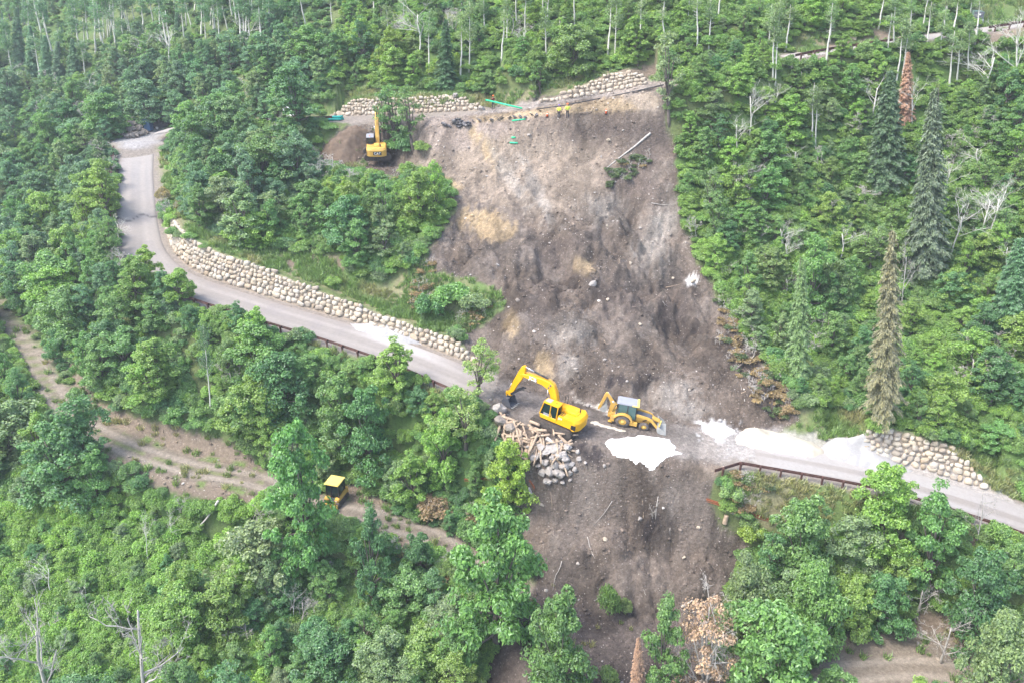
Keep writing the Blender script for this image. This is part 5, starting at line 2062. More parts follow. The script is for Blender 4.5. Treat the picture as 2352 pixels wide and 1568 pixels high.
def small_car(name, label, cat_, loc, yaw, L, Wd, H, paint, open_cab=False, wheel_r=0.33):
    t = thing(name, label, cat_, loc, yaw)
    z = wheel_r
    bm = B()
    hood = 0.5 * L
    prism(bm, [(-L / 2, z * 0.9), (L / 2 - 0.1, z * 0.9), (L / 2, z * 1.3), (L / 2 - 0.05, H * 0.52), (L * 0.22, H * 0.58), (-L / 2, H * 0.55)], -Wd / 2, Wd / 2)
    mesh_bm('body', bm, paint, t, bevel=0.06, seg=2)
    bm = B()
    if open_cab:
        for x in (-0.25 * L, 0.18 * L):
            for y in (-Wd * 0.44, Wd * 0.44):
                cyl(bm, (x, y, H * 0.5), (x * 0.9, y, H), 0.035, k=6)
        mesh_bm('roll_cage', bm, M['black'], t)
        bm = B()
        bx(bm, (-0.03 * L, 0, H), (0.45 * L, Wd * 0.95, 0.06))
        mesh_bm('roof', bm, M['darkgrey'], t, bevel=0.02)
        bm = B()
        bx(bm, (-0.1 * L, 0, H * 0.6), (0.4, Wd * 0.8, 0.35))
        mesh_bm('seat', bm, M['seat'], t)
    else:
        prism(bm, [(L * 0.20, H * 0.56), (L * 0.06, H), (-L * 0.14, H), (-L * 0.20, H * 0.54)], -Wd * 0.44, Wd * 0.44)
        cb_ = mesh_bm('cab', bm, paint, t, bevel=0.05)
        bm = B()
        prism(bm, [(L * 0.15, H * 0.62), (L * 0.05, H * 0.95), (-L * 0.12, H * 0.95), (-L * 0.16, H * 0.62)], -Wd * 0.445, Wd * 0.445)
        mesh_bm('window', bm, M['glass'], cb_)
    for x in (-L * 0.31, L * 0.31):
        for y in (-Wd * 0.46, Wd * 0.46):
            bm = B()
            cyl(bm, (x, y - 0.11, z), (x, y + 0.11, z), z, k=18)
            w_ = mesh_bm('wheel', bm, M['tyre'], t, bevel=0.03)
            bm = B()
            sg = 1 if y > 0 else -1
            cyl(bm, (x, y + sg * 0.10, z), (x, y + sg * 0.13, z), z * 0.6, k=14)
            mesh_bm('rim', bm, M['bucketsteel'], w_)
    return t


pu = hit(356, 300)
small_car('utility_vehicle', 'dark open utility vehicle parked right of the blue portable toilet', 'utility vehicle', pu + Vector((1.1, 0.8, 0.1)), math.radians(200), 2.9, 1.55, 1.95, M['black'], True)
iv = near_idx(upperR, (655, 280))
small_car('pickup_truck', 'white pickup truck glimpsed through trees on the upper road', 'truck', tuple(upperR[iv] + np.array([0, 0.3, 0.04])), math.atan2(-upperN[iv][0], upperN[iv][1]) + math.pi, 5.3, 1.95, 1.85, M['white'], False, 0.38)
# utility box by the upper right road
iu = near_idx(upperR, (2278, 66))
pu = upperR[iu] + upperN[iu] * 3.6
t = thing('utility_box', 'grey-green utility box with a dark front at the top right road', 'utility box', (pu[0], pu[1], gz(pu[0], pu[1])), math.radians(-10))
bm = B()
bx(bm, (0, 0, 0.35), (1.5, 1.3, 0.8))
mesh_bm('plinth', bm, M['roofgrey'], t, bevel=0.03)
bm = B()
prism(bm, [(-0.7, 0.75), (0.7, 0.75), (0.7, 1.65), (0.2, 1.85), (-0.7, 1.85)], -0.55, 0.55)
mesh_bm('cabinet', bm, M['utility'], t, bevel=0.03)
bm = B()
bx(bm, (0.0, -0.565, 1.25), (1.2, 0.03, 0.85))
dp = mesh_bm('door', bm, M['darkgrey'], t)
bm = B()
bx(bm, (0.1, -0.585, 1.35), (0.3, 0.012, 0.2))
mesh_bm('notice', bm, M['white'], dp)


# ---------------------------------------------------------------- heaps and mounds
def mound(name, label, cat_, P, H, mat, edge=14, peaks=None, kind=None, rough=0.06, step=0.16):
    w = [hit(*p) for p in P]
    x0, x1 = min(q.x for q in w) - 0.6, max(q.x for q in w) + 0.6
    y0, y1 = min(q.y for q in w) - 0.6, max(q.y for q in w) + 0.6
    X, Y = np.meshgrid(np.arange(x0, x1, step), np.arange(y0, y1, step))
    Z = ground(X, Y)
    WP = np.array([(q.x, q.y) for q in w])
    d = -poly_sd(X + (fbm(X / 0.7, Y / 0.7, 3, 501) - 0.5) * 0.5, Y + (fbm(X / 0.7, Y / 0.7, 3, 507) - 0.5) * 0.5, WP)
    if peaks:
        hh = np.zeros(X.shape)
        for (px, py, r, h) in peaks:
            q = hit(px, py)
            hh = np.maximum(hh, h - np.hypot(X - q.x, Y - q.y) * h / r)
        hh = np.minimum(np.maximum(hh, 0.06), 0.06 + np.maximum(d, 0) * 0.85)
        hh = hh * 0.9 + 0.1 * smooth(0, 1.2, d) * H
    else:
        hh = H * smooth(-0.02, edge * 0.05, d)
    hh = hh + (fbm(X / 0.8, Y / 0.8, 4, 511) - 0.5) * rough
    Zt = np.where(d > 0, Z + np.maximum(hh, 0.03), Z - 0.12)
    ii = np.arange(X.size).reshape(X.shape)
    q = np.stack([ii[:-1, :-1], ii[:-1, 1:], ii[1:, 1:], ii[1:, :-1]], -1).reshape(-1, 4)
    q = q[(d.ravel()[q] > -0.25).all(1)]
    used, inv = np.unique(q, return_inverse=True)
    Vv = np.stack([X, Y, Zt], -1).reshape(-1, 3)[used]
    o = mesh_np(name, Vv, inv.reshape(-1, 4), mat, None, True)
    return tag(o, label, cat_, kind=kind)


mound('powder_patch', 'flat bright white powder patch on the road below the backhoe', 'powder patch',
      [(1388, 1014), (1400, 1007), (1430, 1003), (1470, 1000), (1510, 1002), (1535, 1008), (1548, 1020), (1552, 1034), (1566, 1040), (1548, 1046), (1530, 1056), (1512, 1068), (1500, 1086), (1494, 1086), (1486, 1072), (1474, 1062),
       (1460, 1063), (1445, 1058), (1422, 1054), (1404, 1043), (1396, 1030)], 0.22, M['chalk'], 8, rough=0.03)
mound('powder_heap', 'cream white powder heap at the foot of the slide beside the grey gravel mound', 'powder heap',
      [(1690, 1005), (1702, 990), (1730, 982), (1780, 990), (1830, 1005), (1870, 1020), (1895, 1036), (1870, 1052), (1800, 1045), (1730, 1030), (1690, 1018)], 1.2, M['cream_chalk'],
      peaks=[(1738, 1004, 2.6, 0.95), (1795, 1014, 3.0, 0.85), (1850, 1032, 2.6, 0.7)], rough=0.16)
mound('gravel_heap', 'large pale grey gravel heap leaning on the right boulder wall', 'gravel heap',
      [(1880, 1030), (1900, 1012), (1960, 1005), (2020, 1028), (2070, 1058), (2100, 1084), (2060, 1088), (1980, 1072), (1910, 1055)], 1.6, M['gravel'],
      peaks=[(1935, 1028, 3.4, 1.3), (1995, 1050, 3.4, 0.95)], rough=0.10)
mound('gravel_heap', 'pale grey gravel heap at the foot of the long boulder wall near its right end', 'gravel heap',
      [(805, 742), (850, 740), (900, 752), (950, 772), (972, 792), (930, 788), (870, 774), (812, 756)], 1.2, M['gravel'], peaks=[(915, 768, 3.0, 1.5), (865, 754, 2.5, 1.0)], rough=0.06)
mound('soil_heap', 'brown soil heap sloping down left of the upper excavator', 'soil heap', [(735, 352), (780, 304), (815, 288), (845, 300), (838, 350), (812, 378), (765, 385)], 1.2, M['earth'], peaks=[(815, 305, 4.5, 2.0), (790, 335, 3.5, 1.3)], rough=0.35)
mound('powder_streak', 'thin white powder streak on the road behind the white patch', 'powder streak',
      [(1352, 968), (1366, 966), (1395, 975), (1420, 984), (1440, 988), (1432, 992), (1400, 984), (1370, 976)], 0.05, M['cream_chalk'], 5, rough=0.05)
mound('powder_patch', 'small pale powder patch at the slide foot left of the cream heap', 'powder patch',
      [(1612, 985), (1640, 972), (1668, 978), (1690, 990), (1672, 1000), (1640, 996)], 0.15, M['chalk'], 8, rough=0.12)


def rock(kindlist, p, s, rz, mat, label, name='boulder', cat_='boulder', group=None, sink=0.25, tilt=0.5):
    V, F = kindlist
    r = random.Random(int(p[0] * 991 + p[1] * 77))
    sc = np.array([s * r.uniform(0.8, 1.25), s * r.uniform(0.75, 1.05), s * r.uniform(0.6, 0.9)])
    Vr = (V * sc) @ rotm(r.uniform(-tilt, tilt), r.uniform(-tilt, tilt), rz).T
    o = mesh_np(name, Vr, F, mat, None, False)
    o.location = (p[0], p[1], p[2] - Vr[:, 2].min() - s * sink)
    return tag(o, label, cat_, group)


r_ = random.Random(5)
# grey boulder pile under the logs
spots = []
for px, py, s in [(1226, 1054, .55), (1240, 1050, .5), (1258, 1042, .55), (1276, 1036, .6), (1218, 1040, .42), (1268, 1055, .48), (1288, 1052, .62), (1250, 1068, .5), (1236, 1072, .4), (1276, 1074, .6), (1300, 1060, .5),
                  (1298, 1078, .62), (1312, 1070, .4), (1262, 1090, .6), (1284, 1094, .55), (1310, 1090, .35), (1246, 1090, .42), (1274, 1108, .36), (1292, 1110, .3), (1258, 1108, .5), (1320, 1082, .35), (1330, 1056, .32),
                  (1205, 1052, .3), (1242, 1030, .45), (1212, 1030, .36), (1286, 1020, .4), (1302, 1034, .5), (1326, 1040, .3), (1344, 1064, .25), (1310, 1104, .22)]:
    p = hit(px, py)
    rock(ROCK3[r_.randrange(8)], p, s * 0.95, r_.uniform(0, 6), M['greystone'], 'angular pale grey boulder in the pile below the log pile', group='boulders of the pile below the logs', sink=0.12)
for px, py, s, m, lab in [(1148, 948, .75, 'greystone', 'rounded grey boulder beside the raised excavator bucket'), (1150, 975, .7, 'darkstone', 'brown boulder at the upper left of the log pile'),
                     (1172, 990, .65, 'darkstone', 'brown boulder half buried under the left logs')]:
    rock(ROCK2[r_.randrange(8)], hit(px, py), s, 1.0, M[m], lab, sink=0.15)
# rock heap at the road end
for px, py, s, l in [(292, 315, .8, 0), (302, 318, .8, 0), (312, 318, .7, 0), (322, 316, .8, 0), (334, 312, .9, 0), (340, 308, .8, 0), (298, 312, .8, .5), (308, 312, .9, .7), (318, 311, .9, .7), (328, 308, .9, .6), (304, 308, .8, 1.0),
                     (312, 306, .9, 1.4), (320, 305, .8, 1.3), (313, 304, .8, 1.9), (346, 309, .5, 0), (286, 316, .5, 0), (296, 306, .5, .9)]:
    p = hit(px, py)
    rock(ROCK3[r_.randrange(8)], (p.x - 0.5, p.y, p.z + l * 0.85), s * 0.74, r_.uniform(0, 6), M['darkstone'], 'brown rock in the heap closing the left road end', 'rock', 'rock', 'rocks of the heap at the road end', sink=0.1)
# single boulders on the slide
LONE = [(1360, 655, .55, 'greystone', 'large grey boulder in the middle of the slide'), (1205, 672, .3, 'whitestone', None), (1395, 690, .28, 'whitestone', None), (1293, 724, .4, 'greystone', None), (1143, 610, .36, 'greystone', None),
        (1136, 625, .4, 'greystone', None), (1190, 690, .35, 'darkstone', None), (1268, 455, .25, 'whitestone', None), (1395, 520, .22, 'whitestone', None), (1303, 476, .3, 'whitestone', None), (1448, 606, .28, 'whitestone', None),
        (1525, 720, .4, 'greystone', None), (1545, 640, .25, 'whitestone', None), (1618, 700, .3, 'whitestone', None), (1592, 648, .55, 'whitestone', 'white angular rock at the right rim of the slide'), (1608, 790, .4, 'whitestone', None),
        (1470, 745, .24, 'whitestone', None), (1440, 800, .3, 'greystone', None), (1350, 930, .3, 'greystone', None), (1430, 640, .3, 'greystone', None), (1398, 324, .4, 'whitestone', 'pale oval boulder high on the dark upper slide'),
        (1245, 340, .3, 'greystone', None), (1215, 312, .35, 'greystone', None), (1500, 345, .3, 'greystone', None), (1470, 1192, .3, 'greystone', None), (1545, 1215, .3, 'whitestone', None), (1390, 1240, .3, 'whitestone', None),
        (1610, 1200, .3, 'whitestone', None), (1604, 1212, .28, 'whitestone', None), (1636, 1268, .36, 'greystone', None), (1570, 1280, .25, 'whitestone', None), (1530, 1240, .3, 'greystone', None), (1622, 1440, .8, 'greystone', 'large grey boulder at the lower end of the slide toe'),
        (1350, 1110, .3, 'greystone', None), (1388, 1070, .26, 'greystone', None), (1340, 1505, .32, 'whitestone', None), (1690, 1180, .4, 'greystone', None), (1660, 1120, .45, 'greystone', None), (1245, 1160, .25, 'whitestone', None),
        (2220, 1450, .5, 'whitestone', None), (2185, 1445, .5, 'greystone', None), (2290, 1475, .45, 'greystone', None), (2268, 1462, .5, 'greystone', None), (2200, 1478, .35, 'greystone', None), (2110, 1480, .3, 'greystone', None),
        (1096, 243, .55, 'whitestone', 'pale boulder sitting on the end of the low cream wall'), (1108, 254, .7, 'greystone', 'grey boulder slumped from the end of the low cream wall'),
        (1010, 226, .45, 'whitestone', None), (1022, 227, .5, 'whitestone', None), (1034, 228, .45, 'whitestone', None), (1016, 220, .42, 'whitestone', None), (1030, 219, .45, 'greystone', None), (1046, 222, .5, 'greystone', None), (1040, 215, .42, 'whitestone', None), (1050, 217, .4, 'whitestone', None), (1028, 213, .35, 'whitestone', None),
        (1960, 92, .8, 'whitestone', 'pale boulder beside the upper right road gap'), (2075, 98, .7, 'whitestone', None), (2068, 96, .6, 'whitestone', None)]
lone = []
for i_, (px, py, s, m, lab) in enumerate(LONE):
    if not lab and py > 300 and i_ % 2:
        continue
    p = hit(px, py)
    o = rock(ROCK3[r_.randrange(8)], p, s * 0.85, r_.uniform(0, 6), M[m], lab or 'boulder', sink=0.42)
    if not lab:
        lone.append((o, px, py, {'greystone': 'grey boulder', 'whitestone': 'pale boulder', 'darkstone': 'brown boulder'}[m], 'single boulders scattered about'))
# broken asphalt
for i in range(34):
    if i < 22:
        px, py = r_.uniform(1018, 1078), r_.uniform(281, 294)
        lab, gp = 'broken dark asphalt slab in the heap at the left end of the road edge', 'asphalt slabs of the heap'
    else:
        k = (i - 22) / 11
        px, py = 1088 + 145 * k + r_.uniform(-3, 3), 282 - 14 * k + r_.uniform(-1.5, 1.5)
        lab, gp = 'broken asphalt slab in the row along the dropped road edge', 'asphalt slabs of the row'
    p = hit(px, py)
    n = r_.randrange(5, 8)
    bm = B()
    pts = [(math.cos(6.283 * k / n) * r_.uniform(0.4, 0.8), math.sin(6.283 * k / n) * r_.uniform(0.3, 0.6)) for k in range(n)]
    prism(bm, pts, -0.06, 0.06)
    o = mesh_bm('asphalt_slab', bm, M['asphalt_slab'])
    o.rotation_euler = (math.pi / 2 + r_.uniform(-0.6, 0.6), r_.uniform(-0.6, 0.6), r_.uniform(0, 6))
    o.location = p + Vector((0, 0, r_.uniform(0.05, 0.45)))
    o.scale = (r_.uniform(0.6, 1.0) * (0.95 if i < 22 else 0.62),) * 3
    tag(o, lab, 'asphalt slab', gp)
# log pile
for i in range(92):
    k = r_.random()
    px = 1148 + 150 * k + r_.uniform(-10, 10)
    py = 972 + 46 * k + r_.uniform(-18, 46) * (0.6 + 0.5 * (1 - abs(k - .4)))
    if py < 972 + (px - 1222) * 0.49 or py < 958:
        continue
    p = hit(px, py)
    ln = r_.uniform(0.7, 1.8)
    rad = r_.uniform(0.08, 0.16)
    a = r_.choice([r_.gauss(-1.7, 0.6), r_.gauss(-0.4, 0.5), r_.uniform(0, 6.28)])
    d = Vector((math.cos(a), math.sin(a), 0))
    e = p + d * ln
    z1 = max(gz(e.x, e.y), p.z - 1.2)
    dv = Vector((d.x * ln, d.y * ln, z1 - p.z + r_.uniform(-0.1, 0.25)))
    V, F = tube(wob((0, 0, 0), tuple(dv), 5, 0.03, rng), np.linspace(rad, rad * r_.uniform(0.7, 0.95), 5), 8)
    o = mesh_np('log', V, F, M['log'], None, True)
    o.location = p + Vector((0, 0, r_.uniform(0.1, 0.55)))
    tag(o, 'pale brown cut log in the heap below the large excavator', 'log', 'logs of the heap below the excavator')
for i, (lab, P, rad, mt_) in enumerate([
        ('long pale fallen tree trunk lying across the upper right of the slide', [(1392, 388), (1425, 362), (1458, 338), (1494, 308)], (0.05, 0.15), 'deadwood'),
        ('thick grey log lying between the log pile and the boulders', [(1255, 1008), (1270, 1020), (1290, 1030)], (0.22, 0.17), 'deadwood'),
        ('grey weathered log below the track, upper of two', [(436, 1178), (418, 1160), (400, 1150)], (0.16, 0.12), 'deadwood'),
        ('grey weathered log below the track, lower of two', [(442, 1172), (430, 1160), (418, 1152)], (0.14, 0.10), 'deadwood'),
        ('dark fallen branch at the right rim of the slide', [(1690, 850), (1712, 828), (1734, 800)], (0.12, 0.06), 'bark'),
        ('brown upright stump on the slide toe', [(1664, 1205), (1665, 1195)], (0.25, 0.22), 'log'),
        ('grey bent branch lying in grass below the guardrail', [(2090, 1150), (2110, 1160), (2140, 1166)], (0.05, 0.03), 'bark'),
        ('pale branch on the lower edge of the slide toe', [(1565, 1395), (1580, 1385), (1592, 1378)], (0.12, 0.06), 'deadwood'),
        ('leaning grey log beside the fallen rail left of the boulders', [(1212, 1122), (1226, 1150)], (0.22, 0.18), 'deadwood'),
        ('white fallen dead branch among the lower left brush', [(508, 1180), (480, 1215), (448, 1240)], (0.13, 0.05), 'deadwood'),
        ('dark fallen trunk lying in the woods right of the slide', [(1770, 322), (1790, 345), (1815, 378)], (0.10, 0.07), 'bark'),
        ('pale fallen branch in the lower woods left of the dark trees', [(708, 1335), (690, 1360), (668, 1385)], (0.10, 0.05), 'deadwood'),
        ('black drain hose lying along the upper road', [(1232, 252), (1300, 243), (1370, 229), (1450, 213), (1525, 196)], (0.07, 0.07), 'black'),
        ('grey plastic sheet edge pipe beside the two workers', [(1330, 262), (1360, 258)], (0.05, 0.05), 'bark')]):
    pts = [np.array(hit(*q)) for q in P]
    if i == 5:
        pts = [np.array(hit(*P[0])), np.array(hit(*P[0])) + np.array([0.1, 0.1, 0.9])]
    if i in (9,):
        pts = [q + np.array([0, 0, 1.6 - 0.3 * k]) for k, q in enumerate(pts)]
    pts = np.array(pts)
    s = np.linspace(0, len(pts) - 1, 14)
    Q = np.stack([np.interp(s, np.arange(len(pts)), pts[:, k]) for k in range(3)], 1)
    Q[:, 2] += np.linspace(rad[0], rad[1], 14) * 0.7
    V, F = tube(Q - Q[0], np.linspace(rad[0], rad[1], 14), 8)
    o = mesh_np('drain_hose' if 'hose' in lab or 'pipe' in lab else ('stump' if 'stump' in lab else 'fallen_log'), V, F, M[mt_], None, True)
    o.location = Q[0]
    tag(o, lab, 'hose' if 'hose' in lab or 'pipe' in lab else 'log')
# sticks and roots left in the soil
sticks = []
for i in range(46):
    px, py = r_.choice([(r_.uniform(1180, 1680), r_.uniform(1130, 1390)), (r_.uniform(1150, 1600), r_.uniform(430, 900)), (r_.uniform(1650, 1790), r_.uniform(720, 960)), (r_.uniform(960, 1010), r_.uniform(600, 720))])
    if poly_sd(np.array([px]), np.array([py]), SLIDE)[0] > -4:
        continue
    p = hit(px, py)
    a = r_.uniform(0, 6.28)
    ln = r_.uniform(0.6, 2.2)
    e = Vector((p.x + math.cos(a) * ln, p.y + math.sin(a) * ln, 0))
    e.z = gz(e.x, e.y)
    V, F = tube(wob((0, 0, 0), tuple(e - p), 7, 0.07, rng), np.linspace(r_.uniform(0.025, 0.06), 0.012, 7), 5)
    o = mesh_np('branch', V, F, M['deadwood' if r_.random() < 0.5 else 'log'], None, True)
    o.location = p + Vector((0, 0, 0.04))
    tag(o, 'branch', 'branch', 'broken branches lying on the slide')
    sticks.append((o, px, py, 'broken bare branch'))
KB = []
for i, (h, w, nl, per, leaf, lo) in enumerate([(6.2, 5.2, 96, 140, 0.20, 0.10), (5.4, 4.8, 90, 135, 0.19, 0.08), (7.0, 5.0, 104, 135, 0.20, 0.12), (5.0, 5.4, 90, 140, 0.20, 0.05),
                                               (6.6, 4.2, 84, 130, 0.18, 0.10), (5.8, 4.6, 74, 120, 0.19, 0.10)]):
    t, c = broadleaf(100 + i, h, w, nl, per, leaf, lo)
    KB.append(Kind('leafy_tree', 'tree', t, c, M['bark'], M['leaf'], h, w))
KL = []
for i, (h, w, nl, per, leaf) in enumerate([(6.0, 4.4, 60, 62, 0.16), (5.6, 3.8, 54, 62, 0.15), (6.4, 3.4, 54, 66, 0.16)]):   # airy trees seen through
    t, c = broadleaf(140 + i, h, w, nl, per, leaf, 0.28)
    KL.append(Kind('airy_tree', 'tree', t, c, M['bark'], M['leaf'], h, w))
KA = []
for i, (h, cr, w, lv) in enumerate([(12, 0.42, 2.8, 1700), (13, 0.36, 2.6, 1300), (11, 0.5, 3.0, 1900), (12.5, 0.3, 2.4, 700)]):
    t, c = aspen(160 + i, h, cr, w, lv)
    KA.append(Kind('aspen', 'aspen', t, c, M['aspenbark'], M['leaf'], h, w))
KN = []
for i in range(3):                                                   # bare aspens
    t, c = aspen(170 + i, 11, 0.5, 3.4, 0)
    b = bare(175 + i, 11, 0.42, 0.15, 3, 5, 0.5)
    KN.append(Kind('bare_aspen', 'bare tree', b, None, M['aspenbark'], None, 11, 3.4))
KD = [Kind('dead_tree', 'dead tree', bare(180 + i, 6, 0.62, 0.15, 4, 4, 0.25), None, M['deadwood'], None, 6, 4) for i in range(3)]
KG = [Kind('bare_bush', 'bare bush', bare(190 + i, 3.2, 0.55, 0.05, 4, 4, 0.05), None, M['deadwood'], None, 3.2, 2.6) for i in range(2)]
KC = []
for i, (h, w, lo, de, th) in enumerate([(13, 4.6, 0.05, 1.15, 0.0), (14, 3.8, 0.04, 1.0, 0.08), (12, 3.0, 0.06, 1.0, 0.1), (13, 4.4, 0.10, 0.9, 0.25)]):
    t, c = conifer(200 + i, h, w, lo, de, th)
    KC.append(Kind('spruce', 'spruce', t, c, M['bark'], M['needle'], h, w))
t, c = broadleaf(231, 7, 5.4, 70, 62, 0.19, 0.03)
b_ = bare(233, 6.8, 0.62, 0.13, 4, 5, 0.12, droop=0.5)
t = (np.vstack([t[0], b_[0]]), np.vstack([t[1], b_[1] + len(t[0])]))
KCD = Kind('dead_conifer', 'dead tree', t, c, M['deadwood'], M['needle'], 7, 5.4)
KS = [Kind('shrub', 'shrub', None, shrub(220 + i, *p), None, M['leaf'], p[0], p[1]) for i, p in enumerate([(1.8, 2.6, 2600, 0.16), (2.3, 2.4, 2600, 0.17), (1.4, 2.8, 2400, 0.16)])]

LEAN = 0.11      # the woods lean a little in to the hollow
PLANTS = []      # every plant: dict(kind, loc, scale, rz, tint, tone, label, group)


ASPENS = [(983, 170, 30), (1057, 181, 40), (1076, 165, 12), (1151, 145, 28), (1256, 141, 25), (1398, 126, -20), (1414, 128, -8), (1469, 116, 0), (1188, 67, -60), (1320, 64, -60),
          (1527, 57, -50), (1607, 121, -30), (1631, 114, 5), (1780, 185, 35), (1788, 195, 5), (1870, 336, 195), (1880, 336, 205), (2066, 198, 55), (2079, 175, 55), (2133, 100, 10),
          (2173, 85, -25), (2195, 75, -15), (2234, 50, -40), (2190, 202, 75), (2205, 190, 75), (2231, 175, 55), (22, 178, 48), (89, 190, 80), (138, 173, 75), (114, 128, 10), (190, 176, 95),
          (212, 128, 5), (196, 101, -15), (160, 165, 45), (242, 87, -25), (259, 87, -25), (232, 90, -15), (326, 81, 5), (348, 50, -35), (390, 108, 28), (425, 60, -25), (437, 64, -25),
          (469, 90, 12), (480, 60, -12), (549, 40, -45), (443, 34, -45), (473, 947, 752), (1901, 145, 15), (60, 120, 5), (290, 70, -30), (306, 62, -35), (275, 95, -5), (178, 110, 0),
          (700, 60, -30), (760, 55, -40), (860, 40, -60), (620, 40, -50), (520, 70, -20)]


def clear_mask():
    gy, gx = np.mgrid[0:1568:4, 0:2352:4].astype(float)
    m = np.zeros(gx.shape, bool)
    for P in CLEAR:
        m |= poly_sd(gx, gy, P) < 0
    return m


CLEAR = [SLIDE,
         [(245, 322), (260, 305), (300, 285), (325, 255), (385, 252), (388, 300), (372, 305), (358, 330), (348, 370), (352, 420), (370, 500), (378, 600), (330, 575), (285, 565), (268, 400), (252, 345)],
         [(350, 330), (372, 345), (385, 380), (390, 420), (360, 430), (348, 380)],
         [(362, 500), (395, 525), (500, 590), (640, 615), (800, 660), (900, 715), (1065, 775), (1140, 850), (1140, 905), (1100, 893), (960, 835), (870, 805), (800, 780), (620, 715), (500, 672), (420, 640), (365, 600)],
         [(700, 610), (790, 600), (900, 690), (1060, 765), (1120, 745), (960, 740), (860, 700)],
         [(1640, 1062), (1700, 1000), (1900, 975), (1935, 962), (2100, 985), (2230, 1045), (2325, 1110), (2352, 1160), (2352, 1195), (2290, 1185), (2190, 1160), (2000, 1112), (1660, 1068)],
         [(1660, 1075), (1990, 1125), (1960, 1170), (1800, 1170), (1700, 1170)],
         [(0, 725), (60, 800), (140, 920), (150, 935), (110, 930), (30, 810), (0, 760)], [(215, 965), (300, 1015), (420, 1055), (605, 1090), (605, 1120), (450, 1085), (300, 1045), (215, 990)],
         [(430, 655), (495, 678), (490, 716), (430, 692)], [(605, 712), (840, 786), (862, 832), (700, 776), (600, 742)], [(955, 832), (1100, 886), (1112, 916), (1000, 884), (950, 864)],
         [(400, 500), (560, 562), (700, 575), (790, 590), (800, 650), (900, 700), (640, 640), (500, 590)],
         [(210, 945), (330, 1000), (480, 1020), (590, 1070), (590, 1085), (450, 1060), (300, 1010)],
         [(300, 1070), (420, 1100), (600, 1140), (600, 1165), (500, 1140), (400, 1130)],
         [(745, 1098), (830, 1110), (900, 1180), (1030, 1225), (1035, 1290), (960, 1230), (860, 1215), (800, 1185), (745, 1165)],
         [(1240, 1380), (1420, 1410), (1640, 1400), (1620, 1470), (1560, 1480), (1450, 1490), (1400, 1568), (1120, 1568), (1170, 1450)],
         [(748, 235), (770, 203), (860, 200), (940, 202), (1110, 210), (1245, 190), (1360, 162), (1430, 160), (1518, 145), (1526, 260), (1100, 290), (940, 290), (748, 280)],
         [(815, 262), (885, 262), (905, 390), (815, 385)], [(738, 300), (790, 270), (840, 275), (830, 330), (760, 350)],
         [(2260, 20), (2352, 20), (2352, 80), (2250, 84)], [(2090, 1410), (2200, 1420), (2280, 1450), (2260, 1500), (2120, 1480)], [(1820, 90), (1885, 85), (1890, 135), (1820, 140)],
         [(1800, 955), (1860, 920), (1990, 940), (2010, 985), (1900, 1000)],
         [(300, 1385), (300, 1395), (250, 1480), (340, 1500), (330, 1400)],
         *[[(x_ - 5, y_ + 6), (x_ + 5, y_ + 6), (x_ + 6, y_ - (y_ - t_) * 0.6), (x_ - 6, y_ - (y_ - t_) * 0.6)] for x_, y_, t_ in ASPENS if y_ > 50],
         [(2035, 640), (2065, 640), (2065, 940), (2030, 940)], [(1835, 680), (1865, 680), (1855, 860), (1830, 860)],
         [(2055, 135), (2110, 130), (2105, 280), (2060, 280)], [(428, 750), (480, 930), (455, 930), (420, 820)], [(450, 1170), (515, 1165), (500, 1240), (450, 1240)]]
CM = clear_mask()


def blocked(base, h, w):
    u, v, f = project(np.array([base[0], base[1], base[2] + h * 0.60]))
    s = FV / f
    for k in range(10):
        a = k * 0.628
        x, y = u + math.cos(a) * w * 0.46 * s, v + math.sin(a) * h * 0.38 * s * 0.87
        i, j = int(x / 4), int(y / 4)
        if 0 <= i < CM.shape[1] and 0 <= j < CM.shape[0] and CM[j, i]:
            return True
    return False


def plant(kind, p, h, rz=None, wscale=1.0, tone='mid', label=None, group=None, jitter=0.12, hand=True, lean=(0, 0)):
    s = h / kind.h
    t = np.array(TINT.get(tone, TINT['mid'])) * rng.uniform(1 - jitter, 1 + jitter) * rng.uniform(0.94, 1.06, 3)
    u, v, f = project(np.array([p[0], p[1], p[2] + h * 0.6]))
    PLANTS.append(dict(kind=kind, loc=(p[0], p[1], p[2]), scale=(s * wscale, s * wscale, s), rz=rng.uniform(0, 6.28) if rz is None else rz, tint=tuple(t), tone=tone,
                       label=label, group=group, u=float(u), v=float(v), size=float(kind.w * s * wscale * h * (FV / f) ** 2), hand=hand, lean=lean))


def hand(kind, bx, by, ty, wpx, tone, label=None, rz=None):
    """a plant that the photograph shows apart: foot pixel, height up to pixel row ty, width in pixels"""
    ke = (bx - CX) / (CY + FV / math.tan(PITCH) - by) - LEAN * (1.7 if kind.cat == 'spruce' else 1.0) * (bx - CX) / 1100
    p = hit(bx - ke * (by - ty) * 0.5, by)
    _, _, f = project(np.array(p))
    s = FV / f
    el = PITCH - math.atan((CY - by) / FV)
    h = (by - ty) / (s * math.cos(el)) * 0.97
    w = wpx / s
    ws = (w / kind.w) / (h / kind.h)
    plant(kind, p, h, rz, float(np.clip(ws, 0.4, 2.2)), tone, label)


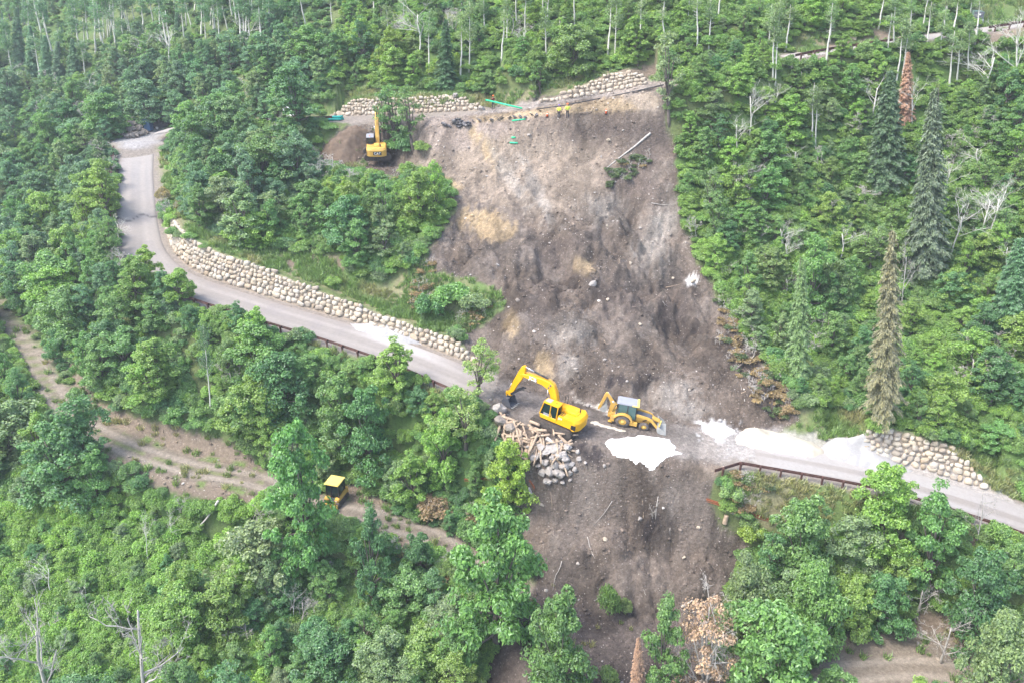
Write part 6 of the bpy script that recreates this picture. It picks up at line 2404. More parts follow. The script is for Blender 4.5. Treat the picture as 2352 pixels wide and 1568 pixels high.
HAND = [
    (KC[0], 2040, 432, 168, 104, 'spruce', 'large dark green spruce right behind the red dead conifer'),
    (KC[2], 2082, 290, 122, 44, 'rust', 'narrow red-brown dead conifer beside the dark spruce'),
    (KC[1], 2140, 640, 222, 104, 'greyspruce', 'tall grey-green spruce between the dark spruce and the right edge'),
    (KC[3], 2046, 975, 556, 98, 'dying', 'tall brown dying spruce at the top of the right boulder wall'),
    (KC[2], 1840, 875, 598, 62, 'olive', 'slim yellowish spruce with a bare lower trunk right of the slide'),
    (KC[0], 2338, 775, 545, 120, 'spruce', 'dark green spruce cut by the right edge'),
    (KC[2], 1024, 212, 50, 58, 'spruce', 'lone spruce above the small boulder patch in the upper grass'),
    (KC[2], 42, 172, 20, 40, 'blue', 'dark bluish spruce among aspens at the upper left corner, leftmost of its row'),
    (KC[2], 72, 182, 60, 36, 'blue', 'dark bluish spruce among aspens at the upper left corner, second from the left'),
    (KC[2], 106, 190, 82, 40, 'blue', 'dark bluish spruce among aspens at the upper left corner, middle of its row'),
    (KC[2], 134, 186, 96, 36, 'blue', 'dark bluish spruce among aspens at the upper left corner, second from the right'),
    (KC[2], 168, 180, 90, 34, 'blue', 'dark bluish spruce among aspens at the upper left corner, rightmost of its row'),
    (KCD, 1628, 1625, 1412, 160, 'rust', 'drooping rust-brown dead conifer at the bottom edge'),
    (KC[2], 1466, 1620, 1478, 44, 'rust', 'thin rust-brown dead conifer top at the bottom edge left of the drooping one'),
    (KB[0], 1290, 1615, 1392, 165, 'mid', 'big green tree standing on the dark lower flat at the bottom edge'),
    (KB[4], 1522, 1610, 1405, 120, 'mid', 'mid green tree at the bottom edge left of the rust-brown conifer'),
    (KB[0], 1140, 1485, 1185, 235, 'mid', 'largest mid green tree left of the slide toe'),
    (KB[4], 848, 1395, 1185, 100, 'deep', 'tall dark green tree below the yellow tractor cab'),
    (KB[1], 962, 1350, 1238, 90, 'deep', 'dark green tree on the lower side of the track right of the tall dark tree'),
    (KB[2], 708, 1325, 1008, 165, 'mid', 'tall mid green tree hiding the left side of the yellow tractor cab'),
    (KB[0], 1165, 1182, 1018, 118, 'yellow', 'small bright yellow-green tree below the log pile'),
    (KB[0], 2040, 1252, 1076, 155, 'bright', 'bright yellow-green tree in front of the white powder road'),
    (KB[4], 2152, 1380, 1140, 135, 'mid', 'tall green tree just right of the yellow-green roadside tree'),
    (KB[0], 1850, 1368, 1160, 175, 'mid', 'round green tree below the fallen rail right of the slide toe'),
    (KB[1], 1728, 1490, 1295, 135, 'sage', 'grey-green tree overhanging the right edge of the slide toe'),
    (KB[3], 1880, 1530, 1335, 175, 'mid', 'broad green tree below the round green tree at lower right'),
    (KB[3], 1800, 1640, 1435, 260, 'mid', 'wide green tree right of the rust-brown conifer at the bottom edge'),
    (KB[0], 2262, 1490, 1285, 165, 'deep', 'dark green tree left of the lower right corner above the bare track bank'),
    (KB[3], 2310, 1640, 1450, 170, 'sage', 'grey-green tree filling the lower right corner'),
    (KB[1], 2022, 1450, 1320, 120, 'deep', 'dark green low tree between the lower right trees'),
    (KL[1], 1092, 912, 782, 112, 'lime', 'airy pale tree standing against the road left of the large excavator'),
    (KL[0], 1068, 1030, 886, 140, 'lime', 'airy pale green tree below the road left of the log pile'),
    (KB[4], 912, 908, 778, 110, 'bright', 'bright green tree rising over the guardrail at the end of the long wall'),
    (KB[1], 1022, 1120, 955, 115, 'bright', 'bright green tree above the fallen rail left of the small yellow-green tree'),
    (KB[0], 846, 1092, 895, 140, 'deep', 'big dark green tree on the bank above the track'),
    (KL[2], 908, 342, 196, 84, 'mid', 'slender tree with bare lower trunk in front of the low cream wall'),
    (KL[2], 947, 346, 198, 80, 'mid', 'second slender tree right of the first by the low cream wall'),
    (KL[1], 876, 332, 204, 70, 'deep', 'slender dark tree behind the raised arm of the upper excavator'),
    (KB[2], 690, 335, 162, 135, 'deep', 'tall dark green tree covering the left end of the low cream wall'),
    (KL[2], 1542, 282, 78, 82, 'sage', 'grey-green airy tree with thin trunks at the top right corner of the slide'),
    (KB[3], 1312, 182, 66, 140, 'olive', 'big round olive bushy tree above the tall white boulder wall'),
    (KB[4], 238, 505, 378, 92, 'bright', 'bright green tree beside the guardrail of the upper-left road stretch'),
    (KB[0], 335, 655, 565, 80, 'yellow', 'yellow-green treetop overlapping the bend of the left road'),
    (KB[1], 405, 705, 620, 90, 'bright', 'bright green tree below the road bend overlapping the road edge'),
    (KB[4], 545, 775, 695, 60, 'deep', 'small dark tree overlapping the long guardrail'),
    (KB[0], 588, 815, 708, 92, 'bright', 'green tree touching the middle of the long guardrail'),
    (KB[5], 175, 1070, 920, 150, 'deep', 'dark green tree standing in front of the bend of the dirt track'),
    (KB[0], 130, 1150, 975, 200, 'deep', 'broad dark tree below the dirt track bend at the left'),
    (KB[1], 1030, 1225, 1180, 40, 'deep', None),
    (KB[4], 2090, 590, 500, 70, 'bright', None),
    (KB[5], 1865, 720, 540, 110, 'mid', 'green tree right of the slide behind the slim yellowish spruce'),
    (KL[0], 880, 600, 515, 100, 'sage', 'grey-green dusty tree at the left rim of the slide'),
    (KB[0], 960, 520, 395, 110, 'bright', 'bright green tree at the left rim of the slide below the upper excavator'),
    (KB[5], 1000, 500, 372, 60, 'bright', 'narrow bright green tree closest to the left rim of the slide'),
    (KS[0], 1400, 1412, 1338, 60, 'olive', 'small yellowish shrub growing through the slide toe'),
    (KS[1], 1438, 1405, 1372, 36, 'olive', 'tiny yellowish shrub right of the larger one on the slide toe'),
    (KS[0], 1035, 700, 645, 100, 'mid', 'green shrub stranded on the island of soil left of the slide'),
    (KS[1], 985, 735, 660, 70, 'deep', 'dark shrub on the soil island above the end of the long wall'),
    (KS[2], 1090, 715, 668, 80, 'sage', 'grey-green shrub at the slide edge of the soil island'),
    (KS[0], 1000, 1185, 1135, 90, 'tan', 'dead tan shrub below the fallen rail'),
    (KS[2], 375, 470, 425, 40, 'tan', 'dead tan shrub beside the upper-left road stretch'),
    (KS[0], 1400, 1568, 1530, 50, 'olive', None),
    (KS[1], 905, 350, 308, 50, 'mid', None), (KS[0], 935, 352, 312, 60, 'deep', None), (KS[2], 968, 352, 322, 56, 'bright', None), (KS[1], 925, 330, 290, 50, 'deep', None),
    (KS[1], 765, 660, 628, 40, 'bright', 'small round shrub on the bare bank above the long wall'),
    (KS[1], 1725, 1245, 1195, 60, 'yellow', 'yellow-green shrub at the right rim of the slide toe'),
    (KS[0], 1925, 1345, 1290, 110, 'bright', 'bright big-leaved shrub patch below the grassy slope at lower right'),
]
for a in HAND:
    hand(*a)
for k in range(64):
    bx, by = (rng.uniform(0, 640), rng.uniform(40, 175)) if k < 38 else (rng.uniform(880, 2340), rng.uniform(30, 140))
    if k < 38 and by > 185 - bx * 0.17:
        by -= 60
    if CM[min(int(max(by, 0) / 4), CM.shape[0] - 1), int(bx / 4)]:
        continue
    ASPENS.append((bx, by, by - rng.uniform(75, 120)))
for i, (bx, by, ty) in enumerate(ASPENS):
    lab = 'lone slim aspen with a curved white trunk on the wooded bank below the long wall' if (bx, by) == (473, 947) else None
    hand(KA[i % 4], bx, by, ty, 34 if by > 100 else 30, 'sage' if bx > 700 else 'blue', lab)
BARE = [(KN[0], 2005, 289, 188, 50), (KN[1], 2274, 250, 112, 70), (KN[2], 2345, 245, 55, 60), (KN[0], 2241, 410, 330, 36), (KN[1], 2281, 562, 436, 60), (KN[2], 1683, 480, 394, 34),
        (KN[0], 1827, 396, 340, 30), (KD[0], 92, 1625, 1428, 130), (KD[1], 312, 1640, 1388, 130), (KD[2], 2172, 1522, 1424, 80), (KD[0], 2255, 1247, 1133, 40), (KN[1], 1720, 330, 200, 40),
        (KN[2], 2190, 600, 470, 60), (KN[0], 330, 160, 95, 34), (KN[1], 385, 150, 70, 40), (KN[2], 560, 130, 60, 40), (KN[0], 960, 140, 20, 50), (KN[1], 1930, 600, 520, 40), (KN[2], 2100, 300, 200, 40),
        (KN[0], 2262, 560, 440, 50), (KD[2], 2080, 700, 560, 40)]
for k, bx, by, ty, wp in BARE:
    hand(k, bx, by, ty, wp, 'mid')
for i, (bx, by, ty, wp) in enumerate([(625, 350, 300, 50), (700, 395, 345, 60), (770, 410, 345, 80), (730, 420, 360, 60), (800, 425, 375, 60), (560, 1290, 1200, 90), (545, 1330, 1240, 80), (1560, 1590, 1480, 60),
                                      (2110, 1430, 1340, 110), (530, 900, 840, 60), (300, 640, 560, 70), (1500, 1190, 1150, 24), (690, 1440, 1370, 70), (2230, 900, 800, 120), (2280, 860, 780, 100)]):
    hand(KG[i % 2], bx, by, ty, wp, 'mid')


for k in range(95):
    bx, by = (rng.uniform(1600, 2340), rng.uniform(190, 880)) if k < 45 else ((rng.uniform(20, 760), rng.uniform(200, 640)) if k < 65 else (rng.uniform(30, 1000), rng.uniform(1180, 1540)))
    if k > 80:
        bx, by = rng.uniform(800, 1500), rng.uniform(20, 130)
    if CM[int(by / 4), int(bx / 4)] or CM[int(by / 4) - 6, int(bx / 4)]:
        continue
    if rng.uniform() < 0.3:
        hand(KN[rng.integers(3)], bx, by, by - rng.uniform(50, 95), rng.uniform(22, 40), 'mid')
    else:
        hand(KG[rng.integers(2)], bx, by, by - rng.uniform(38, 70), rng.uniform(36, 70), 'mid')


# ---------------------------------------------------------------- the woods
def grid_pts(x0, x1, y0, y1, sp):
    xs = np.arange(x0, x1, sp)
    ys = np.arange(y0, y1, sp)
    X, Y = np.meshgrid(xs, ys)
    X = X + rng.uniform(-0.42, 0.42, X.shape) * sp
    Y = Y + rng.uniform(-0.42, 0.42, X.shape) * sp
    return X.ravel(), Y.ravel()


def sample(G, x, y):
    i = np.clip(np.searchsorted(GX, x) - 1, 0, len(GX) - 1)
    j = np.clip(np.searchsorted(GY, y) - 1, 0, len(GY) - 1)
    return G[j, i]


def tones(u, v):
    r = rng.uniform()
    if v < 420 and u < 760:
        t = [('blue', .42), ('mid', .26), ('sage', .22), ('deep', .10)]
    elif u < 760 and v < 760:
        t = [('mid', .34), ('blue', .22), ('sage', .16), ('bright', .18), ('deep', .1)]
    elif u > 1500 and v < 1000:
        t = [('bright', .40), ('mid', .28), ('deep', .12), ('olive', .12), ('sage', .08)]
    elif v < 520:
        t = [('bright', .34), ('mid', .26), ('olive', .14), ('deep', .14), ('yellow', .12)]
    elif u > 1600:
        t = [('mid', .4), ('bright', .22), ('sage', .16), ('deep', .22)]
    elif v > 1150:
        t = [('mid', .40), ('deep', .20), ('sage', .18), ('bright', .22)]
    else:
        t = [('mid', .40), ('deep', .20), ('bright', .24), ('sage', .16)]
    for n, q in t:
        r -= q
        if r <= 0:
            return n
    return t[0][0]


HANDXY = np.array([(p['loc'][0], p['loc'][1]) for p in PLANTS if p['hand'] and p['kind'].cat in ('tree', 'spruce')])
cand = []
for (x0, x1, y0, y1, sp) in ((-92, 92, 34, 128, 2.75), (-160, 110, 128, 165, 3.3), (-190, 30, 165, 290, 4.0)):
    X, Y = grid_pts(x0, x1, y0, y1, sp)
    Z = ground(X, Y)
    U, V, Fd = project(np.stack([X, Y, Z], -1))
    ok = (U > -520) & (U < 2980) & (V > -220) & (V < 1860) & (sample(FORESTM, X, Y) > 0.55)
    cand += list(zip(X[ok], Y[ok], Z[ok], U[ok], V[ok]))
BIG = fbm(np.array([c[0] for c in cand]) / 14, np.array([c[1] for c in cand]) / 14, 3, 301)
for (x, y, z, u, v), bgn in zip(cand, BIG):
    if len(HANDXY) and np.min(np.hypot(HANDXY[:, 0] - x, HANDXY[:, 1] - y)) < 1.7:
        continue
    low = (u < 640 and v > 1180 and (u + 0.9 * (v - 1180)) < 640) or (u < 420 and 1180 < v < 1600 and rng.uniform() < 0.55)
    h = (2.9 + 4.2 * rng.uniform() ** 1.3) * (0.75 + 0.5 * bgn)
    if u > 1500 and v < 1000:
        h *= 0.86
    if v < 250 and u < 800:
        h *= 1.0
    if v < 140:
        h *= 0.72
    if low:
        h = rng.uniform(1.6, 3.0)
    kind = KB[rng.integers(6)] if rng.uniform() < 0.86 else KL[rng.integers(3)]
    if v < 130 and u < 420 and rng.uniform() < 0.30:
        kind = KC[2]
        h *= 1.3
    w = kind.w / kind.h * h
    placed = False
    for sc in (1.0, 0.72, 0.5):
        if not blocked((x, y, z), h * sc, w * sc):
            placed = True
            break
    if not placed:
        continue
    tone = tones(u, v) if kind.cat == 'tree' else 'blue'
    plant(kind, (x, y, z), h * sc, tone=tone, wscale=rng.uniform(0.8, 1.25), hand=False)
# the road end with the toilet and the rock heap stays open
PLANTS = [p for p in PLANTS if p['label'] or not (250 < p['u'] < 405 and 226 < p['v'] < 345)]
# ranks for what is built one by one
per = {}
for p in sorted([p for p in PLANTS], key=lambda p: (-p['hand'], -p['size'])):
    inview = -40 < p['u'] < 2392 and -40 < p['v'] < 1608
    c = p['kind'].cat
    per.setdefault(c, 0)
    lim = 300
    p['solo'] = p['hand'] or (inview and per[c] < lim)
    if p['solo']:
        per[c] += 1
print('plants', len(PLANTS), 'one by one', sum(p['solo'] for p in PLANTS), per)

MARKS = [('blue portable toilet', 338, 290), ("rock heap", 315, 300), ("long boulder wall's left end", 375, 560), ('yellow tractor cab', 768, 1130),
         ('large yellow excavator', 1290, 940), ('log pile', 1200, 1000), ('white powder patch', 1470, 1040), ('backhoe loader', 1440, 960), ('grey gravel mound', 1960, 1030),
         ('bent guardrail end', 1660, 1060), ('upper yellow excavator', 862, 340), ('teal pipe bundle', 760, 280), ('two workers in yellow', 1292, 260), ('carried green pipe', 1150, 240),
         ('tall white boulder wall', 1370, 195), ("fallen pale trunk", 1440, 350), ('red dead conifer', 2085, 210), ('brown dying spruce', 2050, 780), ('utility box', 2283, 42),
         ('pale snag at lower left', 300, 1450), ('broken asphalt heap', 1050, 285), ('slide toe', 1450, 1380), ("rust-brown bottom conifer", 1620, 1480), ('dirt track bend', 150, 940),
         ("small boulder patch", 1030, 222), ('right boulder wall', 2150, 1070), ('slim yellowish spruce', 1850, 740), ('lone slim curved aspen', 460, 860), ('top left corner', 0, 0),
         ('lower left corner', 0, 1568), ("photo's right edge", 2352, 700), ('lower right corner', 2352, 1568), ("top edge over the low cream wall", 800, 0), ("middle of the long boulder wall", 650, 690),
         ("upper right road gap", 1860, 115), ('right rim of the slide', 1590, 580), ('left rim of the slide', 1010, 560), ('weathered logs below the track', 420, 1165), ('left edge below the track', 0, 1180),
         ("left edge above the track", 0, 560), ('left tree line', 0, 330), ("bottom edge near the rust conifer's left", 700, 1568)]
ORD = ['nearest', 'second nearest', 'third nearest', 'fourth nearest', 'fifth nearest', 'sixth nearest', 'seventh nearest', 'eighth nearest', 'ninth nearest', 'tenth nearest', 'eleventh nearest', 'twelfth nearest']
NOUN = {'leafy_tree': 'leafy tree', 'airy_tree': 'airy tree', 'aspen': 'white-trunked aspen', 'bare_aspen': 'bare pale tree', 'dead_tree': 'dead branching snag', 'bare_bush': 'bare grey bush', 'spruce': 'spruce', 'shrub': 'shrub', 'dead_conifer': 'dead conifer'}
GROUPS = {'leafy_tree': 'leafy trees of the wooded slopes', 'airy_tree': 'airy trees of the wooded slopes', 'aspen': 'aspens with white trunks', 'bare_aspen': 'bare pale trees standing among the woods',
          'dead_tree': 'dead snags', 'bare_bush': 'bare grey bushes', 'spruce': 'spruces', 'dead_conifer': 'dead conifers', 'shrub': 'single shrubs'}
buck = {}
for p in PLANTS:
    if p['solo'] and not p['label']:
        d = [math.hypot(p['u'] - m[1], p['v'] - m[2]) for m in MARKS]
        k = int(np.argmin(d))
        dx, dy = p['u'] - MARKS[k][1], p['v'] - MARKS[k][2]
        side = ('right of' if dx > 0 else 'left of') if abs(dx) > abs(dy) else ('below' if dy > 0 else 'above')
        nm = p['kind'].name
        tw = TONE_WORD.get(p['tone'], '') if p['kind'].cat in ('tree', 'shrub', 'spruce') else ''
        buck.setdefault((nm, tw, side, k), []).append((d[k], p))
for (nm, tw, side, k), lst in buck.items():
    lst.sort(key=lambda q: q[0])
    for i, (_, p) in enumerate(lst):
        rank = '' if len(lst) == 1 else (ORD[i] + ' ' if i < len(ORD) else 'farther off ')
        p['label'] = f"{tw} {NOUN[nm]} {side} the {MARKS[k][0]}".strip() + (f", {rank.strip()}" if rank else '')
def leaning(p):
    return (Matrix.Rotation(-LEAN * (1.7 if p['kind'].cat == 'spruce' else 1.0) * (p['u'] - CX) / 1100, 3, 'Y') @ Matrix.Rotation(p['rz'], 3, 'Z')).to_euler()


buck2 = {}
for o, px, py, noun, gp in lone + [q + ('broken branches lying on the slide',) for q in sticks]:
    d = [math.hypot(px - m[1], py - m[2]) for m in MARKS]
    k = int(np.argmin(d))
    dx, dy = px - MARKS[k][1], py - MARKS[k][2]
    side = ('right of' if dx > 0 else 'left of') if abs(dx) > abs(dy) else ('below' if dy > 0 else 'above')
    buck2.setdefault((noun, side, k), []).append((d[k], o, gp))
for (noun, side, k), lst in buck2.items():
    lst.sort(key=lambda q: q[0])
    for i, (_, o, gp) in enumerate(lst):
        o['label'] = f"{noun} {side} the {MARKS[k][0]}" + ('' if len(lst) == 1 else ', ' + ORD[min(i, 11)])
        o['group'] = gp
for p in PLANTS:
    if not p['solo']:
        continue
    K_ = p['kind']
    if K_.trunk and K_.crown:
        o = thing(K_.name, p['label'], K_.cat, p['loc'], p['rz'], GROUPS[K_.name])
        o.rotation_euler = leaning(p)
        for nm, me in (('trunk', K_.trunk), ('crown', K_.crown)):
            q = link(bpy.data.objects.new(nm, me), o)
            q['tint'] = p['tint']
    else:
        o = link(bpy.data.objects.new(K_.name, K_.trunk or K_.crown))
        o.location = p['loc']
        o.rotation_euler = leaning(p)
        o['tint'] = p['tint']
        tag(o, p['label'], K_.cat, GROUPS[K_.name])
    o.scale = p['scale']


# ---------------------------------------------------------------- stuff spread by geometry nodes
def spread(name, pts, rz, sc, tint, var, sources, kind='stuff', tilt=0.0):
    """one object: copies of the source meshes standing on the given points"""
    col = bpy.data.collections.new(name + '_sources')
    for i, parts in enumerate(sources):
        me = bpy.data.meshes.new(name)
        bm = bmesh.new()
        mats = []
        for m_ in parts:
            n0 = len(bm.faces)
            bm.from_mesh(m_)
            bm.faces.ensure_lookup_table()
            for f in bm.faces[n0:]:
                f.material_index = len(mats)
            mats.append(m_.materials[0])
        bm.to_mesh(me)
        bm.free()
        for m_ in mats:
            me.materials.append(m_)
        col.objects.link(bpy.data.objects.new(f"{name}_{i:02d}", me))
    me = bpy.data.meshes.new(name)
    pts = np.asarray(pts, np.float32)
    me.vertices.add(len(pts))
    me.vertices.foreach_set("co", pts.ravel())
    for an, ty, arr in (('rz', 'FLOAT', rz), ('sc', 'FLOAT', sc), ('vi', 'INT', var)):
        a_ = me.attributes.new(an, ty, 'POINT')
        a_.data.foreach_set("value", np.ascontiguousarray(arr, np.int32 if ty == 'INT' else np.float32))
    a_ = me.attributes.new('tint', 'FLOAT_COLOR', 'POINT')
    cc = np.ones((len(pts), 4), np.float32)
    cc[:, :3] = tint
    a_.data.foreach_set("color", cc.ravel())
    o = link(bpy.data.objects.new(name, me))
    o['kind'] = kind
    ng = bpy.data.node_groups.new(name, 'GeometryNodeTree')
    ng.interface.new_socket('Geometry', in_out='INPUT', socket_type='NodeSocketGeometry')
    ng.interface.new_socket('Geometry', in_out='OUTPUT', socket_type='NodeSocketGeometry')
    N_ = ng.nodes
    gi, go = N_.new('NodeGroupInput'), N_.new('NodeGroupOutput')
    ci = N_.new('GeometryNodeCollectionInfo')
    ci.inputs['Collection'].default_value = col
    ci.inputs['Separate Children'].default_value = True
    ci.inputs['Reset Children'].default_value = True
    ip = N_.new('GeometryNodeInstanceOnPoints')
    ip.inputs['Pick Instance'].default_value = True

    def named(n, t):
        q = N_.new('GeometryNodeInputNamedAttribute')
        q.data_type = t
        q.inputs[0].default_value = n
        return [s for s in q.outputs if s.enabled][0]
    cx = N_.new('ShaderNodeCombineXYZ')
    ng.links.new(named('rz', 'FLOAT'), cx.inputs[2])
    ng.links.new(gi.outputs[0], ip.inputs['Points'])
    ng.links.new(ci.outputs[0], ip.inputs['Instance'])
    ng.links.new(named('vi', 'INT'), ip.inputs['Instance Index'])
    ng.links.new(cx.outputs[0], ip.inputs['Rotation'])
    ng.links.new(named('sc', 'FLOAT'), ip.inputs['Scale'])
    ng.links.new(ip.outputs[0], go.inputs[0])
    md = o.modifiers.new('spread', 'NODES')
    md.node_group = ng
    return o


rest = [p for p in PLANTS if not p['solo']]
kinds = []
for p in rest:
    if p['kind'] not in kinds:
        kinds.append(p['kind'])
if rest:
    spread('woods', [p['loc'] for p in rest], [p['rz'] for p in rest], [p['scale'][2] for p in rest], [p['tint'] for p in rest], [kinds.index(p['kind']) for p in rest],
           [[m for m in (k.trunk, k.crown) if m] for k in kinds])

# undergrowth: leafy cover on the forest floor
X, Y = [], []
for a in ((-90, 90, 36, 128, 0.80), (-155, 105, 128, 165, 1.6), (-170, 20, 165, 240, 2.4)):
    x, y = grid_pts(*a)
    X.append(x)
    Y.append(y)
X, Y = np.concatenate(X), np.concatenate(Y)
Z = ground(X, Y)
U, V, _ = project(np.stack([X, Y, Z + 0.5], -1))
ok = (U > -480) & (U < 2940) & (V > -120) & (V < 1740) & (sample(FORESTM, X, Y) > 0.6)
ci_ = np.clip((U / 4).astype(int), 0, CM.shape[1] - 1)
cj_ = np.clip((V / 4).astype(int), 0, CM.shape[0] - 1)
ok &= ~CM[cj_, ci_]
ok &= (fbm(X / 5, Y / 5, 3, 333) > 0.18)
X, Y, Z, U, V = X[ok], Y[ok], Z[ok], U[ok], V[ok]
n = len(X)
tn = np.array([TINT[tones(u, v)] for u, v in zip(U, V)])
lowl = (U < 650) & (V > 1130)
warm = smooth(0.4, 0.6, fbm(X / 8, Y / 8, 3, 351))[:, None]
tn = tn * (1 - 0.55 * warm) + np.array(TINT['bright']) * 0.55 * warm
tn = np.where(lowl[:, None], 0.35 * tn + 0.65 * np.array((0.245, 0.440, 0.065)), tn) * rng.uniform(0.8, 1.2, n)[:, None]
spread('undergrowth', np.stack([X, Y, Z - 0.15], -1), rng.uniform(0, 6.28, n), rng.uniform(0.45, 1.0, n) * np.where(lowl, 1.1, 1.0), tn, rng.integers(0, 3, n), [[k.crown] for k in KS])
print('undergrowth', n)


# grass tufts
def tuft(seed, n=46, h=0.6, w=0.7):
    r = np.random.default_rng(seed)
    a, rr = r.uniform(0, 6.28, n), w * 0.5 * np.sqrt(r.uniform(0, 1, n))
    B = np.stack([np.cos(a) * rr, np.sin(a) * rr, 0 * a], 1)
    d = np.stack([r.normal(size=n) * 0.28, r.normal(size=n) * 0.28, np.ones(n)], 1)
    hh = h * r.uniform(0.5, 1.1, n)[:, None]
    s = unit(n, r)
    s[:, 2] = 0
    s /= np.linalg.norm(s, axis=1)[:, None]
    wd = 0.035
    T = B + d * hh + np.stack([r.normal(size=n) * 0.12, r.normal(size=n) * 0.12, 0 * a], 1)
    Mi = B + d * hh * 0.5
    V_ = np.stack([B - s * wd, B + s * wd, Mi + s * wd * 0.8, Mi - s * wd * 0.8, T], 1)
    F_ = np.concatenate([np.arange(n)[:, None] * 5 + np.array([[0, 1, 2, 3]]), np.arange(n)[:, None] * 5 + np.array([[3, 2, 4, 4]])])
    V_ = np.concatenate([V_[:, :4], (T - s * 0.006)[:, None], (T + s * 0.006)[:, None]], 1)
    F_ = np.concatenate([np.arange(n)[:, None] * 6 + np.array([[0, 1, 2, 3]]), np.arange(n)[:, None] * 6 + np.array([[3, 2, 5, 4]])])
    return V_.reshape(-1, 3), F_


TU = [raw_mesh('tuft', *tuft(400 + i, h=hh), M['grass']) for i, hh in enumerate((0.5, 0.7, 0.6))]
x, y = grid_pts(-75, 80, 44, 128, 0.42)
gmask = sample(mg * (1 - ms), x, y)
bkm = sample(np.maximum(mb, mt * smooth(0.0, 0.15, NW)), x, y)
ok = (gmask * smooth(0.25, 0.45, fbm(x / 2.2, y / 2.2, 3, 361)) > rng.uniform(0, 1, len(x))) | ((bkm > 0.5) & (rng.uniform(0, 1, len(x)) < 0.10))
x, y = x[ok], y[ok]
z = ground(x, y)
U, V, _ = project(np.stack([x, y, z], -1))
k = (U > -30) & (U < 2380) & (V > -30) & (V < 1600) & (polydist(x, y, lowerR, lowerN)[0] > 3.5)
x, y, z = x[k], y[k], z[k]
n = len(x)
dry = 0.85 * smooth(0.48, 0.70, fbm(x / 4, y / 4, 3, 371))[:, None]
tn = (np.array((0.190, 0.315, 0.100)) * (1 - dry) + np.array((0.36, 0.35, 0.19)) * dry) * rng.uniform(0.8, 1.2, n)[:, None]
spread('grass', np.stack([x, y, z - 0.05], -1), rng.uniform(0, 6.28, n), rng.uniform(0.5, 1.25, n), tn, rng.integers(0, 3, n), [[m] for m in TU])
print('grass', n)

# rubble on bare ground
rm = bpy.data.materials.new('rubble_tint')
rm.use_nodes = True
nt = rm.node_tree
b = nt.nodes["Principled BSDF"]
b.inputs["Roughness"].default_value = 0.95
b.inputs["Specular IOR Level"].default_value = 0.15
at_ = nt.nodes.new("ShaderNodeAttribute")
at_.attribute_type = 'INSTANCER'
at_.attribute_name = "tint"
k_ = mix_rgb(nt, 'MIX', noise_fac(nt, 3.0, 5, 0.2, 0.8), (0.75,) * 3, (1.25,) * 3)
nt.links.new(mix_rgb(nt, 'MULTIPLY', 1.0, at_.outputs["Color"], k_), b.inputs["Base Color"])
RK = [raw_mesh('stone', V_ * np.array([1, 0.8, 0.65]), F_, rm) for V_, F_ in ROCK1[:5]]
x, y = grid_pts(-60, 62, 42, 114, 0.27)
pm = sample(np.maximum(ms * (1 - 0.75 * bed), 0.9 * mb), x, y)
pat = fbm(x / 3.5, y / 3.5, 3, 611)
ok = rng.uniform(0, 1, len(x)) < pm * (0.14 + 0.80 * smooth(0.42, 0.66, pat))
x, y = x[ok], y[ok]
n = len(x)
z = ground(x, y)
s_ = 0.038 * (1 / np.maximum(rng.uniform(0, 1, n), 0.012)) ** 0.42
s_ = np.minimum(s_, 0.30)
A_s = sample(A, x, y)
br = rng.uniform(0, 1, n)
tn = A_s * rng.uniform(0.65, 1.5, n)[:, None]
tn = np.where((br < 0.09)[:, None], np.array((0.42, 0.38, 0.34)) * rng.uniform(0.7, 1.3, n)[:, None], tn)
spread('rubble', np.stack([x, y, z + s_ * 0.1], -1), rng.uniform(0, 6.28, n), s_, np.clip(tn, 0, 0.8), rng.integers(0, 5, n), [[m] for m in RK])
print('rubble', n)

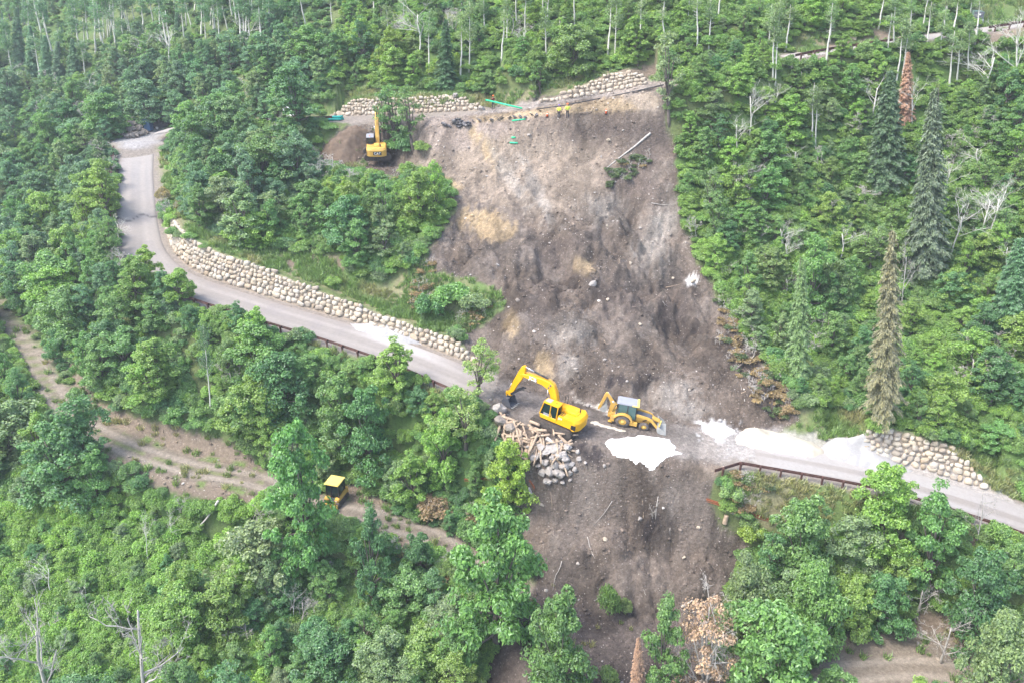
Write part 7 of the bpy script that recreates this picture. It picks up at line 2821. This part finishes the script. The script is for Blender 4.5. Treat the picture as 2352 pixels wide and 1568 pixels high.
# torn brush along the rims of the slide
BR = [raw_mesh('torn_brush', *bare(700 + i, 1.5, 0.95, 0.03, 3, 4, 0.0), M['deadwood']) for i in range(3)]
DL = [raw_mesh('dead_leaves', *shrub(710 + i, 0.7, 1.8, 420, 0.20), M['leaf']) for i in range(2)]
pts, tnn, vv, ss = [], [], [], []
for P, nn, green in (([(1635, 690), (1680, 690), (1740, 760), (1790, 840), (1825, 955), (1770, 960), (1700, 880), (1650, 800)], 150, 0.25), ([(965, 600), (1005, 600), (985, 680), (960, 730), (945, 700)], 40, 0.2),
                     ([(1395, 395), (1430, 370), (1490, 350), (1500, 370), (1440, 420), (1400, 430)], 46, 0.75), ([(1060, 690), (1140, 690), (1100, 745), (1050, 760)], 34, 0.4), ([(1070, 1150), (1200, 1130), (1210, 1200), (1130, 1240), (1080, 1200)], 60, 0.4),
                     ([(880, 395), (960, 395), (960, 440), (890, 430)], 22, 0.2), ([(1690, 1090), (1790, 1110), (1700, 1190), (1680, 1140)], 26, 0.5), ([(1000, 1270), (1060, 1330), (1030, 1440), (940, 1420)], 30, 0.5)):
    P_ = np.array(P)
    c = 0
    while c < nn:
        px, py = r_.uniform(P_[:, 0].min(), P_[:, 0].max()), r_.uniform(P_[:, 1].min(), P_[:, 1].max())
        if poly_sd(np.array([px]), np.array([py]), P)[0] > 0:
            continue
        c += 1
        q = hit(px, py)
        pts.append((q.x, q.y, q.z - 0.1))
        leaf_ = r_.random() < 0.6
        vv.append(3 + r_.randrange(2) if leaf_ else r_.randrange(3))
        t_ = np.array((0.11, 0.17, 0.06)) if r_.random() < green else np.array((0.34, 0.265, 0.14))
        tnn.append(t_ * r_.uniform(0.75, 1.25))
        ss.append(r_.uniform(0.5, 1.0))
spread('torn_brush', pts, rng.uniform(0, 6.28, len(pts)), ss, tnn, vv, [[m] for m in BR + DL])
# ---------------------------------------------------------------- hazy air
bm = bmesh.new()
bmesh.ops.create_cube(bm, size=1)
for v in bm.verts:
    v.co = Vector((v.co.x * 1000, 205 + v.co.y * 620, v.co.z * 300 + 95))
hm = bpy.data.materials.new('haze')
hm.use_nodes = True
hm.node_tree.nodes.clear()
ho = hm.node_tree.nodes.new("ShaderNodeOutputMaterial")
hv = hm.node_tree.nodes.new("ShaderNodeVolumePrincipled")
hv.inputs["Color"].default_value = (0.86, 0.92, 1.0, 1)
hv.inputs["Density"].default_value = 0.0005
hv.inputs["Anisotropy"].default_value = 0.2
hm.node_tree.links.new(hv.outputs[0], ho.inputs["Volume"])
haze = mesh_bm('haze', bm, hm)
haze['kind'] = 'stuff'
